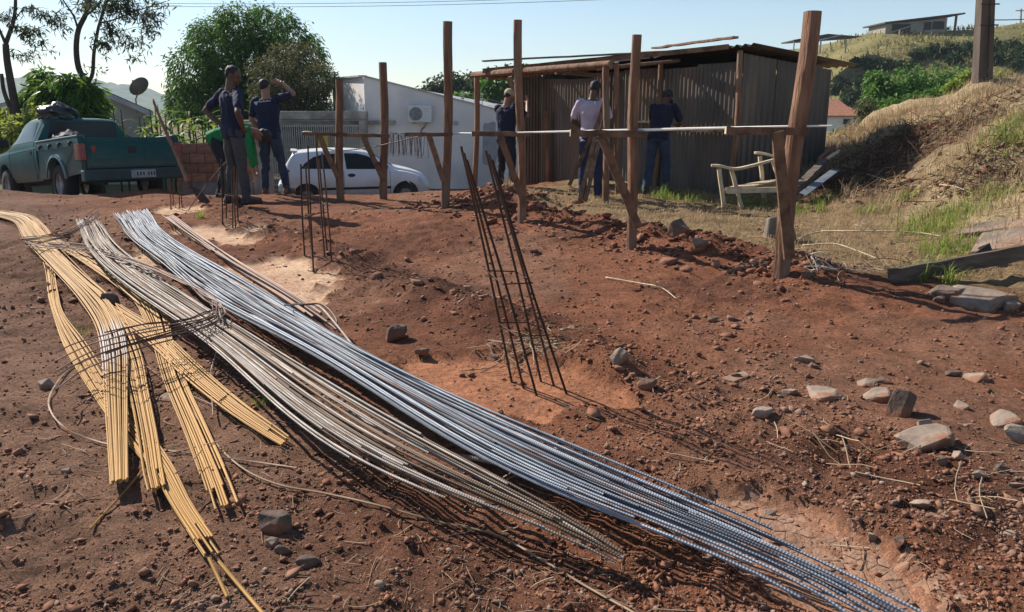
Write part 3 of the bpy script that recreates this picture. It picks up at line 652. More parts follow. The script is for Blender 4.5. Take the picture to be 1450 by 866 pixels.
# stray bar crossing from the pale bundle to the blue one
o = rod([TH2(470, 575, .10), TH2(600, 632, .08), TH2(700, 655, .05), TH2(800, 690, .035), TH2(900, 722, .03), TH2(965, 757, .03)], .0085, M['bar_grey'], 'steel_bar')
tag(o, 'single ribbed bar lying across the gap between the two steel bundles', 'steel bar')
bundle('rusty_bundle', 'few rusty brown bars lying along the trench side of the blue-grey bundle', 'rebar bundle',
       [(228, 306, 246, 306), (262, 332, 280, 330), (320, 372, 336, 368), (392, 416, 408, 412), (446, 452, 462, 448), (476, 474, 490, 470)], 7, .0085, M['bar_brown'], z0=.03, layers=2, drift=.3, tend=(.85, 1), seed=3, N=40)
for pts, lab in (([(402, 432), (430, 430), (452, 434), (470, 452), (500, 490), (520, 520)], 'bent pale bar end hooking out of the blue-grey bundle'),
                 ([(430, 431), (452, 430), (466, 438), (476, 452), (477, 466)], 'short rusty hook curling beside the blue-grey bundle')):
    o = rod([TH2(a, b, .16 if k < 4 else .12) for k, (a, b) in enumerate(pts)], .006, M['bar_grey'] if 'pale' in lab else M['bar_brown'], 'bent_bar'); tag(o, lab, 'steel bar')

YC = dict(r=.0052, z0=.022, layers=2, drift=.28, N=64)
bundle('yellow_rod_bundle', 'tied yellow rods with a silvery middle lying on top of the other yellow bundles', 'rod bundle',
       [(-14, 304, -12, 298), (6, 309, 12, 303), (22, 316, 36, 309), (34, 338, 56, 332), (62, 368, 84, 362), (98, 406, 124, 398), (120, 434, 154, 426), (136, 462, 172, 458), (144, 500, 180, 498), (148, 560, 180, 560), (153, 630, 180, 630), (158, 706, 181, 703)], 22, .0036, M['bar_pale'], z0=.055, layers=2, drift=.2, tend=(.985, 1), ties=(.42, .85), seed=4, N=64)
bundle('yellow_rod_bundle', 'tied yellow rods whose cut ends stop beside the silvery-topped bundle', 'rod bundle',
       [(-14, 304, -12, 298), (6, 308, 12, 302), (24, 316, 38, 308), (38, 338, 58, 330), (66, 368, 86, 360), (102, 406, 126, 396), (134, 442, 164, 430), (166, 500, 196, 492), (184, 560, 210, 556), (196, 620, 222, 616), (204, 672, 230, 670), (218, 724, 240, 718)], 22, .0036, M['bar_yel'], tend=(.98, 1), ties=(.33, .82), seed=5, z0=.035, layers=2, drift=.25, N=64)
bundle('yellow_rod_bundle', 'long yellow rod bundle with two rods jutting beyond its cut end', 'rod bundle',
       [(46, 350, 58, 346), (60, 368, 74, 364), (66, 392, 78, 390), (68, 415, 82, 413), (76, 446, 90, 444), (92, 492, 122, 486), (132, 560, 164, 550), (170, 616, 208, 606), (214, 672, 244, 658), (248, 728, 272, 714), (288, 790, 316, 778), (304, 812, 330, 800)], 22, .0036, M['bar_yel'], tend=(.965, .99), ties=(.14, .72), seed=6, z0=.02, layers=2, drift=.25, N=64)
bundle('yellow_rod_bundle', 'slender yellow rod bundle pointing at the shadow of the pale steel bundle', 'rod bundle',
       [(-14, 302, -12, 297), (10, 307, 16, 301), (30, 315, 44, 307), (46, 338, 62, 329), (78, 368, 92, 359), (116, 406, 130, 396), (156, 446, 172, 432), (206, 482, 224, 464), (258, 532, 280, 514), (318, 580, 338, 564), (376, 618, 392, 604), (424, 645, 434, 636)], 22, .0036, M['bar_yel'], tend=(.97, 1), ties=(.36, .93), seed=7, z0=.03, layers=2, drift=.25, N=64)
bundle('yellow_rod_bundle', 'yellow rod bundle fanning out at its uneven cut ends', 'rod bundle',
       [(10, 304, 16, 300), (36, 312, 46, 306), (52, 326, 64, 320), (68, 342, 78, 336), (102, 362, 114, 355), (138, 386, 150, 379), (160, 402, 174, 394), (190, 428, 216, 420), (204, 454, 236, 444), (218, 492, 246, 488), (232, 540, 262, 534), (258, 604, 292, 598), (286, 680, 326, 672), (308, 752, 352, 738)], 22, .0036, M['bar_yel'], tend=(.955, 1), ties=(.38, .55), seed=8, z0=.022, layers=2, drift=.22, N=64)
for a, b in (((296, 790), (322, 845)), ((310, 795), (375, 872))):
    o = rod([TH2(a[0], a[1], .03), TH2((a[0] + b[0]) / 2, (a[1] + b[1]) / 2, .02), TH2(b[0], b[1], .012)], .0055, M['bar_yel'], 'yellow_rod', N=16)
    tag(o, 'yellow rod jutting out past the end of the long yellow bundle', 'steel rod', 'yellow rods jutting past the bundle end')
# bent brown rods thrown across the bundles: a hairpin and a loop
root = thing('bent_rods', 'thin brown rods bent in a loop and thrown across the yellow bundles', 'bent rods', tuple(G(300, 430)))
rr = random.Random(5); base = Vector(G(300, 430))
loop = [(140, 300), (102, 326), (66, 336), (32, 340), (60, 344), (125, 352), (200, 372), (262, 400), (298, 420), (312, 438), (300, 450), (262, 462), (205, 474), (150, 490), (110, 506), (80, 524)]
for k in range(10):
    pts = []; j = rr.uniform(-1, 1); e = rr.uniform(-1, 1)
    use = loop if k < 8 else loop[7:]
    for i, (a, b) in enumerate(use):
        ii = i + (len(loop) - len(use)); sp = 3 + (ii > 9) * (ii - 9) * 3.2; ox = (ii in (8, 9, 10)) * rr.uniform(-12, 8)
        pts.append(TH2(a + j * 2 + ox + rr.uniform(-2, 2), b + j * sp * 1.25 + e * 3 + rr.uniform(-2.5, 2.5), (.10 if a < 150 else .19) + .025 * rr.random()) - base)
    if rr.random() < .6: pts = pts[:len(pts) - rr.randint(0, 2)]
    rod(pts, .0037, M['bar_brown'], 'rod', root, n=5, N=70)
for pts, r_, lab, z in (([(312, 438), (317, 470), (306, 500), (298, 530), (300, 560), (302, 588)], .0035, 'pale wire dropping from the brown loop beside the pale steel bundle', .03),
                     ([(155, 508), (118, 510), (90, 530), (70, 562), (74, 586), (96, 608), (130, 622), (165, 630), (260, 640), (350, 652), (420, 662)], .0036, 'loose pale wire curving out of the bundles and under them', .012),
                     ([(262, 566), (300, 620), (340, 660), (392, 685), (460, 698), (540, 716), (620, 738), (700, 756), (760, 788), (830, 830), (905, 872), (960, 910)], .0042, 'long thin brown rod lying in a lazy curve over bare soil', .012),
                     ([(176, 502), (210, 520), (250, 548), (300, 572), (360, 590), (420, 600), (470, 606)], .003, 'thin dark wire lying beneath the slender yellow bundle', .015),
                     ([(128, 748), (150, 724), (180, 692), (206, 660)], .004, 'short straight yellow rod on soil under the cut bundle ends', .010)):
    o = rod([TH2(a, b, z) for a, b in pts], r_, M['wire'] if 'pale' in lab else M['bar_brown'] if 'dark' in lab else M['bar_yel'] if 'yellow rod on' in lab else mat('thin_rod', (.30, .19, .11), None, 12, .6, bump=0), 'loose_wire' if 'wire' in lab else 'loose_rod', n=5, N=80)
    tag(o, lab, 'wire' if 'wire' in lab else 'steel rod')

# column cages: upright rods tied by stirrups
def cage(label, rods, Yb, rad, levels, group=None):
    b0 = sum((Vector(G(*q[1])) for q in rods), Vector()) / len(rods)
    root = thing('rebar_cage', label, 'rebar cage', tuple(b0)); L = []
    for (t, b, Yt) in rods:
        A = TH2(b[0], b[1], 0); A.z -= .08; T = PT(t[0], t[1], Yt)
        L.append((A, T)); mid = (A + T) / 2 + Vector((random.Random(t[0]).uniform(-.012, .012), 0, 0))
        rod([A - b0, mid - b0, T - b0], rad, M['bar_cage'], 'rod', root, n=7, N=24)
    for f in levels:
        pts = [A + (T - A) * f for A, T in L]; c = sum(pts, Vector()) / len(pts)
        pts.sort(key=lambda p: math.atan2(p.y - c.y, p.x - c.x)); pts = [p + (p - c).normalized() * rad * 1.2 for p in pts]; pts.append(pts[0])
        mb = MB(); mb.tube([p - b0 for p in pts], rad * .55, 5); mb.build('stirrup', M['bar_cage'], root)
        q = pts[0]; mb = MB(); mb.tube([q - b0, q - b0 + Vector((-.045, -.02, .012))], rad * .5, 5); mb.build('stirrup_hook', M['wire'], root)
    return root
cage('tall leaning cage of six rusty rods beside a cluster of straw', [((653, 207), (729, 541), 3.62), ((657, 216), (747, 550), 3.56), ((661, 226), (766, 560), 3.5), ((688, 213), (771, 540), 3.66), ((692, 218), (790, 546), 3.60), ((697, 226), (810, 558), 3.53)], 3.45, .0062, (.06, .31, .52))
cage('upright cage of rusty rods between the pale sand patch and the posts', [((426, 232), (432, 368), 6.42), ((433, 236), (443, 362), 6.6), ((436, 206), (444, 386), 6.3), ((447, 190), (460, 362), 6.55), ((456, 216), (470, 370), 6.4), ((452, 225), (464, 356), 6.7)], 6.46, .0075, (.08, .5))
cage('cage of rusty rods standing close in front of a man with hands on hips', [((313, 226), (315, 322), 8.35), ((318, 232), (320, 313), 8.6), ((328, 240), (329, 316), 8.5), ((332, 236), (333, 318), 8.4), ((336, 238), (337, 312), 8.65)], 8.44, .0078, (.1, .55))
cage('short cage of thin rods near the tail of the pickup', [((240, 255), (241, 296), 9.95), ((243, 258), (244, 292), 10.1), ((254, 255), (254, 295), 9.98), ((257, 252), (257, 293), 10.1)], 10, .007, (.2,))

# ================================================================== WOODEN POSTS WITH BOARDS, SHED, CHAIR
def post_mesh(mb, base, top, r0, r1, seed=0, n=12, N=26, knots=True):
    rr = np.random.default_rng(seed); P = np.array(base)[None] + (np.array(top) - np.array(base))[None] * np.linspace(0, 1, N)[:, None]
    L = np.linalg.norm(np.array(top) - np.array(base)); t = np.linspace(0, 1, N)
    P[:, 0] += .012 * L * np.sin(t * 4 + rr.uniform(0, 6)) * t * (1 - t) * 3; P[:, 1] += .01 * L * np.sin(t * 5 + rr.uniform(0, 6)) * t * (1 - t) * 3
    v, f = tube_np(P, np.interp(t, [0, 1], [r0, r1]), n, True)
    a = np.tile(np.arange(n), N); k = np.repeat(np.arange(N), n)
    d = v - np.repeat(P, n, 0); w = 1 + .07 * np.sin(a * 2.1 + k * .13 + seed) + .10 * fbm(a * .45 + seed, k * .22, 1.0, seed, 3)
    v = np.repeat(P, n, 0) + d * w[:, None]
    mb.add(v, f)
def board_mesh(mb, a, b, w, h, up=(0, 0, 1), seed=0, N=9):
    rr = np.random.default_rng(seed); a = Vector(a); b = Vector(b); t = (b - a).normalized(); side = t.cross(Vector(up)).normalized(); u = side.cross(t).normalized()
    V = []; F = []
    for i in range(N):
        c = a + (b - a) * (i / (N - 1)) + u * float(rr.normal(0, .0025)) + side * float(rr.normal(0, .002)); hh = h * .5 * (1 + rr.normal(0, .03)); ww = w * .5
        e = min(ww, hh) * .25
        for s_, q in ((-1, -1), (1, -1), (1, 1), (-1, 1)): V.append(c + side * s_ * ww + u * q * hh)
        if i: F += [((i - 1) * 4 + j, (i - 1) * 4 + (j + 1) % 4, i * 4 + (j + 1) % 4, i * 4 + j) for j in range(4)]
    F += [(3, 2, 1, 0), tuple((N - 1) * 4 + j for j in range(4))]
    mb.add(V, F)
def batter(label, base_px, top_px, r, board, brace, lean=0.0, seed=0, bdy=-.10):
    B = TH2(*base_px, 0); T = PT(top_px[0], top_px[1], B.y + lean); root = thing('wooden_post', label, 'post', tuple(B))
    mb = MB(); post_mesh(mb, (0, 0, -.25), T - B, r, r * .93, seed); mb.build('post', M['wood'], root, smooth=True, auto=50)
    Y = B.y + bdy
    a = PT(board[0], board[1], Y - .04) - B; b = PT(board[2], board[3], Y + .04) - B
    mb = MB(); board_mesh(mb, a, b, .026, board[4], seed=seed + 1); mb.build('cross_board', M['wood2'], root)
    p = PT(brace[0], brace[1], Y - .028) - B; q = PT(brace[2], brace[3], B.y - .10) - B
    mb = MB(); board_mesh(mb, p, q, .07 if len(brace) < 5 else brace[4], .03, up=(0, -1, .01), seed=seed + 2); mb.build('brace', M['wood2'], root)
    mb = MB(); e = (b - a).normalized()
    mb.beam(a - e * .004, a - e * .001, .03, board[4] * .98); mb.build('sawn_end', M['bleached'], root)
    for k in range(2):
        mb = MB(); c = p + Vector((-.012 + .024 * k, -.018, .01)); mb.tube([c, c + Vector((0, -.012, 0))], .004, 6); mb.build('nail', M['steel_tie'], root)
    return B
batter('thickest leaning post with a forked brace at the foot of the bank', (1105, 392), (1151, 16), .066, (1028, 184, 1142, 186, .058), (1100, 186, 1118, 366, .085), -.02, 1)
batter('stout post with a long diagonal brace in front of the corrugated shed wall', (893, 348), (902, 49), .05, (808, 188, 914, 190, .062), (851, 192, 904, 322, .08), 0, 2)
batter('tall post with slanting brace before the shed porch', (739, 316), (733, 28), .052, (668, 189, 752, 190, .055), (708, 192, 744, 292, .075), 0, 3)
batter('tall thick post between the air conditioner and the shed', (630, 292), (634, 30), .062, (573, 190, 641, 190, .05), (608, 192, 628, 256, .07), 0, 4)
batter('post in front of the white hatchback and its door', (543, 282), (542, 88), .058, (487, 191, 552, 192, .05), (514, 192, 543, 256, .07), 0, 5)
batter('shortest post in front of the slatted gate', (482, 283), (480, 112), .056, (429, 189, 489, 190, .05), (452, 192, 478, 250, .07), 0, 6)
M['palerod'] = mat('pale_glare_rod', (.86, .83, .78), (.78, .75, .69), 6, .35, bump=0, spec=.5)  # pale steel whitened further, carrying sun glare in its colour
# long pale rods laid over the boards
def onboards(pxs, ys): return [PT(a, b, y) for (a, b), y in zip(pxs, ys)]
for k, (pp, r_, lab) in enumerate(((([(1178, 178), (1090, 179), (860, 184), (700, 188), (640, 188)], [5.72, 5.95, 7.4, 9.0, 9.9]), .0075, 'long pale rod resting on the boards from the thickest post to the porch'),
                           (([(1150, 180), (1000, 183), (800, 187), (640, 189), (600, 192), (560, 201), (520, 209), (480, 213), (455, 208), (436, 203)], [5.80, 6.4, 7.85, 9.9, 10.2, 10.5, 10.8, 10.9, 10.95, 11.0]), .008, 'sagging rod drooping between the boards in front of the white hatchback'),
                           (([(550, 190), (520, 190), (488, 191), (455, 190), (436, 186), (428, 187)], [11.1, 11.0, 10.9, 10.85, 10.85, 10.85]), .008, 'short pale rod lying along the two boards before the gate'))):
    o = rod(onboards(*pp), r_, M['palerod'] if k != 1 else M['bar_grey'], 'steel_rod', n=6, N=60); tag(o, lab, 'steel rod')
# wire stirrups hung on the sagging rod
rr = random.Random(9)
for k in range(20):
    px = 553 + k * 2.5 + rr.uniform(-2, 2); Y = 10.25 + rr.uniform(-.06, .06); w = rr.uniform(4, 11); h = rr.uniform(27, 33); ty = 190 + rr.uniform(-3, 1); sk = rr.uniform(-3, 3)
    c0 = PT(px, ty, Y); pts = [(px, ty), (px + w * .5, ty + 2), (px + w * .5 + sk, ty + h), (px - w * .5 + sk, ty + h + rr.uniform(-1, 1)), (px - w * .5, ty + 2), (px, ty)]
    mb = MB(); mb.tube([PT(a, b, Y + (i in (1, 2)) * rr.uniform(.02, .1)) - c0 for i, (a, b) in enumerate(pts)], .0032, 5)
    o = mb.build('wire_stirrup', M['rust'], loc=c0); tag(o, 'thin wire stirrup hanging in a row from the rod beside a post', 'stirrup', 'wire stirrups hanging from the rod')

# ------------------------------------------------------------------ corrugated shed
FX = Vector((-.58, .81, 0)).normalized(); SX = Vector((.81, .58, 0)).normalized(); SC0 = Vector((3.47, 11.50, 0))
def SH(a, d, z=0): return SC0 + FX * a + SX * d + Vector((0, 0, z))
def sheet_mat(name, c1, c2):
    return mat(name, c1, c2, 2.2, .5, bump=.12, bscale=18, metal=.3, spec=.5, stretch=(1, 1, .35), vary=.14, col3=(.17, .11, .075), scale3=1.6)
M['sheet'] = sheet_mat('weathered_zinc', (.115, .095, .08), (.065, .053, .045))
M['sheet_d'] = sheet_mat('dark_zinc', (.15, .13, .112), (.08, .068, .06))
def corr(p0, e, length, h0, h1, period=.076, amp=.011, nrm=(0, 0, 0), z0=0.0, rows=6, z0b=None):
    # a corrugated sheet: from p0 along e, heights h0..h1 (top), waves along nrm; thin but closed
    n = int(length / period * 8); V = []; F = []; e = Vector(e); nrm = Vector(nrm)
    for side in (0, 1):
        for i in range(n + 1):
            s_ = length * i / n; w = math.sin(s_ / period * 2 * math.pi) * amp + (0 if side == 0 else -.0016)
            top = h0 + (h1 - h0) * i / n; zb = z0 if z0b is None else z0 + (z0b - z0) * i / n
            for r_ in range(rows):
                V.append(p0 + e * s_ + nrm * w + Vector((0, 0, zb + (top - zb) * r_ / (rows - 1))))
    off = (n + 1) * rows
    for i in range(n):
        for r_ in range(rows - 1):
            a = i * rows + r_; F.append((a, a + rows, a + rows + 1, a + 1)); F.append((off + a, off + a + 1, off + a + rows + 1, off + a + rows))
        a = i * rows + rows - 1; F.append((a, a + rows, off + a + rows, off + a)); a = i * rows; F.append((a, off + a, off + a + rows, a + rows))
    for i in (0, n):
        for r_ in range(rows - 1): a = i * rows + r_; F.append((a, a + 1, off + a + 1, off + a))
    return V, F
shed = thing('shed', 'low corrugated metal shed with a flat roof and open porch on poles', 'shed', tuple(SC0))
rr = random.Random(3)
def sheet(V, F, m, name='wall_sheet'):
    mb = MB(); mb.add([v - SC0 for v in V], F); return mb.build(name, m, shed, smooth=True, auto=60)
LF = 4.9; DS = 2.36
a = 0.0; k = 0
while a < LF - .05:                                    # front wall: sheets side by side, tops uneven below the roof
    w = min(.84, LF - a); top = 2.02 - .02 * a - rr.uniform(0, .05) - (.0 if a < 2.6 else .05)
    V, F = corr(SH(a + .01, (k % 2) * .006 + rr.uniform(0, .006), 0), FX, w + .02, top, top + rr.uniform(-.02, .02), nrm=-SX, z0=-.45, amp=.0088, period=.086); sheet(V, F, M['sheet_d'] if k % 3 else M['sheet']); a += .84; k += 1
d = 0.0
while d < DS - .05:                                    # side wall
    w = min(.84, DS - d); V, F = corr(SH(0, d + .01), SX, w + .01, 2.13 - .075 * d, 2.13 - .075 * (d + w), nrm=-FX, z0=-.3, amp=.02, period=.15); sheet(V, F, M['sheet']); d += .84
V, F = corr(SH(LF, 0), SX, DS, 2.02, 1.9, nrm=FX, z0=-.7); sheet(V, F, M['sheet_d'])
V, F = corr(SH(LF, -.55), SX, .54, 2.0, 2.0, nrm=FX, z0=-.7, amp=.0088); sheet(V, F, M['sheet_d'])
V, F = corr(SH(0, DS), FX, LF, 1.93, 1.85, nrm=SX, z0=-.6); sheet(V, F, M['sheet_d'])
def rsheet(a0, a1, d0, d1, z00, z01, z10, z11, m, name='roof_sheet', per=.15, am=.022, alongd=True):
    # roof sheet between (a0..a1) x (d0..d1); corner heights z(a0,d0), z(a1,d0), z(a0,d1), z(a1,d1)
    n = max(8, int((a1 - a0) / per * 8)); V = []; F = []
    for side in (0, 1):
        for i in range(n + 1):
            t = i / n; aa = a0 + (a1 - a0) * t; w = math.sin(aa / per * 2 * math.pi) * am - side * .006
            for s_ in (0, .5, 1):
                z = (z00 * (1 - t) + z01 * t) * (1 - s_) + (z10 * (1 - t) + z11 * t) * s_
                V.append(SH(aa, d0 + (d1 - d0) * s_, z + w))
    off = (n + 1) * 3
    for i in range(n):
        for r_ in range(2):
            q = i * 3 + r_; F.append((q, q + 3, q + 4, q + 1)); F.append((off + q, off + q + 1, off + q + 4, off + q + 3))
        for r_ in (0, 2): q = i * 3 + r_; F.append((q, q + 3, off + q + 3, off + q))
    for i in (0, n):
        for r_ in range(2): q = i * 3 + r_; F.append((q, q + 1, off + q + 1, off + q))
    return sheet(V, F, m, name)
a = -.28; k = 0
while a < LF + .2:
    w = 1.0; z = 2.235 - .015 * a; rsheet(a, a + w + .06, -.08 - rr.uniform(0, .07), DS + .2 + rr.uniform(0, .2), z + .012 * (k % 2), z - .015 + .012 * (k % 2), z - .21, z - .225, M['sheet']); a += 1.0; k += 1
# porch roof on poles
for k, (a0, a1) in enumerate(((.95, 1.95), (1.9, 2.95), (2.88, 3.95), (3.9, 4.85))):
    if k < 2: rsheet(a0 + (.5 if k == 0 else 0), a1, -.36, -.22, 2.16 - .012 * a0, 2.16 - .012 * a1, 2.19 - .012 * a0, 2.19 - .012 * a1, M['sheet_d'])  # unseen strip added between gaps so sun falls in bands on the wall
    rsheet(a0 + (.5 if k == 0 else 0), a1, -1.78, (-.46, -.47, -.40, -.30)[k], 2.02 - .022 * a0 + .01 * k, 2.02 - .022 * a1 + .01 * k, 2.15 - .012 * a0, 2.15 - .012 * a1, M['sheet_d'])  # inner edges shaped to stop short and let the sun bands through
def pole(A, B, r, name='pole', m='wood', seed=1):
    mb = MB(); post_mesh(mb, A - SC0, B - SC0, r, r * .92, seed, n=10, N=14); return mb.build(name, M[m], shed, smooth=True, auto=50)
P1 = TH2(858, 286, 0); P2 = Vector((-.66, 12.9, -.35))
T1 = PT(857, 90, P1.y); T2 = PT(675, 104, P2.y)
pole(P1 - Vector((0, 0, .2)), T1, .048, 'porch_post', seed=4); pole(P2 - Vector((0, 0, .2)), T2, .05, 'porch_post', seed=5)
pole(TH2(862, 282, 0) + Vector((.22, .5, -.2)), T1 + Vector((.22, .5, .05)), .04, 'porch_post', seed=6)
pole(T2 + (T2 - T1).normalized() * .12 + Vector((0, 0, -.02)), T1 + (T1 - T2).normalized() * .1 + Vector((0, 0, -.01)), .052, 'porch_beam', seed=7)
mb = MB()
board_mesh(mb, PT(684, 100, 12.6) - SC0, PT(1032, 66, 10.95) - SC0, .04, .07, seed=4); mb.build('fascia_board', M['wood2'], shed)
for k, aa in enumerate((1.3, 2.3, 3.3, 4.3)):
    pole(SH(aa, -1.75, 1.93 - .02 * aa), SH(aa, .05, 2.10 - .012 * aa), .03, 'rafter', seed=20 + k)
pole(SH(.02, -.05, -.2), SH(.02, -.05, 2.17), .045, 'corner_post', seed=9); pole(SH(1.62, -.05, -.3), SH(1.62, -.05, 2.1), .045, 'wall_post', seed=10)
pole(SH(4.55, -.12, -.5), SH(4.55, -.15, 1.25), .055, 'wall_post', seed=11); pole(SH(2.9, -.06, -.3), SH(2.9, -.06, 2.05), .04, 'wall_post', seed=12)
mb = MB(); board_mesh(mb, SH(.05, -.06, .99) - SC0, SH(1.5, -.06, .99) - SC0, .035, .09, seed=5); mb.build('wall_rail', M['wood2'], shed)
mb = MB(); board_mesh(mb, SH(1.55, -.10, 1.1) - SC0, SH(2.25, -.10, 1.08) - SC0, .16, .03, seed=6); mb.build('shelf_board', M['bleached'], shed)
# loose things on the shed roof and planks leaning in the porch
def plank(label, A, B, w, h, m='wood2', up=(0, 0, 1), seed=0, name='plank', cat='plank', group=None):
    A = Vector(A); B = Vector(B); mb = MB(); board_mesh(mb, (0, 0, 0), B - A, w, h, up=up, seed=seed, N=14); o = mb.build(name, M[m], loc=A); return tag(o, label, cat, group)
plank('long dark board tilted up on the shed roof', SH(1.75, -.1, 2.30), PT(1042, 52, 10.95), .10, .03, 'wood', seed=3)
plank('weathered board jutting past the porch roof edge', PT(684, 86, 12.2), PT(960, 72, 11.4), .14, .02, 'sheet_d', seed=8)
for k, (t, b, Yt, Yb) in enumerate((((858, 132), (820, 286), 10.75, 10.15), ((862, 140), (829, 285), 10.72, 10.2), ((853, 158), (806, 262), 10.9, 10.6))):
    plank('narrow reddish plank leaning on the porch post beside the man in a pale shirt', PT(b[0], b[1], Yb), PT(t[0], t[1], Yt), .022, .055, 'wood2', up=(1, 0, 0), seed=30 + k, group='planks leaning on the porch post')
A, B = TH2(698, 262, 0) + Vector((0, 2.2, -.3)), PT(733, 118, 12.9)
plank('slanting pole held by the capped man under the porch', PT(742, 196, 13.2), PT(722, 108, 13.0), .07, .07, 'wood', up=(1, 0, 0), seed=40, name='pole', cat='pole')

# ------------------------------------------------------------------ wooden lounge chair
def chair():
    B = TH2(1050, 294, 0); c = thing('wooden_chair', 'pale weathered wooden garden chair with curved arms and no back, by the shed', 'chair', tuple(B))
    def Q(px, py, Y): return PT(px, py, Y) - B
    yf, yb = B.y - .12, B.y + .48         # near side, far side
    def leg(a, b, Ya, Yb): mb = MB(); board_mesh(mb, Q(*a, Ya), Q(*b, Yb), .05, .055, up=(0, 1, 0), seed=a[0]); mb.build('leg', M['bleached'], c, bevel=.006)
    leg((1018, 238), (1026, 300), yf, yf); leg((1036, 241), (1051, 297), yf + .02, yf + .02)
    leg((1076, 220), (1083, 290), yb, yb); leg((1094, 226), (1106, 262), yb - .25, yb - .25)
    def arm(pts, w, name='armrest'):
        P = spline([Q(*p) for p in pts], 18); mb = MB(); V = []; F = []
        for i, p in enumerate(P):
            t = i / 17; ww = w * (1.15 - .5 * t) * min(1, (i + .7) / 2.2); side = Vector((.15, 1, 0)).normalized()
            for s_, z in ((-1, -.018), (1, -.018), (1, .018), (-1, .018)): V.append(Vector(p) + side * s_ * ww / 2 + Vector((0, 0, z)))
            if i: F += [((i - 1) * 4 + j, (i - 1) * 4 + (j + 1) % 4, i * 4 + (j + 1) % 4, i * 4 + j) for j in range(4)]
        F += [(3, 2, 1, 0), tuple(17 * 4 + j for j in range(4))]; mb.add(V, F); mb.build(name, M['bleached'], c, bevel=.005)
    arm([(1007, 234, yf), (1022, 235, yf), (1040, 239, yf), (1062, 235, yf + .04), (1096, 226, yf + .2)], .12)
    arm([(1068, 216, yb), (1080, 217, yb), (1092, 220, yb - .06), (1102, 224, yb - .16)], .11)
    # seat of slats
    for k in range(5):
        f0, f1 = k / 5 + .012, (k + 1) / 5 - .012
        def cor(f, side): 
            a = Vector(Q(1026, 265, yf)) if side == 0 else Vector(Q(1076, 256, yb)); b = Vector(Q(1070, 262, yf + .02)) if side == 0 else Vector(Q(1112, 252, yb)); return a + (b - a) * f
        p = [cor(f0, 0), cor(f1, 0), cor(f1, 1), cor(f0, 1)]
        mb = MB(); mb.hexa([q - Vector((0, 0, .022)) for q in p] + p); mb.build('seat_slat', M['bleached'], c, bevel=.004)
    mb = MB(); board_mesh(mb, Q(1028, 270, yf - .01), Q(1108, 268, yf + .0), .03, .07, seed=2); mb.build('side_rail', M['bleached'], c)
    mb = MB(); board_mesh(mb, Q(1078, 262, yb), Q(1112, 258, yb), .03, .06, seed=3); mb.build('side_rail', M['bleached'], c)
    mb = MB(); board_mesh(mb, Q(1024, 271, yf + .02), Q(1078, 262, yb), .03, .06, seed=4); mb.build('front_rail', M['bleached'], c)
chair()

# ------------------------------------------------------------------ debris on the bank
M['fibre'] = mat('fibre_cement', (.215, .17, .138), (.14, .105, .085), 3, .9, bump=.3, bscale=30, col3=(.26, .15, .1))
M['darksheet'] = mat('dark_board', (.075, .062, .056), (.045, .036, .032), 5, .8, bump=.2, bscale=20)
M['greyplank'] = mat('grey_plank', (.16, .125, .098), (.08, .06, .047), 2.5, .9, bump=.6, bscale=10, stretch=(1.2, 9, 9))
def slab(label, pts, th, m, name, cat):                # quad of 4 world points, real thickness
    c = sum(pts, Vector()) / 4; n = (pts[1] - pts[0]).cross(pts[3] - pts[0]).normalized()
    if n.z < 0: n = -n
    mb = MB(); mb.hexa([p - c - n * th for p in pts] + [p - c for p in pts]); o = mb.build(name, M[m], loc=c, bevel=min(.006, th * .3)); return tag(o, label, cat)
def BK(px, py, dz): p = TH(px, py); return Vector((p.x, p.y, p.z + dz))
slab('wide brown fibre-cement sheet lying on the dry bank', [BK(1372, 366, .06), BK(1470, 362, .10), BK(1478, 332, .10), BK(1388, 340, .06)], .02, 'fibre', 'cement_sheet', 'sheet')
slab('second thin cement sheet lying behind the brown cement sheet', [BK(1352, 338, .05), BK(1460, 330, .07), BK(1470, 318, .06), BK(1380, 320, .04)], .02, 'fibre', 'pale_sheet', 'sheet')
p0 = BK(1345, 385, .02); p1 = BK(1412, 377, .03)
slab('dark triangular offcut of board propped behind the weathered plank', [p0, p1, p1 + Vector((-.09, .12, .10)), p0 + Vector((.36, .12, .19))], .014, 'darksheet', 'board_offcut', 'board')
plank('long weathered grey plank lying along the foot of the bank', BK(1258, 398, .03), BK(1475, 376, .13), .032, .12, 'greyplank', seed=50)
plank('fallen log beside the wooden chair against the shed wall', PT(1128, 268, 9.9), PT(1168, 229, 10.9), .11, .10, 'greyplank', seed=51, name='log', cat='log')
plank('short broken stick poking up beyond the fallen log', PT(1160, 226, 10.9), PT(1182, 207, 11.2), .05, .05, 'wood', seed=52, name='stick', cat='stick')
plank('pale split stick beside the short broken one', PT(1172, 224, 10.8), PT(1188, 213, 11.0), .04, .03, 'bleached', seed=53, name='stick', cat='stick')
M['bluesheet'] = mat('blue_grey_sheet', (.15, .17, .20), (.10, .115, .14), 4, .8, bump=.1, spec=.15)
slab('blue-grey metal strip lying under the fallen log', [PT(1132, 272, 9.6), PT(1142, 276, 9.5), PT(1190, 240, 10.5), PT(1178, 238, 10.6)], .012, 'bluesheet', 'metal_strip', 'metal strip')
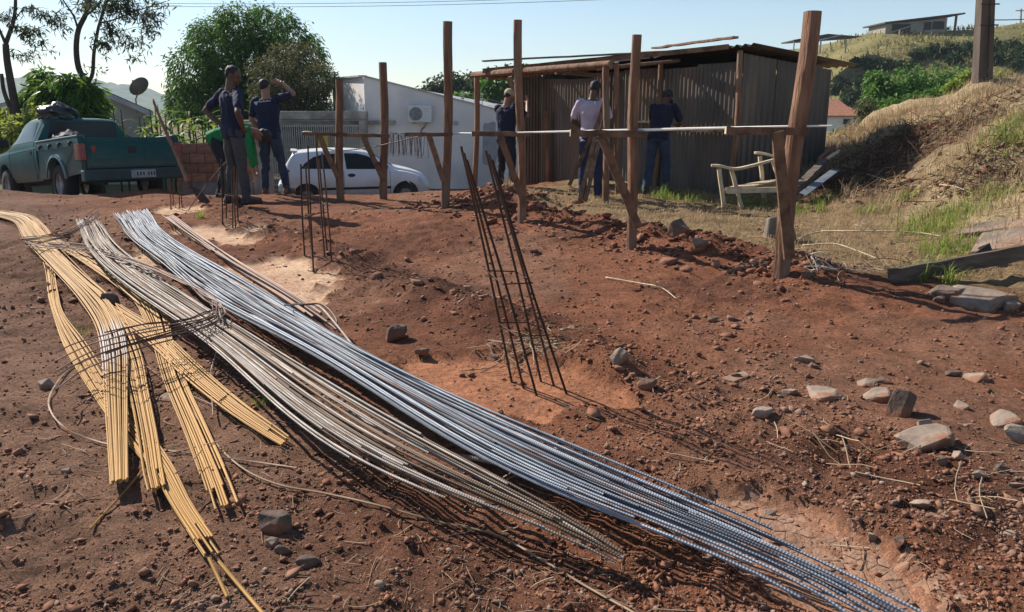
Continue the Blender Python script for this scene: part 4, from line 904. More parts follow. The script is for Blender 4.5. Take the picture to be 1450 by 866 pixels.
def branch(label, pts, r, m='bleached', name='branch', cat='branch', twigs=0, dz=.04, seed=0):
    P = [BK(a, b, dz + (c if c else 0)) for a, b, c in pts]; c0 = P[0].copy(); C = spline([p - c0 for p in P], 40); mb = MB()
    mb.tube(C, np.linspace(r, r * .5, 40), 6); rr = random.Random(seed)
    for k in range(twigs):
        i = rr.randint(6, 36); q = Vector(C[i]); d = Vector((rr.uniform(-.12, .12), rr.uniform(-.1, .1), rr.uniform(-.03, .12))); mb.tube([q, q + d * .5 + Vector((0, 0, .02)), q + d], [r * .4, r * .3, r * .15], 4)
    o = mb.build(name, M[m], loc=c0, smooth=True); return tag(o, label, cat)
branch('long thorny cane arching over the grass beside the thickest post', [(1132, 346, .02), (1160, 342, .06), (1210, 344, .08), (1262, 342, .06), (1300, 340, .03), (1332, 341, 0)], .010, twigs=10, seed=1)
branch('cane lying low under the thorny one', [(1136, 354, 0), (1180, 356, .03), (1212, 364, .02), (1240, 372, .0)], .009, twigs=5, seed=2)
branch('thin brown stick lying on the soil along the spoil ridge', [(1060, 340, 0), (1085, 346, .02), (1106, 350, .02)], .008, 'wood', seed=3)
branch('dry cane at the lower edge of the grass', [(1230, 374, .0), (1262, 377, .02), (1298, 382, .0)], .008, 'wood', twigs=6, seed=4)
branch('forked pale twig on open soil between the shed and the rocks', [(858, 395, 0), (900, 404, .01), (935, 412, .015), (958, 426, 0)], .007, twigs=2, dz=.012, seed=5)
branch('thin pale stalk lying on the upper bank', [(1210, 248, 0), (1228, 254, .02), (1256, 262, 0)], .008, seed=6)
branch('pale stalk lying on the dry slope', [(1330, 266, 0), (1352, 272, .02), (1376, 280, 0)], .008, seed=7)
rr = random.Random(12)
root = None
mbs = []
c0 = BK(1148, 385, .02); mb = MB()
for k in range(12):
    a = Vector((rr.uniform(-.06, .06), rr.uniform(-.05, .05), rr.uniform(0, .14))); b = a + Vector((rr.uniform(-.02, .28), rr.uniform(-.1, .05), rr.uniform(-.16, .02))); m_ = (a + b) / 2 + Vector((0, 0, rr.uniform(.0, .08)))
    b.z = max(b.z, 0); mb.tube(spline([a, m_, b], 8), .005, 5)
o = mb.build('root_tangle', mat('white_roots', (.52, .46, .40), (.35, .29, .24), 9, .8, bump=0), loc=c0); tag(o, 'tangle of whitish roots at the foot of the thickest post', 'roots')
# concrete block half behind the thickest post
A = TH(1105, 340); mb = MB()
mb.add([(-.16, -.05, -.05), (.17, -.07, -.05), (.19, .12, -.05), (-.15, .12, -.05), (-.15, -.04, .24), (.06, -.05, .30), (.15, .1, .17), (-.13, .1, .22)], [(0, 3, 2, 1), (4, 5, 6, 7), (0, 1, 5, 4), (1, 2, 6, 5), (2, 3, 7, 6), (3, 0, 4, 7)])
o = mb.build('concrete_chunk', mat('old_concrete', (.21, .18, .15), (.13, .105, .085), 6, .95, bump=.4), loc=A, bevel=.012); tag(o, 'broken grey concrete chunk behind the thickest post', 'concrete chunk')

# ------------------------------------------------------------------ hoe and iron rod
B = TH2(284, 284, 0); h = thing('hoe', 'long-handled hoe tilted with its dark blade on the ground beside the pickup', 'hoe', tuple(B))
top = PT(216, 140, 10.9) - B; low = PT(268, 262, 10.35) - B
mb = MB(); post_mesh(mb, low, top, .030, .017, 8, n=10, N=20); mb.build('handle', mat('hoe_handle', (.27, .13, .07), (.17, .08, .045), 5, .7, bump=.2, stretch=(4, 4, 1)), h, smooth=True)
mb = MB(); mb.tube([low + (top - low) * -.03, low + (top - low) * .035], .04, 10); mb.build('socket', M['rust'], h)
e0 = PT(266, 262, 10.33) - B; e1 = PT(283, 268, 10.36) - B; e2 = PT(301, 289, 10.22) - B; e3 = PT(284, 286, 10.17) - B
nn = (e1 - e0).cross(e3 - e0).normalized() * .008
mb = MB(); mb.hexa([p - nn for p in (e0, e3, e2, e1)] + [p + nn for p in (e0, e3, e2, e1)]); mb.build('blade', M['rust'], h, bevel=.003)
o = rod([TH2(262, 304, -.06), PT(292, 262, 10.0), PT(322, 226, 10.3)], .007, M['bar_brown'], 'iron_rod', N=16); tag(o, 'thin iron rod stuck slantwise in the ground beside the hoe', 'iron rod')

# ================================================================== VEHICLES
def apply_mods(o):
    dg = bpy.context.evaluated_depsgraph_get(); dg.update(); ev = o.evaluated_get(dg); me = bpy.data.meshes.new_from_object(ev, preserve_all_data_layers=True, depsgraph=dg)
    old = o.data; o.modifiers.clear(); o.data = me; me.name = old.name; bpy.data.meshes.remove(old); return o
def key(tab):
    xs = [t[0] for t in tab]; ys = [t[1] for t in tab]
    return lambda x: np.interp(x, xs, ys)
def smooth_key(tab, n=200):
    C = spline([(a, b) for a, b in tab], n); xs = np.maximum.accumulate(C[:, 0])
    return lambda x: np.interp(x, xs, C[:, 1])
class Body:
    def __init__(s, zt, zw, zs, zb, hw, hwb, hbelt, hwt): s.zt, s.zw, s.zs, s.zb, s.hw, s.hwb, s.hbelt, s.hwt = zt, zw, zs, zb, hw, hwb, hbelt, hwt
    def sec(s, x):
        zt, zw, zs, zb = s.zt(x), s.zw(x), s.zs(x), s.zb(x); hw, hb, he, ht = s.hw(x), s.hwb(x), s.hbelt(x), s.hwt(x)
        zw = min(zw, zt - .02); zs = min(zs, zw - .02); zb = min(zb, zs - .02); he = min(he, hw); ht = min(ht, he)
        z1 = max(zw + .006, zt - .055)
        return [(0, zb), (hb * .6, zb), (hb * .97, zb + .01), (hb + .6 * (hw - hb), zb + .35 * (zs - zb)), (hw, zs), (hw - .15 * (hw - he), zs + .5 * (zw - zs)), (he, zw - .012), (he - .008, zw + .004), (he + (ht - he) * .5, zw + (z1 - zw) * .5 + .003), (ht, z1), (ht * .93, zt - .022 * min(1, (zt - zw) * 5)), (ht * .6, zt - .004), (0, zt)]
    def y(s, x, z):
        p = s.sec(x); zz = [q[1] for q in p[3:10]]; yy = [q[0] for q in p[3:10]]; return float(np.interp(z, zz, yy))
    def mesh(s, xs, mb):
        S = [s.sec(x) for x in xs]; n = len(S[0]); V = []; F = []
        for x, sc in zip(xs, S):
            V += [(x, -q[0], q[1]) for q in sc]; V += [(x, q[0], q[1]) for q in sc[1:-1][::-1]]
        m = 2 * n - 2
        for i in range(len(xs) - 1):
            for j in range(m): k = (j + 1) % m; F.append((i * m + j, i * m + k, (i + 1) * m + k, (i + 1) * m + j))
        F.append(tuple(range(m))); F.append(tuple((len(xs) - 1) * m + j for j in range(m)))
        mb.add(V, F)
def patch_side(body, poly, side, out=.006, th=.012):
    bm = bmesh.new(); bm.faces.new([bm.verts.new((x, 0, z)) for x, z in poly])
    xs = [p[0] for p in poly]; zs = [p[1] for p in poly]
    for lo, hi, ax, st in ((min(xs), max(xs), 0, .06), (min(zs), max(zs), 2, .035)):
        v = lo + st
        while v < hi - 1e-4:
            co = [0, 0, 0]; co[ax] = v; no = [0, 0, 0]; no[ax] = 1
            bmesh.ops.bisect_plane(bm, geom=list(bm.verts) + list(bm.edges) + list(bm.faces), plane_co=co, plane_no=no); v += st
    bm.verts.index_update(); top = [(v.co.x, body.y(v.co.x, v.co.z) + out, v.co.z) for v in bm.verts]; n = len(top)
    F = [tuple(v.index for v in f.verts) for f in bm.faces]; E_ = [tuple(v.index for v in e.verts) for e in bm.edges if len(e.link_faces) == 1]; bm.free()
    V = [(x, side * y, z) for x, y, z in top] + [(x, side * (y - th), z) for x, y, z in top]
    mb = MB(); mb.add(V, F + [tuple(i + n for i in f[::-1]) for f in F] + [(a, b, b + n, a + n) for a, b in E_]); return mb
def patch_top(body, x0, x1, y0, y1, out=.004, nx=8, ny=8, taper=.9):
    V = []; F = []
    for s_ in (0, 1):
        for i in range(nx + 1):
            x = x0 + (x1 - x0) * i / nx; sc = body.sec(x); zz = [q[1] for q in sc[8:]][::-1]; yy = [q[0] for q in sc[8:]][::-1]
            e = 1e-3; sl = (body.zt(x + e) - body.zt(x - e)) / (2 * e); nv = Vector((-sl, 0, 1)).normalized()
            for j in range(ny + 1):
                y = (y0 + (y1 - y0) * i / nx) * (2 * j / ny - 1); z = float(np.interp(abs(y), yy, zz))
                V.append(Vector((x, y, z)) + nv * (out if s_ == 0 else -.012))
    off = (nx + 1) * (ny + 1)
    for i in range(nx):
        for j in range(ny): a = i * (ny + 1) + j; F.append((a, a + 1, a + ny + 2, a + ny + 1)); F.append((off + a, off + a + ny + 1, off + a + ny + 2, off + a + 1))
    for i in range(nx):
        for j in (0, ny): a = i * (ny + 1) + j; F.append((a, a + ny + 1, off + a + ny + 1, off + a))
    for j in range(ny):
        for i in (0, nx): a = i * (ny + 1) + j; F.append((a, a + 1, off + a + 1, off + a))
    mb = MB(); mb.add(V, F); return mb
def lathe(prof, n=28, axis='y'):
    V = []; F = []; m = len(prof)
    for i in range(n):
        a = 2 * math.pi * i / n
        for r, h in prof: V.append((r * math.cos(a), h, r * math.sin(a)))
    for i in range(n):
        for j in range(m - 1): k = (i + 1) % n; F.append((i * m + j, i * m + j + 1, k * m + j + 1, k * m + j))
    return V, F
M['tyre'] = mat('tyre_rubber', (.02, .02, .021), (.03, .026, .024), 8, .85, bump=.2)
M['rim'] = mat('wheel_rim', (.30, .30, .31), (.2, .19, .18), 8, .45, bump=0, metal=.6)
M['glass'] = glass_mat('car_glass')
M['black'] = mat('black_plastic', (.018, .018, .02), (.028, .027, .026), 10, .55, bump=.1)
M['red_l'] = mat('red_lamp', (.26, .015, .015), (.18, .01, .012), 10, .2, bump=0, spec=.6)
M['chrome'] = mat('bright_metal', (.55, .55, .56), None, 5, .25, bump=0, metal=1)
def wheel(parent, x, y, z, R, w, side):
    o0 = bpy.data.objects.new('wheel', None); link(o0, parent); o0.location = (x, y, z)
    mb = MB(); mb.add(*lathe([(R * .60, -w / 2), (R * .9, -w / 2), (R * .985, -w * .38), (R, 0), (R * .985, w * .38), (R * .9, w / 2), (R * .60, w / 2), (R * .60, -w / 2)])); mb.build('tyre', M['tyre'], o0, smooth=True, auto=50)
    mb = MB(); s = side; mb.add(*lathe([(0, s * w * .30), (R * .16, s * w * .34), (R * .2, s * w * .22), (R * .45, s * w * .16), (R * .55, s * w * .30), (R * .615, s * w * .46), (R * .615, -s * w * .4), (0, -s * w * .3)])); mb.build('rim', M['rim'], o0, smooth=True, auto=40)
    for k in range(5):
        a = k * 2 * math.pi / 5; mb = MB(); mb.box((math.cos(a) * R * .36, s * w * .25, math.sin(a) * R * .36), (R * .34, w * .12, R * .12), rot=(0, -a, 0)); mb.build('spoke', M['rim'], o0, bevel=.006)
def cut_wheels(o, cs, R, half):
    cut = []
    for (x, z) in cs:
        V = []; n = 32
        for s in (-1, 1):
            for i in range(n): a = 2 * math.pi * i / n; V.append((x + R * math.cos(a), s * 2.0, z + R * math.sin(a)))
        F = [(i, (i + 1) % n, n + (i + 1) % n, n + i) for i in range(n)] + [tuple(range(n - 1, -1, -1)), tuple(range(n, 2 * n))]
        mb = MB(); mb.add(V, F); c = mb.build('wheel_cutter', M['black']); c.matrix_world = o.matrix_world; cut.append(c)
        md = o.modifiers.new('b', 'BOOLEAN'); md.operation = 'DIFFERENCE'; md.object = c; md.solver = 'EXACT'
    bpy.context.view_layer.update(); apply_mods(o)
    for c in cut: bpy.data.objects.remove(c, do_unlink=True)

# ------------------------------------------------------------------ white hatchback
def hatchback():
    zg = STREET + .03
    root = thing('white_car', 'white two-door hatchback parked on the street below the plot', 'car', (-5.95, 19.08, zg), math.radians(15.5))
    K = smooth_key
    body = Body(K([(0, .62), (.03, .86), (.09, 1.0), (.2, 1.18), (.34, 1.36), (.55, 1.405), (1.0, 1.435), (1.5, 1.44), (2.0, 1.405), (2.3, 1.31), (2.62, 1.12), (2.86, .985), (3.05, .935), (3.3, .875), (3.55, .79), (3.7, .68), (3.78, .56), (3.8, .48)]),
                key([(0, .8), (.1, .93), (.6, .94), (2.0, .90), (2.8, .89), (3.05, .86), (3.3, .80), (3.55, .70), (3.8, .42)]), key([(0, .52), (.3, .62), (3.3, .60), (3.8, .40)]), key([(0, .34), (.2, .25), (3.5, .22), (3.8, .30)]),
                K([(0, .55), (.05, .66), (.15, .745), (.4, .80), (1.0, .825), (2.6, .825), (3.1, .805), (3.4, .74), (3.62, .62), (3.74, .46), (3.8, .30)]), key([(0, .5), (.2, .70), (.5, .77), (3.2, .77), (3.6, .56), (3.8, .26)]),
                K([(0, .54), (.15, .70), (.5, .765), (1.0, .79), (2.6, .79), (3.0, .76), (3.4, .68), (3.62, .56), (3.74, .42), (3.8, .27)]), K([(0, .46), (.15, .60), (.34, .585), (.8, .60), (1.6, .60), (2.2, .575), (2.6, .62), (2.9, .68), (3.3, .60), (3.6, .46), (3.8, .2)]))
    white = mat('white_paint', (.74, .75, .78), (.68, .69, .72), 1.5, .28, bump=0, spec=.5, col3=(.60, .56, .52))
    dust_up(white, .25, .6, (.42, .33, .26), .5)
    mb = MB(); body.mesh(np.r_[0, .015, .03, .06, np.linspace(.09, 3.7, 62), 3.74, 3.77, 3.79, 3.8], mb); o = mb.build('body', white, root, smooth=True, auto=40)
    bpy.context.view_layer.update(); cut_wheels(o, [(.63, .29), (3.10, .29)], .335, .9)
    for p in o.data.polygons: p.use_smooth = True
    o.data.set_sharp_from_angle(angle=math.radians(35))
    for s in (-1, 1):
        for nm, poly in (('quarter_window', [(.50, .985), (.62, 1.12), (.82, 1.26), (1.05, 1.325), (1.50, 1.345), (1.50, .96)]), ('door_window', [(1.62, .955), (1.58, 1.345), (1.90, 1.335), (2.15, 1.27), (2.42, 1.13), (2.62, .99), (2.62, .935)])):
            patch_side(body, poly, s, .004).build(nm, M['glass'], root)
        patch_side(body, [(1.515, .96), (1.505, 1.35), (1.57, 1.35), (1.605, .955)], s, .003).build('pillar_trim', white, root)
        patch_side(body, [(.03, .70), (.06, .86), (.15, .955), (.25, .96), (.17, .82), (.13, .68)], s, .006).build('tail_lamp', M['red_l'], root)
        patch_side(body, [(.98, .44), (.98, .50), (2.72, .50), (2.72, .44)], s, .012, .02).build('side_moulding', M['black'], root)
        for x0, x1 in ((1.545, 1.555), (2.70, 2.71)): patch_side(body, [(x0, .30), (x0, .90), (x1, .90), (x1, .30)], s, .0015).build('door_gap', M['black'], root)
        pts = [(1.74 + .095 * math.cos(a), .80 + .045 * math.sin(a)) for a in np.linspace(0, 2 * math.pi, 16, endpoint=False)]
        patch_side(body, pts, s, .006, .012).build('door_handle', M['black'], root)
        mb = MB(); yv = body.y(2.62, .95) ; mb.box((2.60, s * (yv + .11), 1.0), (.10, .18, .13)); mb.build('mirror', M['black'], root, bevel=.03)
        patch_side(body, [(3.42, .62), (3.46, .72), (3.66, .62), (3.70, .52), (3.55, .52)], s, .006).build('headlamp', glass_mat('lamp_glass', (.5, .52, .55), .1), root)
        wheel(root, .63, s * .70, .29, .29, .18, s); wheel(root, 3.10, s * .70, .29, .29, .18, s)
    patch_top(body, .10, .315, .56, .49, .005).build('rear_window', M['glass'], root, smooth=True)
    patch_top(body, 2.24, 2.80, .50, .60, .005).build('windscreen', M['glass'], root, smooth=True)
    mb = MB(); mb.box((.36, 0, 1.405), (.16, .98, .025), rot=(0, .12, 0)); mb.build('roof_spoiler', white, root, bevel=.008)
    mb = MB(); mb.box((.02, 0, .50), (.16, 1.30, .22)); mb.build('rear_bumper', white, root, bevel=.04)
hatchback()

# ------------------------------------------------------------------ teal pickup
def pickup():
    root = thing('pickup_truck', 'old teal pickup parked nose-down with a black bundle on its cab', 'pickup', (-6.34, 12.44, -.215)); root.rotation_euler = (math.radians(1.64), math.radians(4.85), math.radians(139.6))
    teal = mat('teal_paint', (.012, .10, .104), (.008, .072, .076), 1.2, .55, bump=0, spec=.15, col3=(.03, .065, .062), scale3=1.6)
    teal2 = mat('pale_teal_rail', (.055, .165, .185), (.04, .12, .135), 2, .45, bump=0, spec=.3)
    dust_up(teal, .42, .86, (.135, .115, .09)); dust_up(teal2, .5, .8, (.14, .13, .11))
    K = smooth_key
    cab = Body(K([(1.95, 1.47), (2.02, 1.52), (2.3, 1.555), (2.7, 1.555), (2.95, 1.52), (3.1, 1.44), (3.35, 1.26), (3.56, 1.11), (3.68, 1.055), (4.1, 1.03), (4.5, .985), (4.72, .93), (4.84, .80), (4.88, .6)]),
               key([(1.95, 1.10), (3.4, 1.07), (3.7, 1.0), (4.5, .94), (4.75, .84), (4.88, .52)]), key([(1.95, .80), (4.6, .76), (4.88, .5)]), key([(1.95, .40), (4.5, .38), (4.88, .42)]),
               key([(1.95, .815), (4.4, .81), (4.7, .77), (4.88, .70)]), key([(1.95, .77), (4.6, .76), (4.88, .66)]), key([(1.95, .785), (3.4, .785), (4.4, .77), (4.7, .73), (4.88, .66)]), K([(1.95, .60), (2.3, .625), (2.9, .615), (3.2, .65), (3.6, .72), (4.4, .70), (4.7, .66), (4.88, .6)]))
    mb = MB(); cab.mesh(np.r_[1.95, np.linspace(1.97, 4.84, 48), 4.87, 4.88], mb); o = mb.build('cab', teal, root, smooth=True, auto=35)
    bpy.context.view_layer.update(); cut_wheels(o, [(3.85, .36)], .41, .9)
    for p in o.data.polygons: p.use_smooth = True
    o.data.set_sharp_from_angle(angle=math.radians(32))
    for s in (-1, 1):
        patch_side(cab, [(2.20, 1.12), (2.20, 1.46), (2.85, 1.465), (3.02, 1.39), (3.40, 1.13), (3.40, 1.105)], s, .004).build('door_window', M['glass'], root)
        for x0, x1 in ((2.085, 2.10), (3.46, 3.472)): patch_side(cab, [(x0, .45), (x0, 1.09), (x1, 1.09), (x1, .45)], s, .004).build('door_gap', M['black'], root)
        patch_side(cab, [(1.98, .985), (1.98, 1.02), (4.4, .955), (4.4, .92)], s, .003).build('belt_line', teal2, root)
        patch_side(cab, [(2.11, 1.11), (2.04, 1.46), (2.13, 1.50), (2.19, 1.11)], s, .005).build('door_pillar', teal2, root)
        patch_side(cab, [(2.2, .90), (2.2, .95), (2.36, .95), (2.36, .90)], s, .012, .02).build('door_handle', M['black'], root)
        mb = MB(); mb.box((3.32, s * .93, 1.14), (.10, .20, .15)); mb.build('mirror', M['black'], root, bevel=.03)
        mb = MB(); mb.box((4.83, s * .56, .80), (.08, .26, .17)); mb.build('headlamp', glass_mat('truck_lamp', (.5, .5, .5), .1), root, bevel=.02)
        wheel(root, 1.05, s * .70, .335, .335, .21, s); wheel(root, 3.85, s * .70, .335, .335, .21, s)
        # bed side: outline with a wheel arch, extruded
        arch = [(1.05 + .42 * math.cos(a), .36 + .42 * math.sin(a)) for a in np.linspace(math.radians(12), math.radians(168), 14)]
        out = [(-.02, .50), (-.02, 1.075), (1.925, 1.075), (1.925, .44)] + [(1.47, .44)] + arch + [(.63, .46)]
        mb = MB(); V = []; n = len(out)
        for yo, zi in ((.82, 0), (.735, 0)):
            for (x, z) in out: V.append((x, s * (yo - (.03 if z > 1.0 else .0) - (.02 if z < .55 else 0)) if yo > .8 else s * yo, z))
        F = [tuple(range(n)), tuple(range(2 * n - 1, n - 1, -1))] + [(i, (i + 1) % n, n + (i + 1) % n, n + i) for i in range(n)]
        mb.add(V, F); mb.build('bed_side', teal, root)
        mb = MB(); mb.beam((-.03, s * .765, 1.09), (1.93, s * .765, 1.09), .115, .032); mb.build('bed_rail', teal2, root, bevel=.008)
        mb = MB(); mb.beam((-.02, s * .806, 1.00), (1.92, s * .806, 1.00), .012, .13); mb.build('rail_panel', teal2, root, bevel=.004)
        V = []; F = []                                       # flared arch lip
        for i, (x, z) in enumerate([(1.05 + .435 * math.cos(a), .36 + .435 * math.sin(a)) for a in np.linspace(.15, math.pi - .15, 16)]):
            k = (math.hypot(x - 1.05, z - .36) + .05) / math.hypot(x - 1.05, z - .36)
            V += [(x, s * .825, z), (x, s * .85, z), (1.05 + (x - 1.05) * k, s * .835, .36 + (z - .36) * k), (1.05 + (x - 1.05) * k, s * .81, .36 + (z - .36) * k)]
            if i: F += [((i - 1) * 4 + j, (i - 1) * 4 + (j + 1) % 4, i * 4 + (j + 1) % 4, i * 4 + j) for j in range(4)]
        F += [(3, 2, 1, 0), tuple(60 + j for j in range(4))]; mb = MB(); mb.add(V, F); mb.build('wheel_arch', teal2, root)
        for x in (.28, .78, 1.22, 1.68):
            mb = MB(); mb.box((x, s * .83, 1.0), (.085, .035, .04)); mb.box((x, s * .84, .97), (.04, .03, .06)); mb.build('rope_hook', M['black'], root, bevel=.005)
        mb = MB(); mb.box((-.035, s * .775, .835), (.05, .11, .27)); mb.build('tail_lamp', M['red_l'], root, bevel=.008)
        mb = MB(); mb.box((.06, s * .826, .835), (.14, .012, .25)); mb.build('side_lamp', M['red_l'], root, bevel=.004)
    # rear window in the flat back of the cab
    mb = MB(); mb.hexa([(1.94, -.60, 1.13), (1.955, -.60, 1.13), (1.955, .60, 1.13), (1.94, .60, 1.13), (1.94, -.535, 1.455), (1.96, -.535, 1.455), (1.96, .535, 1.455), (1.94, .535, 1.455)]); mb.build('rear_window', M['glass'], root, bevel=.004)
    mb = MB(); mb.box((.96, 0, .56), (1.92, 1.5, .05)); mb.box((1.92, 0, .82), (.03, 1.5, .55)); mb.build('bed_floor', M['black'], root)
    # tailgate with pressed panel
    mb = MB(); mb.box((-.012, 0, .815), (.045, 1.43, .50)); tg = mb.build('tailgate', teal, root, bevel=.012)
    for z, h in ((1.0, .06), (.62, .05)): mb = MB(); mb.beam((-.037, -.69, z), (-.037, .69, z), .012, h); mb.build('pressed_rib', teal, tg, bevel=.004)
    for y, w in ((-.45, .5), (.36, .6)): mb = MB(); mb.box((-.038, y, .80), (.010, w, .20)); mb.build('pressed_panel', teal, tg, bevel=.004)
    mb = MB(); mb.box((-.040, -.0, .86), (.018, .13, .10)); mb.build('latch_handle', M['black'], tg, bevel=.006)
    mb = MB(); mb.add([(-.0375, .56, .93), (-.0375, .64, .93), (-.0375, .62, .80), (-.0375, .57, .84), (-.046, .56, .93), (-.046, .64, .93), (-.046, .62, .80), (-.046, .57, .84)], [(0, 1, 2, 3), (7, 6, 5, 4), (0, 4, 5, 1), (1, 5, 6, 2), (2, 6, 7, 3), (3, 7, 4, 0)]); mb.build('red_sticker', M['red_l'], tg)
    mb = MB(); mb.box((-.11, 0, .45), (.17, 1.66, .19)); bp = mb.build('rear_bumper', mat('dark_bumper', (.035, .07, .072), (.03, .045, .045), 4, .55, bump=.1), root, bevel=.02)
    mb = MB(); mb.box((-.20, -.08, .455), (.008, .40, .13)); pl = mb.build('licence_plate', mat('plate_grey', (.34, .35, .37), (.26, .27, .28), 8, .5, bump=0), bp, bevel=.003)
    for k, y in enumerate((.05, .0, -.05, -.13, -.175, -.22, -.265)):          # worn characters, too faint to read
        mb = MB(); mb.beam((-.2052, y - .08 + .05, .425), (-.2052, y - .08 + .05, .485), .004, .022, up=(0, 1, 0)); mb.build('plate_mark', M['black'], bp)
    mb = MB(); mb.box((4.89, 0, .50), (.14, 1.60, .2)); mb.build('front_bumper', M['black'], root, bevel=.03)
    mb = MB(); mb.box((2.4, 0, .40), (4.6, .9, .14)); mb.tube([(-.0, .45, .32), (.8, .45, .34)], .03, 8); mb.build('chassis', M['black'], root)
    bpy.context.view_layer.update(); return root
truck = pickup()
# a tarp bundle on the cab roof and a sack in the bed
def lump(name, label, cat, c, rad, m, seed, amp=.35, parent_m=None, sub=4, fr=3.0):
    bm = bmesh.new(); bmesh.ops.create_icosphere(bm, subdivisions=sub, radius=1)
    for v in bm.verts:
        n = float(fbm(v.co.x * fr + seed, v.co.y * fr + v.co.z * fr * 1.3, 1.0, seed, 4)); r = float(abs(vn(v.co.x * 2.1 * fr + 5, v.co.z * 2 * fr + v.co.y * fr, 1.0, seed + 3)))
        v.co *= 1 + amp * n - amp * .8 * (.25 - r)
        if v.co.z < -.5: v.co.z = -.5
    for v in bm.verts: v.co = Vector((v.co.x * rad[0], v.co.y * rad[1], v.co.z * rad[2]))
    me = bpy.data.meshes.new(name); bm.to_mesh(me); bm.free(); me.materials.append(m); me.polygons.foreach_set('use_smooth', [True] * len(me.polygons))
    o = bpy.data.objects.new(name, me); link(o); o.location = c; return tag(o, label, cat)
tarp = mat('black_tarp', (.022, .022, .025), (.035, .034, .036), 6, .38, bump=.4, bscale=8, spec=.5)
lump('tarp_bundle', 'crumpled black tarp bundle lying on the pickup cab roof', 'tarp', truck.matrix_world @ Vector((2.28, .28, 1.61)), (.27, .36, .20), tarp, 3, .6, fr=2.2)
lump('dark_sack', 'dark stuffed sack lying in the pickup bed', 'sack', truck.matrix_world @ Vector((1.55, .42, 1.02)), (.28, .26, .24), mat('sack_cloth', (.06, .058, .07), (.035, .034, .04), 6, .7, bump=.3), 5, .25)

# ================================================================== HOUSES, WALLS, GATE
M['plaster'] = mat('white_plaster', (.74, .70, .67), (.63, .59, .565), .7, .9, bump=.15, bscale=25, col3=(.52, .49, .47), scale3=.45)
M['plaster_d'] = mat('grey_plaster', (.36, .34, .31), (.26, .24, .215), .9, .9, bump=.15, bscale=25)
M['roofedge'] = mat('roof_edge', (.42, .42, .43), (.3, .29, .29), 2, .7, bump=0)
M['tile'] = mat('clay_tile', (.36, .16, .095), (.24, .10, .06), 6, .85, bump=.5, bscale=20)
M['gate'] = mat('gate_bars', (.40, .39, .36), (.28, .265, .24), 5, .6, bump=0)
HY = 23.2
def poly_wall(pts, back, th=.2):                       # a vertical wall from an outline of world points, thickened away from the street
    n = len(pts); V = list(pts) + [p + Vector(back) * th for p in pts]
    return V, [tuple(range(n)), tuple(range(2 * n - 1, n - 1, -1))] + [(i, (i + 1) % n, n + (i + 1) % n, n + i) for i in range(n)]
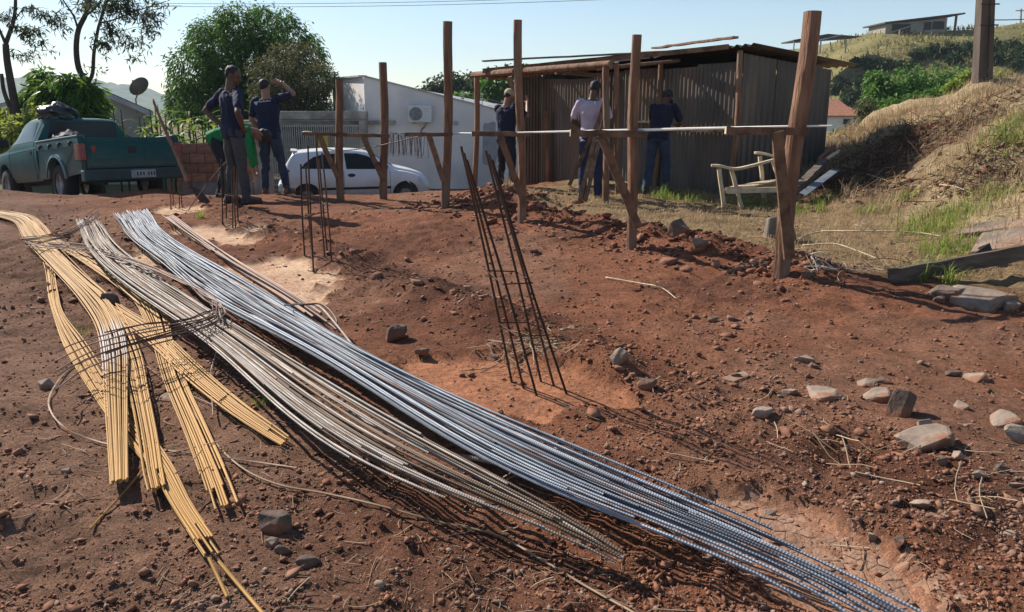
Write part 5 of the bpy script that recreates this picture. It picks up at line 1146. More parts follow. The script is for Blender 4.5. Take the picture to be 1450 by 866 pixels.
def white_house():
    A = PT(515, 108, HY); B = PT(706, 157, HY); zb = STREET - .05
    O = Vector((A.x, HY, zb)); h = thing('white_house', 'plain white house wall with a sloping top behind the hatchback', 'house', tuple(O))
    mb = MB(); V, F = poly_wall([Vector((A.x, HY, zb)), Vector((B.x, HY, zb)), B, A], (0, 1, 0), .22); mb.add([v - O for v in V], F); mb.build('front_wall', M['plaster'], h)
    C = PT(470, 112, 26.4)
    mb = MB(); d = (Vector((C.x, C.y, 0)) - Vector((A.x, HY, 0))).normalized(); nrm = Vector((d.y, -d.x, 0)); nrm = nrm if nrm.x > 0 else -nrm
    s0 = Vector((A.x - .003, HY + .004, zb)); V, F = poly_wall([s0, Vector((C.x, C.y, zb)), C, A + Vector((-.003, .004, 0))], (nrm.x, nrm.y, 0), .2); mb.add([v - O for v in V], F); mb.build('side_wall', M['plaster'], h)
    # roof behind the sloping parapet, coping on top
    mb = MB(); mb.hexa([A + Vector((.1, .3, -.25)) - O, B + Vector((0, .3, -.25)) - O, B + Vector((2.0, 7, -.25)) - O, A + Vector((.3, 7, -.25)) - O, A + Vector((.1, .3, -.15)) - O, B + Vector((0, .3, -.15)) - O, B + Vector((2.0, 7, -.15)) - O, A + Vector((.3, 7, -.15)) - O]); mb.build('roof', M['roofedge'], h)
    mb = MB(); mb.beam(A - O + Vector((-.04, .1, .025)), B - O + Vector((.04, .1, .025)), .30, .05); mb.build('coping', M['roofedge'], h)
    mb = MB(); mb.beam(A - O + Vector((-.06, .16, .02)), C - O + Vector((.08, 0, .02)), .26, .05); mb.build('coping', M['roofedge'], h)
    E = Vector((B.x, HY, zb)); mb = MB(); V, F = poly_wall([E + Vector((-.004, .22, 0)), E + Vector((1.8, 8, 0)), B + Vector((1.8, 8, .2)), B + Vector((-.004, .22, 0))], (-1, 0, 0), .2); mb.add([v - O for v in V], F); mb.build('end_wall', M['plaster'], h)
    # small wall lamp and cable
    q = PT(645, 174, HY - .03) - O; mb = MB(); mb.box(q, (.14, .06, .12)); mb.build('wall_box', M['roofedge'], h, bevel=.01)
    # grey patch of bare render low on the wall
    q0 = PT(683, 173, HY - .006) - O; q1 = PT(704, 235, HY - .006) - O
    mb = MB(); V = []; rr = random.Random(2); k = 26; c = (q0 + q1) / 2
    for i in range(k): a = 2 * math.pi * i / k; f = 1 + rr.uniform(-.12, .12); V.append((c.x + (q1.x - q0.x) / 2 * f * math.copysign(abs(math.cos(a)) ** .5, math.cos(a)), c.y, c.z + (q0.z - q1.z) / 2 * f * math.copysign(abs(math.sin(a)) ** .5, math.sin(a))))
    W = [(x, y + .006, z) for x, y, z in V]; mb.add(V + W, [tuple(range(k)), tuple(range(2 * k - 1, k - 1, -1))] + [(i, (i + 1) % k, k + (i + 1) % k, k + i) for i in range(k)]); mb.build('render_patch', mat('bare_render', (.33, .33, .35), (.25, .25, .26), 3, .9), h)
    # electric fence posts along the far end wall
    for i, (px, top, bot) in enumerate(((655, 132, 147), (682, 131, 152), (711, 142, 160))):
        p0 = PT(px, bot, HY + .25) - O; p1 = PT(px + 2, top, HY + .25) - O; mb = MB(); mb.tube([p0, p1], .012, 6); fp = mb.build('fence_post', M['gate'], h)
        for f in (.2, .55, .9): c = p0 + (p1 - p0) * f; mb = MB(); mb.tube([c + Vector((-.07, 0, 0)), c + Vector((.02, 0, 0))], .028, 8); mb.build('insulator', M['roofedge'], fp)
    for f in (.2, .4, .6, .8, 1.0):
        a = PT(690, 157 - 24 * f + 6, HY + .3) - O; b = PT(712, 160 - 18 * f + 4, HY + .3) - O; c = PT(760, 140 - 22 * f, HY + 8) - O
        mb = MB(); mb.tube([a, b, c], .006, 5); mb.build('fence_wire', M['gate'], h)
    return h
white_house()
def aircon():
    a = PT(577, 149, HY - .30); b = PT(611, 173, HY - .30); w = b.x - a.x; hh = a.z - b.z; c = Vector(((a.x + b.x) / 2, HY, (a.z + b.z) / 2))
    r = thing('air_conditioner', 'white outdoor air conditioning unit mounted on the house wall', 'air conditioner', tuple(c))
    wm = mat('ac_white', (.62, .62, .60), (.54, .54, .52), 3, .5, bump=0)
    mb = MB(); mb.box((0, -.17, 0), (w, .26, hh)); mb.build('casing', wm, r, bevel=.012)
    fx = -w * .16; R = hh * .40
    mb = MB(); V, F = lathe([(R, 0), (R + .025, 0), (R + .025, .03), (R, .03), (R, 0)], 32); mb.add([(x + fx, y - .328, z) for x, y, z in V], F); mb.build('fan_ring', wm, r)
    mb = MB(); V, F = lathe([(0, 0), (R, 0), (R, .008), (0, .008)], 32); mb.add([(x + fx, y - .309, z) for x, y, z in V], F); mb.build('fan_opening', M['black'], r)
    for k in range(5): q = k * 2 * math.pi / 5; mb = MB(); mb.box((fx + math.cos(q) * R * .5, -.315, math.sin(q) * R * .5), (R * .8, .008, R * .4), rot=(.3, -q, 0)); mb.build('fan_blade', mat('fan_grey', (.09, .09, .1), None, 5, .5, bump=0) if k == 0 else bpy.data.materials['fan_grey'], r)
    for k in range(-7, 8):
        x = k * R / 7.6; z = math.sqrt(max(R * R - x * x, 0)); mb = MB(); mb.tube([(fx + x, -.332, -z), (fx + x, -.332, z)], .005, 5); mb.build('grille_wire', wm, r)
    for k in range(3): mb = MB(); mb.box((w * .30, -.303, hh * (.34 - .09 * k)), (w * .22, .008, .012)); mb.build('louvre', M['roofedge'], r)
    for s in (-.3, .3): mb = MB(); mb.beam((w * s, -.32, -hh / 2 - .02), (w * s, .0, -hh / 2 - .02), .04, .035); mb.build('bracket', M['gate'], r)
    mb = MB(); mb.tube(spline([(w * .25, -.1, -hh / 2), (w * .14, -.06, -hh / 2 - .15), (w * .03, -.02, -hh / 2 - .22), (w * .0, -.01, -hh / 2 - .3)], 10), .02, 6); mb.build('pipe', M['wood'], r)
aircon()
def gate():
    Y = 22.6; a = PT(368, 160, Y); b = PT(517, 160, Y); zb = STREET + .03
    g = thing('gate', 'pale gate of close vertical bars under a concrete beam beside the white house', 'gate', (a.x, Y, zb)); O = Vector((a.x, Y, zb))
    L = b.x - a.x; zt = PT(400, 176, Y).z - zb; z1 = PT(400, 169, Y).z - zb; z2 = PT(400, 157, Y).z - zb
    mb = MB(); mb.box((L / 2, .05, (z1 + z2) / 2), (L + .1, .3, z2 - z1)); mb.build('lintel_beam', M['concrete'], g, bevel=.02)
    for x in (L - .08, .0): mb = MB(); mb.box((x, .06, z1 / 2), (.22, .28, z1 - .004)); mb.build('pillar', M['concrete'], g, bevel=.015)
    n = 44
    me = None
    for i in range(n):
        x = .16 + (L - .36) * i / (n - 1)
        if me is None: mb = MB(); mb.box((0, 0, zt / 2 + .05), (.028, .02, zt - .1)); o = mb.build('gate_bar', M['gate'], g); me = o
        else: o = copy_part(me, g)
        o.location = (x, 0, 0)
    for z in (.15, zt * .62, zt - .04): mb = MB(); mb.box((L / 2 - .02, .022, z), (L - .26, .02, .05)); mb.build('gate_rail', M['gate'], g)
    q0 = PT(450, 192, Y - .05) - O; q1 = PT(466, 218, Y - .05) - O; mb = MB(); mb.box((q0 + q1) / 2, (q1.x - q0.x, .02, q0.z - q1.z)); mb.build('yellow_plate', mat('yellow_plate', (.42, .32, .06), (.34, .25, .05), 4, .6, bump=0), g)
    # dim carport wall behind the bars
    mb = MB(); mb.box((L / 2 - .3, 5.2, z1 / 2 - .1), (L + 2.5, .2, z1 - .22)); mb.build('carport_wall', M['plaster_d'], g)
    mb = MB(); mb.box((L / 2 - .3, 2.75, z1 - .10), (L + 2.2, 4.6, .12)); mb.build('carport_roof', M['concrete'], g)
gate()
def brick_wall():
    Y = 14.9; a = PT(246, 203, Y); b = PT(352, 203, Y); zb = -.95
    w = thing('brick_wall', 'low wall of bare red hollow bricks on a grey footing behind the workers', 'wall', (a.x, Y, zb)); O = Vector((a.x, Y, zb)); L = b.x - a.x
    zf = PT(300, 258, Y).z - zb; zt = a.z - zb; rows = 4; bh = (zt - zf) / rows; bl = bh * 1.55
    mb = MB(); mb.box((L / 2, .07, zf / 2), (L, .20, zf)); mb.build('footing', M['concrete'], w, bevel=.01)
    mb = MB(); mb.box((L / 2, .075, (zf + zt) / 2), (L - .02, .09, zt - zf - .012)); mb.build('mortar', mat('mortar', (.25, .2, .17), None, 8, .95), w)
    bm_ = mat('red_brick', (.44, .215, .13), (.33, .15, .09), 7, .9, bump=.3, bscale=40, vary=.18, stretch=(1, 1, 3)); proto = None; rr = random.Random(4)
    for r in range(rows):
        x = -bl * (.5 if r % 2 else 0)
        while x < L - .02:
            x0 = max(x, 0); x1 = min(x + bl - .014, L)
            if x1 - x0 > .05:
                full = x1 - x0 > bl - .03
                if full and proto is not None: o = copy_part(proto, w)
                else:
                    mb = MB(); mb.box((0, 0, 0), (x1 - x0, .12, bh - .016)); o = mb.build('brick', bm_, w, bevel=.005)
                    if full: proto = o
                o.location = ((x0 + x1) / 2, .06 + rr.uniform(-.004, .004), zf + bh * (r + .5))
            x += bl
brick_wall()
p0 = PT(354, 178, 15.3); p1 = PT(379, 178, 15.3); mb = MB(); mb.box((0, 0, (p0.z + 1.1) / 2 - .0), (p1.x - p0.x, .34, p0.z + 1.1)); mb.box((0, 0, p0.z + 1.13), (p1.x - p0.x + .06, .40, .06))
o = mb.build('concrete_pillar', M['concrete'], loc=((p0.x + p1.x) / 2, 15.3, -1.1), bevel=.012); tag(o, 'weathered concrete pillar at the end of the brick wall', 'pillar')
def grey_house():
    Y = 24.5; R = PT(132, 119, Y); E1 = PT(226, 160, Y); E0 = PT(-20, 158, Y); zb = STREET - .1; O = Vector((R.x, Y, zb))
    h = thing('grey_house', 'grey gabled house half hidden by leafy bushes behind the pickup', 'house', tuple(O))
    mb = MB(); V, F = poly_wall([Vector((E0.x + .4, Y, zb)), Vector((E1.x - .4, Y, zb)), E1 + Vector((-.4, 0, .05)), R + Vector((0, 0, -.12)), E0 + Vector((.4, 0, .05))], (0, 1, 0), .2); mb.add([v - O for v in V], F); mb.build('gable_wall', M['plaster_d'], h)
    for E, s in ((E1, 1), (E0, -1)):
        a = R - O; b = E - O; mb = MB()
        u = Vector((0, 0, .07)); f = Vector((0, -.45, 0)); bk = Vector((-5.2, 8, 0))
        mb.hexa([a + f, b + f, b + bk, a + bk, a + f + u, b + f + u, b + bk + u, a + bk + u]); mb.build('roof_slope', mat('old_roof', (.12, .085, .075), (.08, .06, .055), 4, .9, bump=.3) if s > 0 else bpy.data.materials['old_roof'], h)
        mb = MB(); g = Vector((0, -.475, -.06)); mb.beam(a + g + Vector((0, 0, .02)), b + g + Vector((0, 0, .02)), .03, .15); mb.build('bargeboard', M['roofedge'], h)
    # back and side walls
    mb = MB(); mb.hexa([(E1.x - O.x - .6, .2, 0), (E1.x - O.x - .4, .2, 0), (E1.x - O.x - 5.4, 7.8, 0), (E1.x - O.x - 5.6, 7.8, 0), (E1.x - O.x - .6, .2, 1.7), (E1.x - O.x - .4, .2, 1.7), (E1.x - O.x - 5.4, 7.8, 1.7), (E1.x - O.x - 5.6, 7.8, 1.7)]); mb.build('side_wall', M['plaster_d'], h)
    p = PT(193, 150, Y - .3) - O
grey_house()
def dish():
    Y = 24.1; b = PT(193, 148, Y); c = PT(197, 122, Y); r = thing('satellite_dish', 'grey satellite dish on a short mast above the gabled roof', 'satellite dish', tuple(b)); dm = mat('dish_grey', (.20, .185, .17), (.15, .14, .13), 5, .6, bump=0, metal=.2)
    C = c - b; ax = Vector((-.75, .35, .55)).normalized()      # pointing away from the camera, to the sky
    q = ax.to_track_quat('Y', 'Z').to_matrix(); R = .33; prof = [(0, -.09), (R * .35, -.08), (R * .7, -.045), (R, .0), (R, .012), (R * .7, -.033), (R * .35, -.068), (0, -.078)]
    V, F = lathe(prof, 30); mb = MB(); mb.add([q @ Vector(v) + C for v in V], F); mb.build('reflector', dm, r, smooth=True, auto=50)
    mb = MB(); mb.tube([(0, 0, -.25), (0, 0, .18), C - ax * .08], .022, 8); mb.build('mast', dm, r)
    mb = MB(); f = C + ax * .32; mb.tube([C + q @ Vector((0, 0, -R * .9)), f], .012, 6); mb.tube([f, f - ax * .08], .035, 8); mb.build('feed_horn', dm, r)
dish()
# ------------------------------------------------------------------ far right: hillside building, canopy, red-roofed house, poles
def hill_building():
    Y = 72; a = PT(1253, 48, Y); b = PT(1342, 48, Y); O = Vector((a.x, Y, float(H(a.x, Y)) - .5)); h = thing('hilltop_building', 'long grey building with a slanting roof on top of the hill', 'building', tuple(O))
    z = lambda py: PT(1300, py, Y).z - O.z; x = lambda px: PT(px, 40, Y).x - O.x
    wl = mat('hill_wall', (.30, .285, .26), (.22, .20, .18), .8, .9, bump=0)
    x0, x1 = x(1254), x(1340); zt0, zt1 = z(33.5), z(25)
    mb = MB(); mb.hexa([(x0, 0, -1), (x1, 0, -1), (x1, 3.4, -1), (x0, 3.4, -1), (x0, 0, zt0), (x1, 0, zt1), (x1, 3.4, zt1), (x0, 3.4, zt0)]); mb.build('wall', wl, h)
    mb = MB(); mb.hexa([(x(1249), -.5, zt0 - .02), (x(1360), -.5, z(20.5)), (x(1360), 4, z(20.5)), (x(1249), 4, zt0 - .02), (x(1249), -.5, zt0 + .12), (x(1360), -.5, z(20.5) + .14), (x(1360), 4, z(20.5) + .14), (x(1249), 4, zt0 + .12)]); mb.build('roof', M['darksheet'], h)
    for q0, q1, t, b_ in ((1263, 1289, 34, 46), (1308, 1318, 31, 42), (1320, 1336, 30, 41)):
        mb = MB(); mb.box(((x(q0) + x(q1)) / 2, -.02, (z(t) + z(b_)) / 2), (x(q1) - x(q0), .08, z(t) - z(b_))); mb.build('opening', M['black'], h)
    mb = MB(); mb.box((x(1353), .1, (z(22) + z(40)) / 2 - .4), (.16, .16, z(22) - z(40) + .8)); mb.build('post', M['wood'], h)
    mb = MB(); mb.beam((x(1260), -.3, z(46)), (x(1290), -.3, z(36)), .05, .12); mb.build('leaning_beam', wl, h)
hill_building()
def canopy():
    Y = 66; a = PT(1160, 62, Y); O = Vector((a.x, Y, float(H(a.x, Y)) - .3)); h = thing('open_canopy', 'dark open canopy roof on thin posts at the hill edge', 'canopy', tuple(O)); z = lambda py: PT(1160, py, Y).z - O.z; x = lambda px: PT(px, 55, Y).x - O.x
    mb = MB(); mb.hexa([(x(1124), 0, z(58)), (x(1222), 0, z(51.5)), (x(1222), 3, z(51)), (x(1124), 3, z(58)), (x(1124), 0, z(56)), (x(1172), 0, z(47.5)), (x(1222), 3, z(49.5)), (x(1124), 3, z(56))]); mb.build('roof', M['darksheet'], h)
    for px in (1126, 1164, 1200): mb = MB(); mb.box((x(px), .2, (z(56) + z(75)) / 2), (.10, .10, z(56) - z(75))); mb.build('post', M['gate'], h)
    mb = MB(); mb.beam((x(1158), -.05, z(57)), (x(1192), -.05, z(49)), .06, .10); mb.build('edge_beam', M['roofedge'], h)
canopy()
def red_house():
    Y = 50; a = PT(1176, 178, Y); O = Vector((a.x, Y, a.z - 1.2)); h = thing('red_roofed_house', 'small distant house with a red tiled roof beyond the shed', 'house', tuple(O)); z = lambda py: PT(1190, py, Y).z - O.z; x = lambda px: PT(px, 160, Y).x - O.x
    mb = MB(); mb.box((x(1188), 1.5, z(164) / 2), (x(1213) - x(1163), 3, z(164))); mb.build('wall', M['plaster'], h)
    for k, (p0, p1, t, b, yy) in enumerate(((1160, 1220, 153, 165, -.3), (1158, 1217, 141, 155, 1.4))):
        mb = MB(); mb.hexa([(x(p0), yy, z(b)), (x(p1), yy, z(b)), (x(p1) - .15, yy + 1.8, z(t)), (x(p0), yy + 1.8, z(t)), (x(p0), yy, z(b) + .08), (x(p1), yy, z(b) + .08), (x(p1) - .15, yy + 1.8, z(t) + .08), (x(p0), yy + 1.8, z(t) + .08)]); mb.build('roof_slope', M['tile'], h)
    mb = MB(); mb.box((x(1200), -.01, z(172)), (.45, .06, .35)); mb.build('window', M['black'], h)
red_house()
def power_pole():
    B = TH(1390, 128); B = Vector((PT(1389, 124, 13.6).x, 13.6, 0)); B.z = float(H(B.x, B.y)); T = PT(1398, -60, 13.6)
    p = thing('power_pole', 'thick square concrete power pole standing on the bank', 'power pole', tuple(B)); T = T - B
    mb = MB(); V = []; F = []
    for t in (-.06, .25, .5, .75, 1):
        w = .128 - .02 * t; c = T * t; 
        for sx, sy in ((-1, -.8), (-.35, -.8), (-.3, -.55), (.3, -.55), (.35, -.8), (1, -.8), (1, .8), (-1, .8)): V.append(c + Vector((sx * w, sy * w, 0)))
    for i in range(4): F += [(i * 8 + j, i * 8 + (j + 1) % 8, i * 8 + 8 + (j + 1) % 8, i * 8 + 8 + j) for j in range(8)]
    F += [tuple(range(7, -1, -1)), tuple(32 + j for j in range(8))]; mb.add(V, F); mb.build('shaft', mat('pole_concrete', (.13, .10, .082), (.085, .063, .05), 3, .9, bump=.3, bscale=20, stretch=(2, 2, .5)), p)
    for z in (.45, .62): mb = MB(); mb.tube([T * z + Vector((-.16, -.14, 0)), T * z + Vector((.16, -.14, 0))], .012, 6); mb.build('step_bolt', M['rust'], p)
power_pole()
for k, (px, t, b, Y) in enumerate(((1446, 12, 42, 85), (1439, 32, 42, 88))):
    q = PT(px, b, Y); q.z = float(H(q.x, q.y)) - .2; T = PT(px, t, Y); mb = MB(); mb.tube([(0, 0, 0), T - q], [.14, .10], 8)
    if k == 0: mb.box(T - q + Vector((0, 0, -.2)), (1.2, .1, .1))
    o = mb.build('utility_pole', M['gate'], loc=q); tag(o, ('slim utility pole with a crossarm on the hilltop', 'short bare pole beside the utility pole on the hilltop')[k], 'pole')
q = PT(1229, 145, 30); q.z = float(H(q.x, q.y)) - .2; T = PT(1228, 105, 30); mb = MB(); mb.tube([(0, 0, 0), T - q], .05, 8); o = mb.build('fence_pole', M['gate'], loc=q); tag(o, 'thin grey pole standing among the green bushes', 'pole')
for k, (A, B, lab) in enumerate(((PT(180, 8, 40), PT(1000, -8, 40), 'upper of two thin power lines across the sky'), (PT(180, 4, 41), PT(1000, -13, 41), 'lower thin power line crossing the sky above the trees'), (PT(1398, 28, 13.6), PT(1600, -8, 30), 'power line running off the concrete pole'))):
    P = [A + (B - A) * (i / 14) + Vector((0, 0, -4 * .25 * (i / 14) * (1 - i / 14))) for i in range(15)]; mb = MB(); mb.tube(P, .012 if k < 2 else .01, 5); o = mb.build('power_line', M['black']); tag(o, lab, 'power line')

# ================================================================== TREES AND PLANTS
def leaf_cloud(name, C, D, L, W, material, parent, seed, fold=.25, curl=.25, bend=None):
    # C leaf bases, D directions, L lengths, W widths -> one mesh of folded pointed leaves
    rr = np.random.default_rng(seed); n = len(C); D = D / (np.linalg.norm(D, axis=1)[:, None] + 1e-9)
    R = rr.normal(size=(n, 3)); S = np.cross(D, R); S /= np.linalg.norm(S, axis=1)[:, None] + 1e-9; N = np.cross(S, D)
    L = L[:, None]; W = W[:, None]; dr = np.zeros((n, 3)); dr[:, 2] = -curl
    v0 = C; v1 = C + D * L * .45 + S * W * .5 + N * W * fold + dr * L * .15; v2 = C + D * L + dr * L * .6; v3 = C + D * L * .45 - S * W * .5 + N * W * fold + dr * L * .15; vm = C + D * L * .48 + dr * L * .17
    V = np.stack([v0, v1, v2, v3, vm], 1).reshape(-1, 3); b = np.arange(n)[:, None] * 5
    F = np.concatenate([b + np.array([[0, 1, 4]]), b + np.array([[1, 2, 4]]), b + np.array([[0, 4, 3]]), b + np.array([[4, 2, 3]])])
    return np_mesh(name, V, F, material, parent, attr={'rnd': np.repeat(rr.random(n), 5)})
def crown_pts(clumps, n, rr, shell=.55):
    vol = np.array([c[1] ** 2 for c in clumps]); k = rr.choice(len(clumps), n, p=vol / vol.sum()); d = rr.normal(size=(n, 3)); d /= np.linalg.norm(d, axis=1)[:, None]
    r = (shell + (1 - shell) * rr.random(n)) * (1 + .12 * rr.normal(size=n)); c = np.array([tuple(q[0]) for q in clumps])[k]; R = np.array([q[1] for q in clumps])[k]
    return c + d * (r * R)[:, None], d
def trunk(parent, paths, material, name='trunk'):
    mb = MB()
    for pts, r0, r1 in paths: P = spline(pts, 24); mb.tube(P, np.linspace(r0, r1, 24), 8)
    return mb.build(name, material, parent, smooth=True)
M['bark'] = mat('bark', (.085, .062, .052), (.045, .034, .03), 4, .95, bump=.6, bscale=14, stretch=(2, 2, .7))
M['lf_mango'] = leaf_mat('mango_leaf', (.068, .155, .022), (.018, .06, .010), .36)
M['lf_olive'] = leaf_mat('olive_leaf', (.135, .13, .055), (.06, .068, .03), .3)
M['lf_shrub'] = leaf_mat('shrub_leaf', (.10, .19, .028), (.04, .095, .018), .42)
M['lf_yel'] = leaf_mat('yellow_green_leaf', (.22, .26, .045), (.10, .15, .03), .45)
M['lf_dark'] = leaf_mat('dark_leaf', (.045, .07, .026), (.022, .042, .016), .25)
M['lf_bright'] = leaf_mat('bright_leaf', (.10, .20, .04), (.05, .12, .025), .4)
M['lf_sparse'] = leaf_mat('sparse_leaf', (.055, .075, .03), (.03, .042, .02), .3)
M['lf_weed'] = leaf_mat('weed_leaf', (.24, .30, .06), (.13, .19, .04), .45)
M['lf_straw'] = leaf_mat('straw_tussock', (.56, .45, .28), (.30, .24, .12), .35)
M['lf_hill'] = leaf_mat('hill_grass', (.30, .25, .11), (.12, .125, .045), .3)
M['lf_dry'] = leaf_mat('dry_grass', (.46, .35, .20), (.24, .165, .085), .3)
def blob_tree(name, label, clumps_px, Y, n, L, W, lm, seed, base=None, group=None, cat='tree', depth=.5, curl=.6, trunk_r=.15, shell=.5, droop=.3, gz=None):
    rr = np.random.default_rng(seed); s = Y / FPX * 1.03
    cl = [(PT(a, b, Y + (rr.random() - .5) * depth * 2), r * s) for a, b, r in clumps_px]
    cx = np.mean([c[0].x for c in cl]); bx = PT(base, 200, Y).x if base is not None else cx
    gz = float(H(bx, Y)) if gz is None else gz
    root = thing(name, label, cat, (bx, Y, gz), group=group); O = np.array([bx, Y, gz])
    P, d = crown_pts([(c - Vector(O), r) for c, r in cl], n, rr, shell); D = d * .8 + rr.normal(size=(n, 3)) * .6; D[:, 2] -= droop
    leaf_cloud('crown', P, D, L * rr.uniform(.6, 1.25, n), W * rr.uniform(.7, 1.3, n), lm, root, seed, curl=curl)
    mid = np.mean([np.array(c) for c, r in cl], axis=0) - O
    paths = [([(0, 0, -.1), tuple(mid * .45 * np.array([.6, .6, 1])), tuple(mid * .9)], trunk_r, trunk_r * .5)]
    for c, r in cl[:7]: q = np.array(c) - O; paths.append(([tuple(mid * .5), tuple((mid * .5 + q) / 2 + np.array([0, 0, .1])), tuple(q)], trunk_r * .5, trunk_r * .12))
    trunk(root, paths, M['bark']); return root
blob_tree('mango_tree', 'big dense dark green tree behind the workers', [(338, 40, 34), (300, 62, 36), (275, 98, 34), (262, 140, 26), (250, 160, 14), (330, 80, 52), (376, 44, 34), (408, 58, 32), (432, 84, 30), (448, 112, 24), (372, 100, 54), (318, 130, 48), (290, 150, 30), (400, 130, 46), (350, 150, 40), (428, 150, 36), (466, 112, 10), (318, 22, 12), (372, 18, 10), (256, 120, 16), (246, 140, 12), (284, 46, 14), (404, 26, 14), (440, 60, 14)], 27, 36000, .17, .048, M['lf_mango'], 1, base=345, depth=1.3, curl=.7, trunk_r=.22, shell=.62, droop=.45)
blob_tree('olive_tree', 'smaller olive-brown leaved tree in front of the big green one', [(400, 82, 22), (375, 105, 24), (430, 85, 26), (452, 110, 24), (405, 125, 34), (440, 145, 32), (380, 150, 24), (365, 130, 14), (460, 165, 20), (420, 165, 28)], 24.6, 12000, .09, .036, M['lf_olive'], 2, base=425, depth=.8, curl=.2, trunk_r=.12, shell=.55, droop=.1)
for i, (cl, Y, lab) in enumerate((([(62, 112, 17), (70, 132, 18), (52, 130, 14), (80, 150, 14), (38, 140, 8)], 17.5, 'glossy drooping mango bush beside the gabled house'), ([(98, 118, 13), (104, 136, 15), (92, 150, 14), (112, 155, 10)], 17.2, 'narrow leafy mango bush between two clumps near the forked trunk'), ([(128, 128, 13), (134, 146, 15), (118, 142, 10), (128, 165, 14), (140, 160, 8)], 17.0, 'leafy bush around the foot of the forked tree'))):
    blob_tree('mango_bush', lab, cl, Y, 1500, .24, .06, M['lf_shrub'] if i != 1 else M['lf_mango'], 10 + i, depth=.5, trunk_r=.05, droop=.7, cat='bush', shell=.3)
blob_tree('yellow_green_bush', 'bright yellow-green bush behind the front of the pickup', [(8, 170, 20), (30, 185, 22), (55, 165, 18), (70, 180, 16), (20, 205, 22), (-10, 190, 22), (48, 200, 18), (0, 222, 14)], 16.2, 2600, .16, .06, M['lf_yel'], 14, depth=.6, trunk_r=.04, cat='bush', shell=.3)
blob_tree('hedge_bush', 'dark leafy bush filling the gap behind the pickup cab', [(100, 178, 18), (130, 182, 18), (160, 190, 12), (82, 190, 14)], 18.4, 1500, .16, .06, M['lf_dark'], 15, depth=.5, trunk_r=.04, cat='bush', shell=.3)
# strap-leaved plants (corn and banana-like) behind the brick wall
def strap_plant(label, px, py, Y, h, n, seed, lm='lf_shrub', group=None, name='tall_leafy_plant', w=.09):
    rr = random.Random(seed); p = PT(px, py, Y); gz = float(H(p.x, Y)); B = Vector((p.x, Y, gz)); r = thing(name, label, 'plant', tuple(B), group=group); hz = p.z - gz + h * .2
    mb = MB(); mb.tube([(0, 0, 0), (.02, 0, hz * .6), (0, 0, hz)], [.025, .02, .008], 6); mb.build('stem', M['lf_dark'], r)
    V = []; F = []; at = []
    for k in range(n):
        z0 = hz * (.35 + .6 * k / n); az = rr.uniform(0, 6.28); L = h * rr.uniform(.6, 1.1); el = rr.uniform(.6, 1.3); o0 = len(V); rv = rr.random()
        d = Vector((math.cos(az), math.sin(az), 0)); s = Vector((-math.sin(az), math.cos(az), 0))
        for i in range(7):
            t = i / 6; c = Vector((0, 0, z0)) + d * (L * t * math.cos(el) * (1 + .6 * t)) + Vector((0, 0, L * (t * math.sin(el) - .75 * t * t * math.sin(el)))); ww = w * (math.sin(math.pi * min(1, .12 + .88 * t)) ** .7 + .04) * (1 if i < 6 else .1)
            V += [c - s * ww / 2 + Vector((0, 0, ww * .18)), c, c + s * ww / 2 + Vector((0, 0, ww * .18))]; at += [rv] * 3
            if i: a = o0 + (i - 1) * 3; F += [(a, a + 1, a + 4, a + 3), (a + 1, a + 2, a + 5, a + 4)]
    np_mesh('leaves', np.array([tuple(v) for v in V]), np.array(F), M[lm], r, attr={'rnd': at}); return r
rr = random.Random(21)
for k in range(22):
    px = 200 + k * 6.4 + rr.uniform(-3, 3); strap_plant('tall strap-leaved plant in the row behind the brick wall', px, 168 + rr.uniform(-12, 14), 15.9 + rr.uniform(0, 1.4), rr.uniform(.5, .8), 11, 50 + k, ('lf_shrub', 'lf_yel', 'lf_bright')[k % 3], 'strap-leaved plants behind the brick wall')
strap_plant('pale arching plant rising behind the pickup cab', 172, 165, 16.5, .8, 7, 90, 'lf_yel')
strap_plant('thin tall plant beside the arching one behind the pickup', 160, 155, 17.5, .5, 8, 91, 'lf_weed')
# sparse trees on the far left with bare forked limbs
def sparse_tree(label, Y, limbs, sprays, n, seed, base):
    rr = np.random.default_rng(seed); bp = PT(base[0], base[1], Y); gz = float(H(bp.x, Y)); O = Vector((bp.x, Y, gz)); r = thing('sparse_tree', label, 'tree', tuple(O)); s = Y / FPX
    paths = [([(0, 0, -.2), tuple(PT(*limbs[0][0], Y) - O)], limbs[0][2] * s * .85, limbs[0][2] * s * .75)]
    for pts, dy, r0, r1 in [(l[3], l[1], l[2], l[4]) for l in limbs]: paths.append(([tuple(PT(a, b, Y + dy * i / max(1, len(pts) - 1)) - O) for i, (a, b) in enumerate(pts)], r0 * s * .72, r1 * s * .72))
    C = []; D = []
    for (a, b, ra, rb, dy) in sprays:
        m = int(n * ra * rb / sum(q[2] * q[3] for q in sprays)); c = PT(a, b, Y + dy)
        for t in range(max(2, int(m / 12))):
            e = np.array(c - O) + rr.normal(size=3) * np.array([ra * s * .5, .35, rb * s * .5]); st = np.array(c - O) + (e - np.array(c - O)) * .3
            paths.append(([tuple(st), tuple((st + e) / 2 + np.array([0, 0, .04])), tuple(e)], .006, .003))
            k = 12; f = rr.random(k)[:, None]; C.append(st + (e - st) * f + rr.normal(size=(k, 3)) * .05); D.append(rr.normal(size=(k, 3)) + np.array([0, 0, -.6]))
    trunk(r, paths, M['bark']); C = np.vstack(C); leaf_cloud('crown', C, np.vstack(D), rr.uniform(.09, .17, len(C)), rr.uniform(.022, .04, len(C)), M['lf_sparse'], r, seed, curl=.3); return r
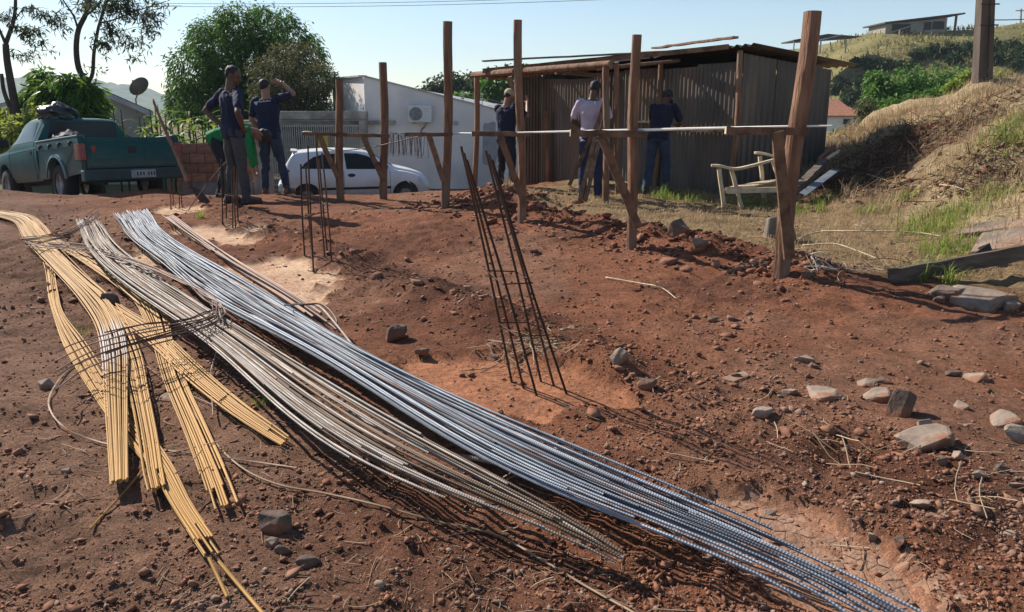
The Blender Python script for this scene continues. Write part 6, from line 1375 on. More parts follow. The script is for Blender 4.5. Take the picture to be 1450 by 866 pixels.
sparse_tree('slender forked tree with thin airy leaves over the gabled house', 17.0,
    [((125, 120), 0, 9, [(126, 185), (126, 150), (124, 118)], 6.5), ((124, 118), .3, 5.5, [(124, 118), (112, 98), (108, 70), (111, 42), (122, 18), (128, -10)], 4), ((124, 118), -.3, 3.6, [(124, 118), (131, 104), (133, 75), (138, 45), (142, 30), (150, 5), (165, -20)], 2), ((111, 42), .4, 2.2, [(111, 42), (104, 22), (92, 4), (84, -10)], 1), ((142, 32), -.5, 1.6, [(142, 32), (160, 28), (185, 18), (215, 8), (240, 0)], .7), ((120, 24), .3, 1.8, [(120, 24), (135, 10), (148, -8)], 1)],
    [(165, 8, 42, 22, -.3), (195, 18, 40, 20, -.4), (215, 30, 26, 16, -.4), (160, 45, 30, 22, -.2), (150, 62, 34, 12, -.2), (195, 60, 18, 16, -.3), (192, 82, 12, 10, -.3), (70, 22, 26, 16, .3), (92, 34, 16, 14, .3), (235, 8, 14, 8, -.5), (120, 5, 40, 14, .1), (178, -10, 50, 12, -.3), (145, 96, 10, 6, -.2)], 2200, 5, (126, 200))
sparse_tree('bare-limbed tree with a sawn stub at the edge of the yellow-green bush', 16.6,
    [((20, 150), 0, 9, [(32, 220), (26, 175), (16, 120), (10, 85), (8, 62)], 5.5), ((8, 62), .2, 4.2, [(8, 62), (14, 45), (20, 25), (22, 0), (20, -20)], 2.4), ((8, 62), -.2, 3, [(8, 62), (2, 48), (-6, 30)], 2), ((18, 135), 0, 5, [(30, 185), (18, 160), (6, 130), (2, 104)], 3.2), ((20, 30), .2, 1.2, [(20, 30), (32, 14), (48, 12)], .6)],
    [(38, 14, 18, 10, .2), (22, 40, 16, 14, .1), (45, 45, 20, 14, .3), (60, 60, 14, 8, .3), (22, 76, 14, 6, .2), (40, 80, 14, 6, .2), (2, 20, 12, 16, 0), (48, 70, 8, 6, .2)], 620, 6, (32, 226))
# wooded ridge right of the white house, single trees
for i, (cl, Y, lm, lab) in enumerate((([(625, 128, 20), (608, 132, 14), (642, 122, 16), (615, 140, 18)], 62, 'lf_dark', 'dark round tree behind the low end of the white house roof'), ([(660, 124, 22), (675, 120, 16), (650, 138, 18), (690, 130, 14)], 66, 'lf_dark', 'tall dark tree beyond the electric fence'), ([(705, 125, 26), (730, 118, 24), (715, 145, 22), (745, 135, 20)], 44, 'lf_mango', 'broad green tree behind the porch opening'), ([(650, 148, 16), (672, 150, 16), (695, 155, 16), (630, 152, 14)], 48, 'lf_bright', 'light green bushes above the white house wall'), ([(770, 128, 20), (800, 125, 22), (830, 130, 22)], 60, 'lf_dark', 'dark tree hidden behind the corrugated shed'))):
    blob_tree('far_tree', lab, cl, Y, 2600, .42, .2, M[lm], 30 + i, depth=2.0, trunk_r=.25, shell=.35, droop=.1, gz=-1.5)
# bushes on the right: bright shrub bank and dark hillside scrub
hb = [(a, b + 7, r * .9) for a, b, r in ((1250, 118, 26), (1285, 108, 24), (1318, 110, 26), (1350, 108, 24), (1378, 118, 22), (1268, 132, 24), (1305, 132, 22), (1345, 132, 22), (1238, 106, 14), (1400, 126, 20))]
for i, (a, b, r) in enumerate(hb):
    blob_tree('green_bush', 'bright green leafy bush in the thicket below the hill', [(a, b, r), (a + r * .5, b + r * .3, r * .6), (a - r * .5, b + r * .35, r * .6), (a, b + r * .7, r * .7), (a + r * .3, b + r * 1.4, r * .8), (a - r * .3, b + r * 2.0, r * .8)], 27 + (i % 4) * .8, 1500, .17, .10, M['lf_bright'], 60 + i, group='bushes in the thicket below the hill', depth=.5, trunk_r=.05, cat='bush', shell=.4)
rr = random.Random(8)
scr = [(1300, 74, 8), (1322, 68, 8), (1345, 66, 9), (1372, 66, 9), (1410, 62, 10), (1432, 62, 10), (1448, 66, 10), (1350, 80, 8), (1412, 80, 9), (1438, 82, 9), (1212, 86, 6), (1228, 87, 6), (1244, 88, 6), (1260, 89, 6), (1276, 90, 6), (1292, 91, 6), (1190, 118, 12), (1206, 130, 12), (1222, 112, 9)]
for i, (a, b, r) in enumerate(scr):
    r *= .72; hy = TH(a, b + r * 1.5).y
    blob_tree('scrub_bush', 'dark scrub bush growing on the terraced hillside', [(a, b, r), (a + r * .9, b + r * .4, r * .8), (a - r * .9, b + r * .45, r * .8), (a + r * .3, b + r * 1.1, r), (a - r * .6, b + r * 1.2, r * .9)], hy, 620, .36, .2, M['lf_dark'], 80 + i, group='scrub on the terraced hillside', depth=.8, trunk_r=.08, cat='bush', shell=.3)
for i, (cl, Y, lm, lab) in enumerate((([(1232, 170, 22), (1210, 190, 18), (1245, 190, 18), (1225, 150, 14)], 17.5, 'lf_olive', 'dull olive shrub at the top of the bank beside the shed'), ([(1190, 196, 14), (1204, 202, 14), (1180, 206, 12), (1212, 190, 12)], 15, 'lf_shrub', 'low green shrub between the shed corner and the bank'), ([(1296, 142, 14), (1325, 135, 14), (1262, 152, 16)], 16.5, 'lf_bright', 'light shrub just over the crest of the bank'), ([(1368, 112, 12), (1350, 124, 10), (1412, 112, 10)], 16, 'lf_weed', 'pale weedy shrub beside the power pole'))):
    blob_tree('bank_shrub', lab, cl, Y, 1500, .11, .05, M[lm], 120 + i, depth=.4, trunk_r=.03, cat='shrub', shell=.25)

# ------------------------------------------------------------------ grass
def blades(name, x, y, L, w, seed, lm, lean=.6, label='', cat='grass', zoff=0.0):
    rr = np.random.default_rng(seed); n = len(x); az = rr.uniform(0, 6.28, n); el = np.clip(np.abs(rr.normal(0, lean, n)), 0, 1.45)
    d = np.stack([np.cos(az) * np.sin(el), np.sin(az) * np.sin(el), np.cos(el)], -1); s = np.stack([-np.sin(az), np.cos(az), 0 * az], -1)
    B = np.stack([x, y, H(x, y) - .005 + zoff], -1); dr = np.zeros((n, 3)); dr[:, 2] = -1
    L = L[:, None]; w = w[:, None]; hor = np.stack([np.cos(az), np.sin(az), 0 * az], -1)
    M1 = B + d * L * .55; T = B + d * L + hor * L * .25 + dr * L * (.10 + .3 * rr.random(n)[:, None])
    V = np.stack([B - s * w / 2, B + s * w / 2, M1 - s * w * .4, M1 + s * w * .4, T], 1).reshape(-1, 3); b = np.arange(n)[:, None] * 5
    F = np.concatenate([b + np.array([[0, 1, 3]]), b + np.array([[0, 3, 2]]), b + np.array([[2, 3, 4]])])
    o = np_mesh(name, V, F, M[lm], attr={'rnd': np.repeat(rr.random(n), 5)}); return tag(o, label, cat, kind='stuff')
rng = np.random.default_rng(77)
def region(n, x0, x1, y0, y1, f):
    X = []; Y = []; c = 0
    while c < n:
        x = rng.uniform(x0, x1, n * 3); y = rng.uniform(y0, y1, n * 3); k = rng.random(n * 3) < f(x, y); X.append(x[k]); Y.append(y[k]); c += k.sum()
    return np.concatenate(X)[:n], np.concatenate(Y)[:n]
def fbank(x, y): return bankf(x, y)[1] * (.25 + .9 * ss(-.15, .25, fbm(x, y, 1.0, 141, 3))) * (y > 5.6) * (1 - .8 * ss(.14, .4, fbm(x, y, .9, 41, 4)))
x, y = region(44000, 3.6, 11, 5.5, 14.5, fbank); blades('dry_grass', x, y, rng.uniform(.07, .30, len(x)), rng.uniform(.003, .009, len(x)), 1, 'lf_dry', 1.0, 'matted dry straw-coloured grass covering the bank')
tx, ty = region(420, 3.9, 11, 5.8, 14, fbank); nb_ = 26; x = np.repeat(tx, nb_) + rng.normal(0, .035, 420 * nb_); y = np.repeat(ty, nb_) + rng.normal(0, .035, 420 * nb_)
blades('grass_tussocks', x, y, rng.uniform(.12, .38, len(x)), rng.uniform(.003, .008, len(x)), 6, 'lf_straw', .7, 'straw-pale grass tussocks standing over the bank')
def fhill(x, y): return ss(47, 52, y) * (1 - ss(72, 78, y)) * ss(16, 22, x) * (.2 + .8 * ss(-.2, .3, fbm(x, y, .2, 75, 3)))
x, y = region(7000, 16, 62, 46, 78, fhill); blades('hill_grass', x, y, rng.uniform(.3, .8, len(x)), rng.uniform(.06, .16, len(x)), 5, 'lf_hill', .6, 'tufts of dry and olive grass on the terraced hillside')
def fflat(x, y):
    a, b = axes(x, y); return ss(.5, .95, b + .3 * fbm(x, y, 1.2, 61, 3)) * (x > .2) * (y < 12.2) * (1 - ss(4.2, 4.8, x)) * (.35 + .6 * ss(-.2, .2, fbm(x, y, 1.5, 143, 3)))
x, y = region(17000, .2, 4.6, 5.6, 12, fflat); blades('trodden_grass', x, y, rng.uniform(.03, .13, len(x)), rng.uniform(.0025, .006, len(x)), 2, 'lf_dry', .95, 'short trodden dry grass in front of the shed')
def fgreen(x, y):
    w = np.zeros_like(x)
    for px, py, r in GREEN: p = GP[(px, py)]; w = np.maximum(w, np.exp(-((x - p.x) ** 2 + (y - p.y) ** 2) / (r * r)))
    return w
GREEN = [(1340, 310, .30), (1318, 328, .22), (1430, 200, .26), (1445, 175, .22), (1300, 395, .10), (1345, 380, .16), (1278, 282, .12), (1165, 285, .12), (1070, 292, .16), (1045, 290, .12), (1340, 355, .2), (1230, 300, .12), (1405, 282, .18), (1412, 190, .16), (985, 285, .12), (945, 280, .2), (1125, 300, .12)]
GP = {(a, b): TH(a, b) for a, b, r in GREEN}
x, y = region(3600, 1.5, 11, 5.5, 14, fgreen); blades('green_weeds', x, y, rng.uniform(.06, .24, len(x)), rng.uniform(.004, .010, len(x)), 3, 'lf_weed', .55, 'fresh green weed tufts among the dry grass on the bank')
for k, (px, py, h, n) in enumerate(((1160, 300, .30, 10), (845, 268, .45, 8), (1345, 400, .2, 12), (940, 280, .35, 9), (720, 265, .3, 6), (285, 308, .16, 9), (405, 268, .18, 8), (570, 470, .07, 6), (345, 440, .08, 8), (112, 470, .07, 8), (370, 575, .09, 9))):
    p = TH(px, py); x = p.x + rng.normal(0, .03, n * 4); y = p.y + rng.normal(0, .03, n * 4)
    o = blades('grass_tuft', x, y, rng.uniform(.5, 1.1, n * 4) * h, np.full(n * 4, .007 if k < 7 else .003), 10 + k, 'lf_weed' if k != 4 else 'lf_dry', .45); o['kind'] = 'thing'; tag(o, ('tuft of long green blades beside the metal strip', 'wild grass stalks growing under the porch planks', 'green tuft under the weathered plank', 'weeds at the foot of the shed wall by a worker', 'dry tuft on top of the spoil heap', 'small green tuft beside the hoe blade', 'grass tuft beside the concrete pillar', 'tiny green tuft beside the blue-grey bundle', 'small tuft beside a yellow bundle and a dark stone', 'small tuft under the looped brown rods', 'tiny tuft in the shade of the pale steel bundle')[k], 'grass tuft')
# straw heaped round the foot of the leaning cage and along the spoil ridge
def heap(cx, cy, n, sx, sy, seed, L0=.06, L1=.24): 
    r = np.random.default_rng(seed); return cx + r.normal(0, sx, n), cy + r.normal(0, sy, n), r.uniform(L0, L1, n)
for k, (px, py, n, sx, sy, lab) in enumerate(((745, 490, 90, .13, .10, 'straw and dry stalks heaped round the foot of the leaning cage'), (690, 262, 160, .35, .2, 'dry roots and straw on top of the spoil heap'), (1210, 380, 260, .45, .16, 'dry roots and stalks tangled at the foot of the bank'), (1235, 640, 26, .22, .14, 'scattered dry stalks among the rocks'), (1420, 700, 26, .16, .14, 'dry stalks lying beyond the rocks'), (640, 640, 16, .5, .3, 'dry twigs lying near the steel bundles'), (120, 660, 14, .3, .2, 'dry twigs beside the yellow bundles'))):
    p = TH(px, py); x, y, L = heap(p.x, p.y, n, sx, sy, 200 + k); o = straws('dry_stalks', x, y, L, np.clip(L * .014, .0012, .003), 300 + k, M['straw'], .22, .012); tag(o, lab, 'dry stalks', kind='stuff')

# dead brush and dug roots between the shed and the bank
M['brush'] = leaf_mat('dead_brush', (.15, .095, .06), (.06, .038, .026), .1, .8)
for k, (px, py, n, sx, sy, lab) in enumerate(((1205, 262, 420, .45, .5, 'tangle of dead brown brush beside the fallen log'), (1262, 212, 360, .6, .5, 'dead brush along the dark ledge of the bank'), (1330, 178, 260, .7, .35, 'dry brown roots hanging over the upper ledge of the bank'), (1420, 245, 260, .5, .4, 'dead stalks hanging from the undercut part of the bank'))):
    p = TH(px, py); x, y, L = heap(p.x, p.y, n, sx, sy, 400 + k, .12, .5); o = straws('dead_brush', x, y, L, np.clip(L * .012, .0016, .005), 420 + k, M['brush'], .45, .03); tag(o, lab, 'dead brush', kind='stuff')
    x, y, L = heap(p.x, p.y, n, sx, sy, 440 + k, .05, .14); o = clods('bank_clods', x, y, L * .35, 460 + k, M['clod'], .3); tag(o, lab.replace('brush', 'earth lumps').replace('roots', 'earth lumps').replace('stalks', 'earth lumps'), 'clods', kind='stuff')

# ================================================================== PEOPLE
def V3(*a): return Vector(a)
def add_ball(mb, c, r, n=10, m=8, R=None):
    V = []; F = []
    for j in range(m + 1):
        t = math.pi * j / m
        for i in range(n): a = 2 * math.pi * i / n; q = Vector((r[0] * math.sin(t) * math.cos(a), r[1] * math.sin(t) * math.sin(a), r[2] * math.cos(t))); V.append((R @ q if R else q) + Vector(c))
    for j in range(m):
        for i in range(n): k = (i + 1) % n; F.append((j * n + i, (j + 1) * n + i, (j + 1) * n + k, j * n + k))
    mb.add(V, F)
def add_limb(mb, pts, rs, n=10):
    P = [Vector(p) for p in pts]
    for i in range(len(P) - 1): mb.tube([P[i], P[i + 1]], [rs[i], rs[i + 1]], n)
    for p, r in zip(P, rs): add_ball(mb, p, (r, r, r), n, 8)
def add_torso(mb, rows, right, n=18):
    V = []; F = []; right = Vector(right).normalized()
    C = [Vector(r[0]) for r in rows]
    for i, (c, rx, ry) in enumerate(rows):
        t = (C[min(i + 1, len(C) - 1)] - C[max(i - 1, 0)]).normalized(); rt = (right - t * right.dot(t)).normalized(); fw = t.cross(rt)
        for k in range(n):
            a = 2 * math.pi * k / n; cx, sy = math.cos(a), math.sin(a); e = .8
            V.append(C[i] + rt * rx * math.copysign(abs(cx) ** e, cx) + fw * ry * math.copysign(abs(sy) ** e, sy))
    for i in range(len(rows) - 1):
        for k in range(n): q = (k + 1) % n; F.append((i * n + k, i * n + q, (i + 1) * n + q, (i + 1) * n + k))
    F.append(tuple(range(n - 1, -1, -1))); F.append(tuple((len(rows) - 1) * n + k for k in range(n)))
    mb.add(V, F)
def fuse(mb, name, material, parent, voxel, smooth=3, wrinkle=0.0, seed=0, dec=None):
    o = mb.build(name, material, parent)
    md = o.modifiers.new('r', 'REMESH'); md.mode = 'VOXEL'; md.voxel_size = voxel; md.use_smooth_shade = True
    if smooth: s = o.modifiers.new('s', 'SMOOTH'); s.iterations = smooth; s.factor = .5
    if dec: d = o.modifiers.new('d', 'DECIMATE'); d.ratio = dec
    apply_mods(o); me = o.data
    if wrinkle:
        n = len(me.vertices); co = np.empty(n * 3, np.float32); me.vertices.foreach_get('co', co); co = co.reshape(-1, 3); nr = np.empty(n * 3, np.float32); me.vertices.foreach_get('normal', nr); nr = nr.reshape(-1, 3)
        w = fbm(co[:, 0] * 1.2 + co[:, 1], co[:, 2] * .9 + co[:, 1] * .7, 11, seed, 3) + .6 * (np.abs(vn(co[:, 0] + co[:, 1] * .8, co[:, 2] * .55 + co[:, 0] * .6, 16, seed + 5)) * 2 - .5)
        co = co + nr * (w * wrinkle)[:, None]; me.vertices.foreach_set('co', co.astype(np.float32).ravel())
    me.polygons.foreach_set('use_smooth', [True] * len(me.polygons)); me.update(); return o
def hand(mb, w, d, side, curl=.5, palm=None):
    # w wrist, d direction of the palm, side: outward axis of the thumb
    d = Vector(d).normalized(); s = Vector(side); s = (s - d * s.dot(d)).normalized(); nn = d.cross(s).normalized(); w = Vector(w)
    if palm is not None and nn.dot(Vector(palm)) < 0: nn = -nn
    R = Matrix((s, nn, d)).transposed(); add_ball(mb, w + d * .05, (.041, .017, .052), 10, 8, R)
    for k, (o, L) in enumerate(((.030, .068), (.010, .078), (-.010, .073), (-.029, .056))):
        a = w + d * .085 + s * o; b = a + d * L * .5 * math.cos(curl * .5) + nn * L * .5 * math.sin(curl * .5); c = b + d * L * .5 * math.cos(curl * 1.5) + nn * L * .5 * math.sin(curl * 1.5); add_limb(mb, [a, b, c], [.0098, .0092, .008], 7)
    a = w + d * .028 + s * .032; add_limb(mb, [a, a + s * .028 + d * .026 + nn * .01, a + s * .036 + d * .058 + nn * .018], [.0125, .0105, .009], 7)
SKIN = {'dark': mat('dark_skin', (.115, .062, .042), (.095, .05, .034), 12, .5, bump=0), 'tan': mat('tan_skin', (.30, .155, .105), (.25, .125, .085), 12, .5, bump=0)}
HAIR = mat('black_hair', (.012, .011, .011), (.02, .018, .017), 40, .6, bump=.4, bscale=120)
def cloth(name, c, c2=None): return mat(name, c, c2 or tuple(q * .75 for q in c), 7, .85, bump=.25, bscale=30)
def person(label, loc, face, J, skin, shirt, trousers, shoe, sleeve='short', cap=None, tuck=False, hair=True, seed=0, group=None, curlL=.6, curlR=.6, thumbs=None, scale=1.0, belt=None):
    root = thing('person', label, 'person', tuple(loc), math.atan2(-face[0], face[1]), group=group); root.scale = (scale,) * 3
    J = {k: Vector(v) for k, v in J.items()}; rt = (J['shR'] - J['shL']).normalized(); hrt = (J['hipR'] - J['hipL']).normalized()
    sp = [J['pelvis'], J['pelvis'] * .62 + J['chest'] * .38, J['chest'], J['neck']]; upv = (J['neck'] - J['chest']).normalized()
    def rows(e):
        return [(J['pelvis'] - (J['chest'] - J['pelvis']).normalized() * .09, .13 + e, .095 + e), (J['pelvis'], .155 + e, .112 + e), (sp[1], .142 + e, .10 + e), (J['chest'], .168 + e, .115 + e), (J['chest'] * .45 + J['neck'] * .55, .178 + e, .10 + e), (J['chest'] * .1 + J['neck'] * .9, .095 + e, .065 + e), (J['neck'] + upv * .01, .06 + e * .5, .06 + e * .5)]
    # ---- one continuous body
    mb = MB(); add_torso(mb, rows(-.012), rt)
    hd = J['head']; hu = (hd - J['neck']).normalized(); hf = Vector(J.get('look', (0, 1, 0))); hf = (hf - hu * hf.dot(hu)).normalized(); hr = hf.cross(hu); RH = Matrix((hr, hf, hu)).transposed()
    add_limb(mb, [J['neck'] - upv * .03, hd - hu * .06 - hf * .01], [.062, .056], 12)
    add_ball(mb, hd + hu * .02, (.074, .094, .100), 16, 12, RH); add_ball(mb, hd - hu * .045 + hf * .022, (.058, .068, .075), 14, 10, RH); add_ball(mb, hd - hu * .09 + hf * .062, (.026, .022, .022), 10, 8, RH)
    add_limb(mb, [hd + hu * .01 + hf * .09, hd - hu * .03 + hf * .112], [.010, .016], 8); add_ball(mb, hd + hu * .022 + hf * .083, (.045, .012, .010), 10, 6, RH)
    add_ball(mb, hd - hu * .062 + hf * .088, (.024, .010, .008), 8, 6, RH)
    for s in (-1, 1): add_ball(mb, hd + hr * s * .078 - hf * .008 - hu * .008, (.010, .020, .032), 8, 8, RH)
    for S in 'LR':
        sh, el, wr = J['sh' + S], J['el' + S], J['wr' + S]; add_limb(mb, [sh, sh * .5 + el * .5, el], [.052, .046, .038]); add_limb(mb, [el, el * .6 + wr * .4, wr], [.038, .039, .026])
        hdv = J.get('hand' + S, (wr - el)); tv = J.get('thumb' + S, (-1 if S == 'R' else 1, .4, 0)); hand(mb, wr, hdv, tv, curlL if S == 'L' else curlR)
        hp, kn, an = J['hip' + S], J['kn' + S], J['an' + S]; add_limb(mb, [hp, hp * .5 + kn * .5, kn], [.078, .068, .05]); add_limb(mb, [kn, kn * .65 + an * .35, an], [.05, .052, .034]); add_limb(mb, [an, an + J['toe' + S] * .16 - Vector((0, 0, .03))], [.034, .03])
    fuse(mb, 'body', SKIN[skin], root, .0075, 2, dec=.35)
    for s in (-1, 1): mb = MB(); add_ball(mb, hd + hu * .008 + hf * .083 + hr * s * .032, (.011, .009, .008), 8, 6, RH); mb.build('eye', HAIR, root, smooth=True)
    # ---- shirt
    mb = MB(); R = rows(.014); hem = J['pelvis'] - (J['chest'] - J['pelvis']).normalized() * (.02 if tuck else .10)
    R[0] = (hem, .165 + (.0 if tuck else .012), .122); R[1] = (J['pelvis'] + (J['chest'] - J['pelvis']).normalized() * .03, .170, .126); add_torso(mb, R[:-1], rt)
    for S in 'LR':
        sh, el, wr = J['sh' + S], J['el' + S], J['wr' + S]; e = el * .72 + sh * .28 if sleeve == 'short' else el
        add_limb(mb, [sh * .9 + J['neck'] * .1, sh, e], [.068, .066, .060 if sleeve == 'short' else .052])
        if sleeve == 'long': add_limb(mb, [el, el * .1 + wr * .9], [.052, .038])
    fuse(mb, 'shirt', shirt, root, .010, 3, .016, seed)
    # ---- trousers
    mb = MB(); add_torso(mb, [(J['pelvis'] - Vector((0, 0, .10)) * 1.0, .15, .115), (J['pelvis'] - Vector((0, 0, .04)), .168, .126), (J['pelvis'] + (J['chest'] - J['pelvis']).normalized() * .05, .158, .118)], hrt)
    for S in 'LR':
        hp, kn, an = J['hip' + S], J['kn' + S], J['an' + S]; add_limb(mb, [hp, hp * .5 + kn * .5, kn], [.098, .086, .070], 12); add_limb(mb, [kn, kn * .5 + an * .5, an + Vector((0, 0, -.015))], [.070, .066, .060], 12)
    fuse(mb, 'trousers', trousers, root, .011, 3, .018, seed + 9)
    for S in 'LR':
        an, t = J['an' + S], Vector(J['toe' + S]).normalized(); mb = MB(); add_limb(mb, [an + Vector((0, 0, .02)), an - Vector((0, 0, .03)) - t * .03], [.048, .046]); add_limb(mb, [an - Vector((0, 0, .052)) - t * .05, an - Vector((0, 0, .05)) + t * .07, an - Vector((0, 0, .062)) + t * .17], [.040, .045, .034])
        o = fuse(mb, 'shoe', shoe, root, .010, 2); mb = MB(); a = an - Vector((0, 0, .088)); sd = t.cross(Vector((0, 0, 1)))
        mb.hexa([a - t * .09 - sd * .035, a + t * .2 - sd * .036, a + t * .2 + sd * .036, a - t * .09 + sd * .035] + [q + Vector((0, 0, .022)) for q in (a - t * .09 - sd * .038, a + t * .2 - sd * .04, a + t * .2 + sd * .04, a - t * .09 + sd * .038)]); mb.build('sole', M['black'], o, bevel=.008)
    if hair:
        mb = MB(); add_ball(mb, hd + hu * .036 - hf * .012, (.080, .094, .092), 16, 12, RH); add_ball(mb, hd + hu * .005 - hf * .045, (.070, .056, .058), 14, 10, RH); fuse(mb, 'hair', HAIR, root, .008, 2, .006, seed + 3)
    if cap:
        mb = MB(); add_ball(mb, hd + hu * .05 - hf * .008, (.088, .102, .085), 16, 12, RH); c = hd + hu * .055 + hf * .10
        mb.hexa([c - hr * .07 - hu * .012, c + hr * .07 - hu * .012, c + hr * .05 + hf * .085 - hu * .03, c - hr * .05 + hf * .085 - hu * .03, c - hr * .07, c + hr * .07, c + hr * .05 + hf * .085 - hu * .018, c - hr * .05 + hf * .085 - hu * .018])
        fuse(mb, 'cap', cap, root, .007, 2)
    return root
def stand(**k):
    J = dict(pelvis=(0, 0, .96), chest=(0, .01, 1.27), neck=(0, -.005, 1.47), head=(0, .03, 1.635), shL=(-.18, 0, 1.42), shR=(.18, 0, 1.42), elL=(-.25, -.03, 1.13), elR=(.25, -.03, 1.13), wrL=(-.25, .06, .89), wrR=(.25, .06, .89),
             hipL=(-.085, 0, .92), hipR=(.085, 0, .92), knL=(-.11, .02, .50), knR=(.11, .02, .50), anL=(-.12, -.02, .09), anR=(.12, -.02, .09), toeL=(-.25, 1, 0), toeR=(.25, 1, 0)); J.update(k); return J
navy = cloth('navy_shirt', (.016, .018, .055), (.010, .012, .036)); jean = cloth('blue_jeans', (.035, .055, .10), (.022, .034, .062)); grn = cloth('green_shirt', (.012, .22, .06), (.009, .15, .042))
pale = cloth('pale_shirt', (.50, .42, .52), (.40, .34, .43)); dark = cloth('dark_trousers', (.018, .02, .03)); greyj = cloth('worn_trousers', (.06, .055, .055), (.035, .04, .05)); boot = mat('brown_boot', (.17, .085, .045), (.11, .055, .03), 8, .7, bump=.2); bboot = mat('dark_boot', (.04, .03, .027), None, 8, .7, bump=.2)
def FT(px, py): p = TH2(px, py, 0); return p
# man with hands on hips, seen from behind, looking aside
personA = person('man in navy t-shirt standing with hands on hips, head turned aside', FT(338, 289), (.62, .78), stand(elL=(-.42, -.12, 1.20), elR=(.40, -.16, 1.18), wrL=(-.20, -.02, 1.00), wrR=(.21, .02, .98), handL=(.6, .5, -.5), handR=(-.6, .5, -.5), thumbL=(0, -1, .3), thumbR=(0, -1, .3), look=(.75, .75, -.1), head=(.03, .035, 1.635), anL=(-.12, -.06, .09), anR=(.14, .04, .09)), 'dark', navy, greyj, bboot, seed=1, scale=1.03)
# man with raised arm shading his brow
personB = person('man in navy t-shirt with lettering on the back, arm raised to his brow', Vector((-3.80, 11.72, float(H(-3.80, 11.72)))), (.10, .99), stand(elR=(.42, .02, 1.53), wrR=(.20, .12, 1.70), handR=(-.9, .25, .1), thumbR=(0, -.2, -1), shR=(.20, .0, 1.46), elL=(-.27, .02, 1.14), wrL=(-.19, .2, .98), handL=(.6, .6, -.2), head=(-.03, .035, 1.625), anL=(-.10, -.05, .09), anR=(.21, .06, .09), knR=(.15, .04, .50), knL=(-.10, .02, .5)), 'tan', navy, jean, boot, seed=2, scale=1.02)
# print on the back of his shirt: an inverted triangle and a short line of letters
wt = mat('white_print', (.55, .56, .6), None, 5, .8, bump=0)
mb = MB(); t0 = V3(-.145, -.128, 1.405); mb.add([t0, t0 + V3(.07, 0, .012), t0 + V3(.038, 0, -.05), t0 + V3(0, -.006, 0), t0 + V3(.07, -.006, .012), t0 + V3(.038, -.006, -.05)], [(0, 1, 2), (5, 4, 3), (0, 3, 4, 1), (1, 4, 5, 2), (2, 5, 3, 0)]); mb.build('shirt_emblem', wt, personB)
rr = random.Random(4)
for k in range(9): x = -.055 + k * .021; mb = MB(); h = .016 + .008 * (k % 3 == 0); mb.box((x, -.128 + .0, 1.408 + k * .002 + (h - .016) / 2), (.012, .006, h)); mb.build('shirt_letter', wt, personB)
# man in green, bent double
person('man in green long-sleeved shirt bending down between the other two', FT(322, 279), (.97, .25), stand(pelvis=(0, -.10, .90), chest=(0, .22, 1.02), neck=(0, .41, .99), head=(0, .56, .93), shL=(-.18, .36, 1.0), shR=(.18, .36, 1.0), elL=(-.2, .40, .70), elR=(.2, .38, .70), wrL=(-.17, .44, .46), wrR=(.17, .42, .46), handL=(0, .1, -1), handR=(0, .1, -1), hipL=(-.085, -.10, .86), hipR=(.085, -.10, .86), knL=(-.11, -.02, .47), knR=(.11, .02, .47), anL=(-.12, -.10, .09), anR=(.12, -.02, .09), look=(0, .4, -.9)), 'tan', grn, dark, bboot, sleeve='long', cap=M['black'], hair=True, seed=3)
# man in a cap at the porch pole
person('man in navy shirt and pale cap holding the slanting pole under the porch', Vector((-.10, 12.95, float(H(-.10, 12.95)))), (.55, .83), stand(elR=(.30, .22, 1.30), wrR=(.16, .42, 1.50), handR=(-.2, .4, .9), elL=(-.22, .24, 1.2), wrL=(-.02, .42, 1.30), handL=(.5, .4, .6), head=(.02, .06, 1.62), look=(.3, 1, 0)), 'tan', navy, dark, bboot, cap=cloth('pale_cap', (.55, .42, .30)), seed=4)
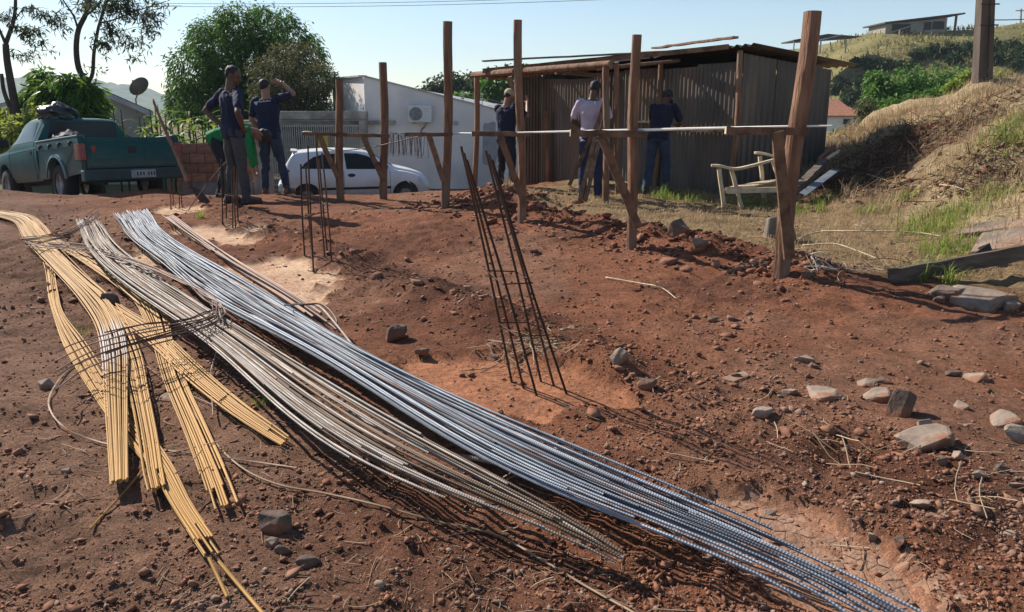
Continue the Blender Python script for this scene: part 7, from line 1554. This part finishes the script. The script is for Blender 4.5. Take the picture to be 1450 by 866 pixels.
# man in a pale shirt by the planks
person('man in pale lilac t-shirt with his back turned beside the leaning planks', Vector((1.17, 11.05, float(H(1.17, 11.05)))), (.25, .97), stand(elR=(.26, .10, 1.15), wrR=(.16, .28, 1.04), handR=(-.3, .8, .1), elL=(-.29, .06, 1.16), wrL=(-.18, .26, 1.05), handL=(.4, .8, .1), head=(.03, .05, 1.62), look=(.3, 1, -.2)), 'dark', pale, cloth('navy_trousers', (.022, .03, .075)), bboot, seed=5, scale=1.0)
# man in dark blue against the corrugated wall
person('man in dark blue work clothes leaning towards the corrugated shed wall', Vector((2.28, 11.55, float(H(2.28, 11.55)))), (.5, .87), stand(pelvis=(0, -.06, .94), chest=(0, .08, 1.23), neck=(0, .17, 1.40), head=(0, .27, 1.52), shL=(-.18, .13, 1.36), shR=(.18, .13, 1.36), elL=(-.24, .25, 1.14), elR=(.26, .22, 1.12), wrL=(-.12, .44, 1.08), wrR=(.14, .44, 1.06), handL=(.2, .9, 0), handR=(-.2, .9, 0), hipL=(-.085, -.06, .90), hipR=(.085, -.06, .90), anL=(-.14, -.22, .09), anR=(.12, .05, .09), knL=(-.12, -.06, .5), look=(0, .9, -.4)), 'dark', cloth('dark_blue_shirt', (.014, .013, .034)), jean, bboot, cap=M['black'], seed=6, scale=.96)

# ------------------------------------------------------------------ the air: thin even haze round everything
mb = MB(); mb.box((0, 620, 46), (9000, 1500, 110)); hz = mb.build('haze', M['black']); hz.data.materials.clear()
hm = bpy.data.materials.new('haze_air'); hm.use_nodes = True; nt = hm.node_tree; nt.nodes.clear()
pv = node(nt, 'ShaderNodeVolumePrincipled'); pv.inputs['Color'].default_value = (.72, .87, 1.0, 1); pv.inputs['Density'].default_value = .0004; pv.inputs['Anisotropy'].default_value = .0
oo = node(nt, 'ShaderNodeOutputMaterial'); nt.links.new(pv.outputs[0], oo.inputs['Volume']); hz.data.materials.append(hm)
hz['kind'] = 'stuff'; hz['label'] = 'thin bluish haze over the far hills'; hz['category'] = 'haze'
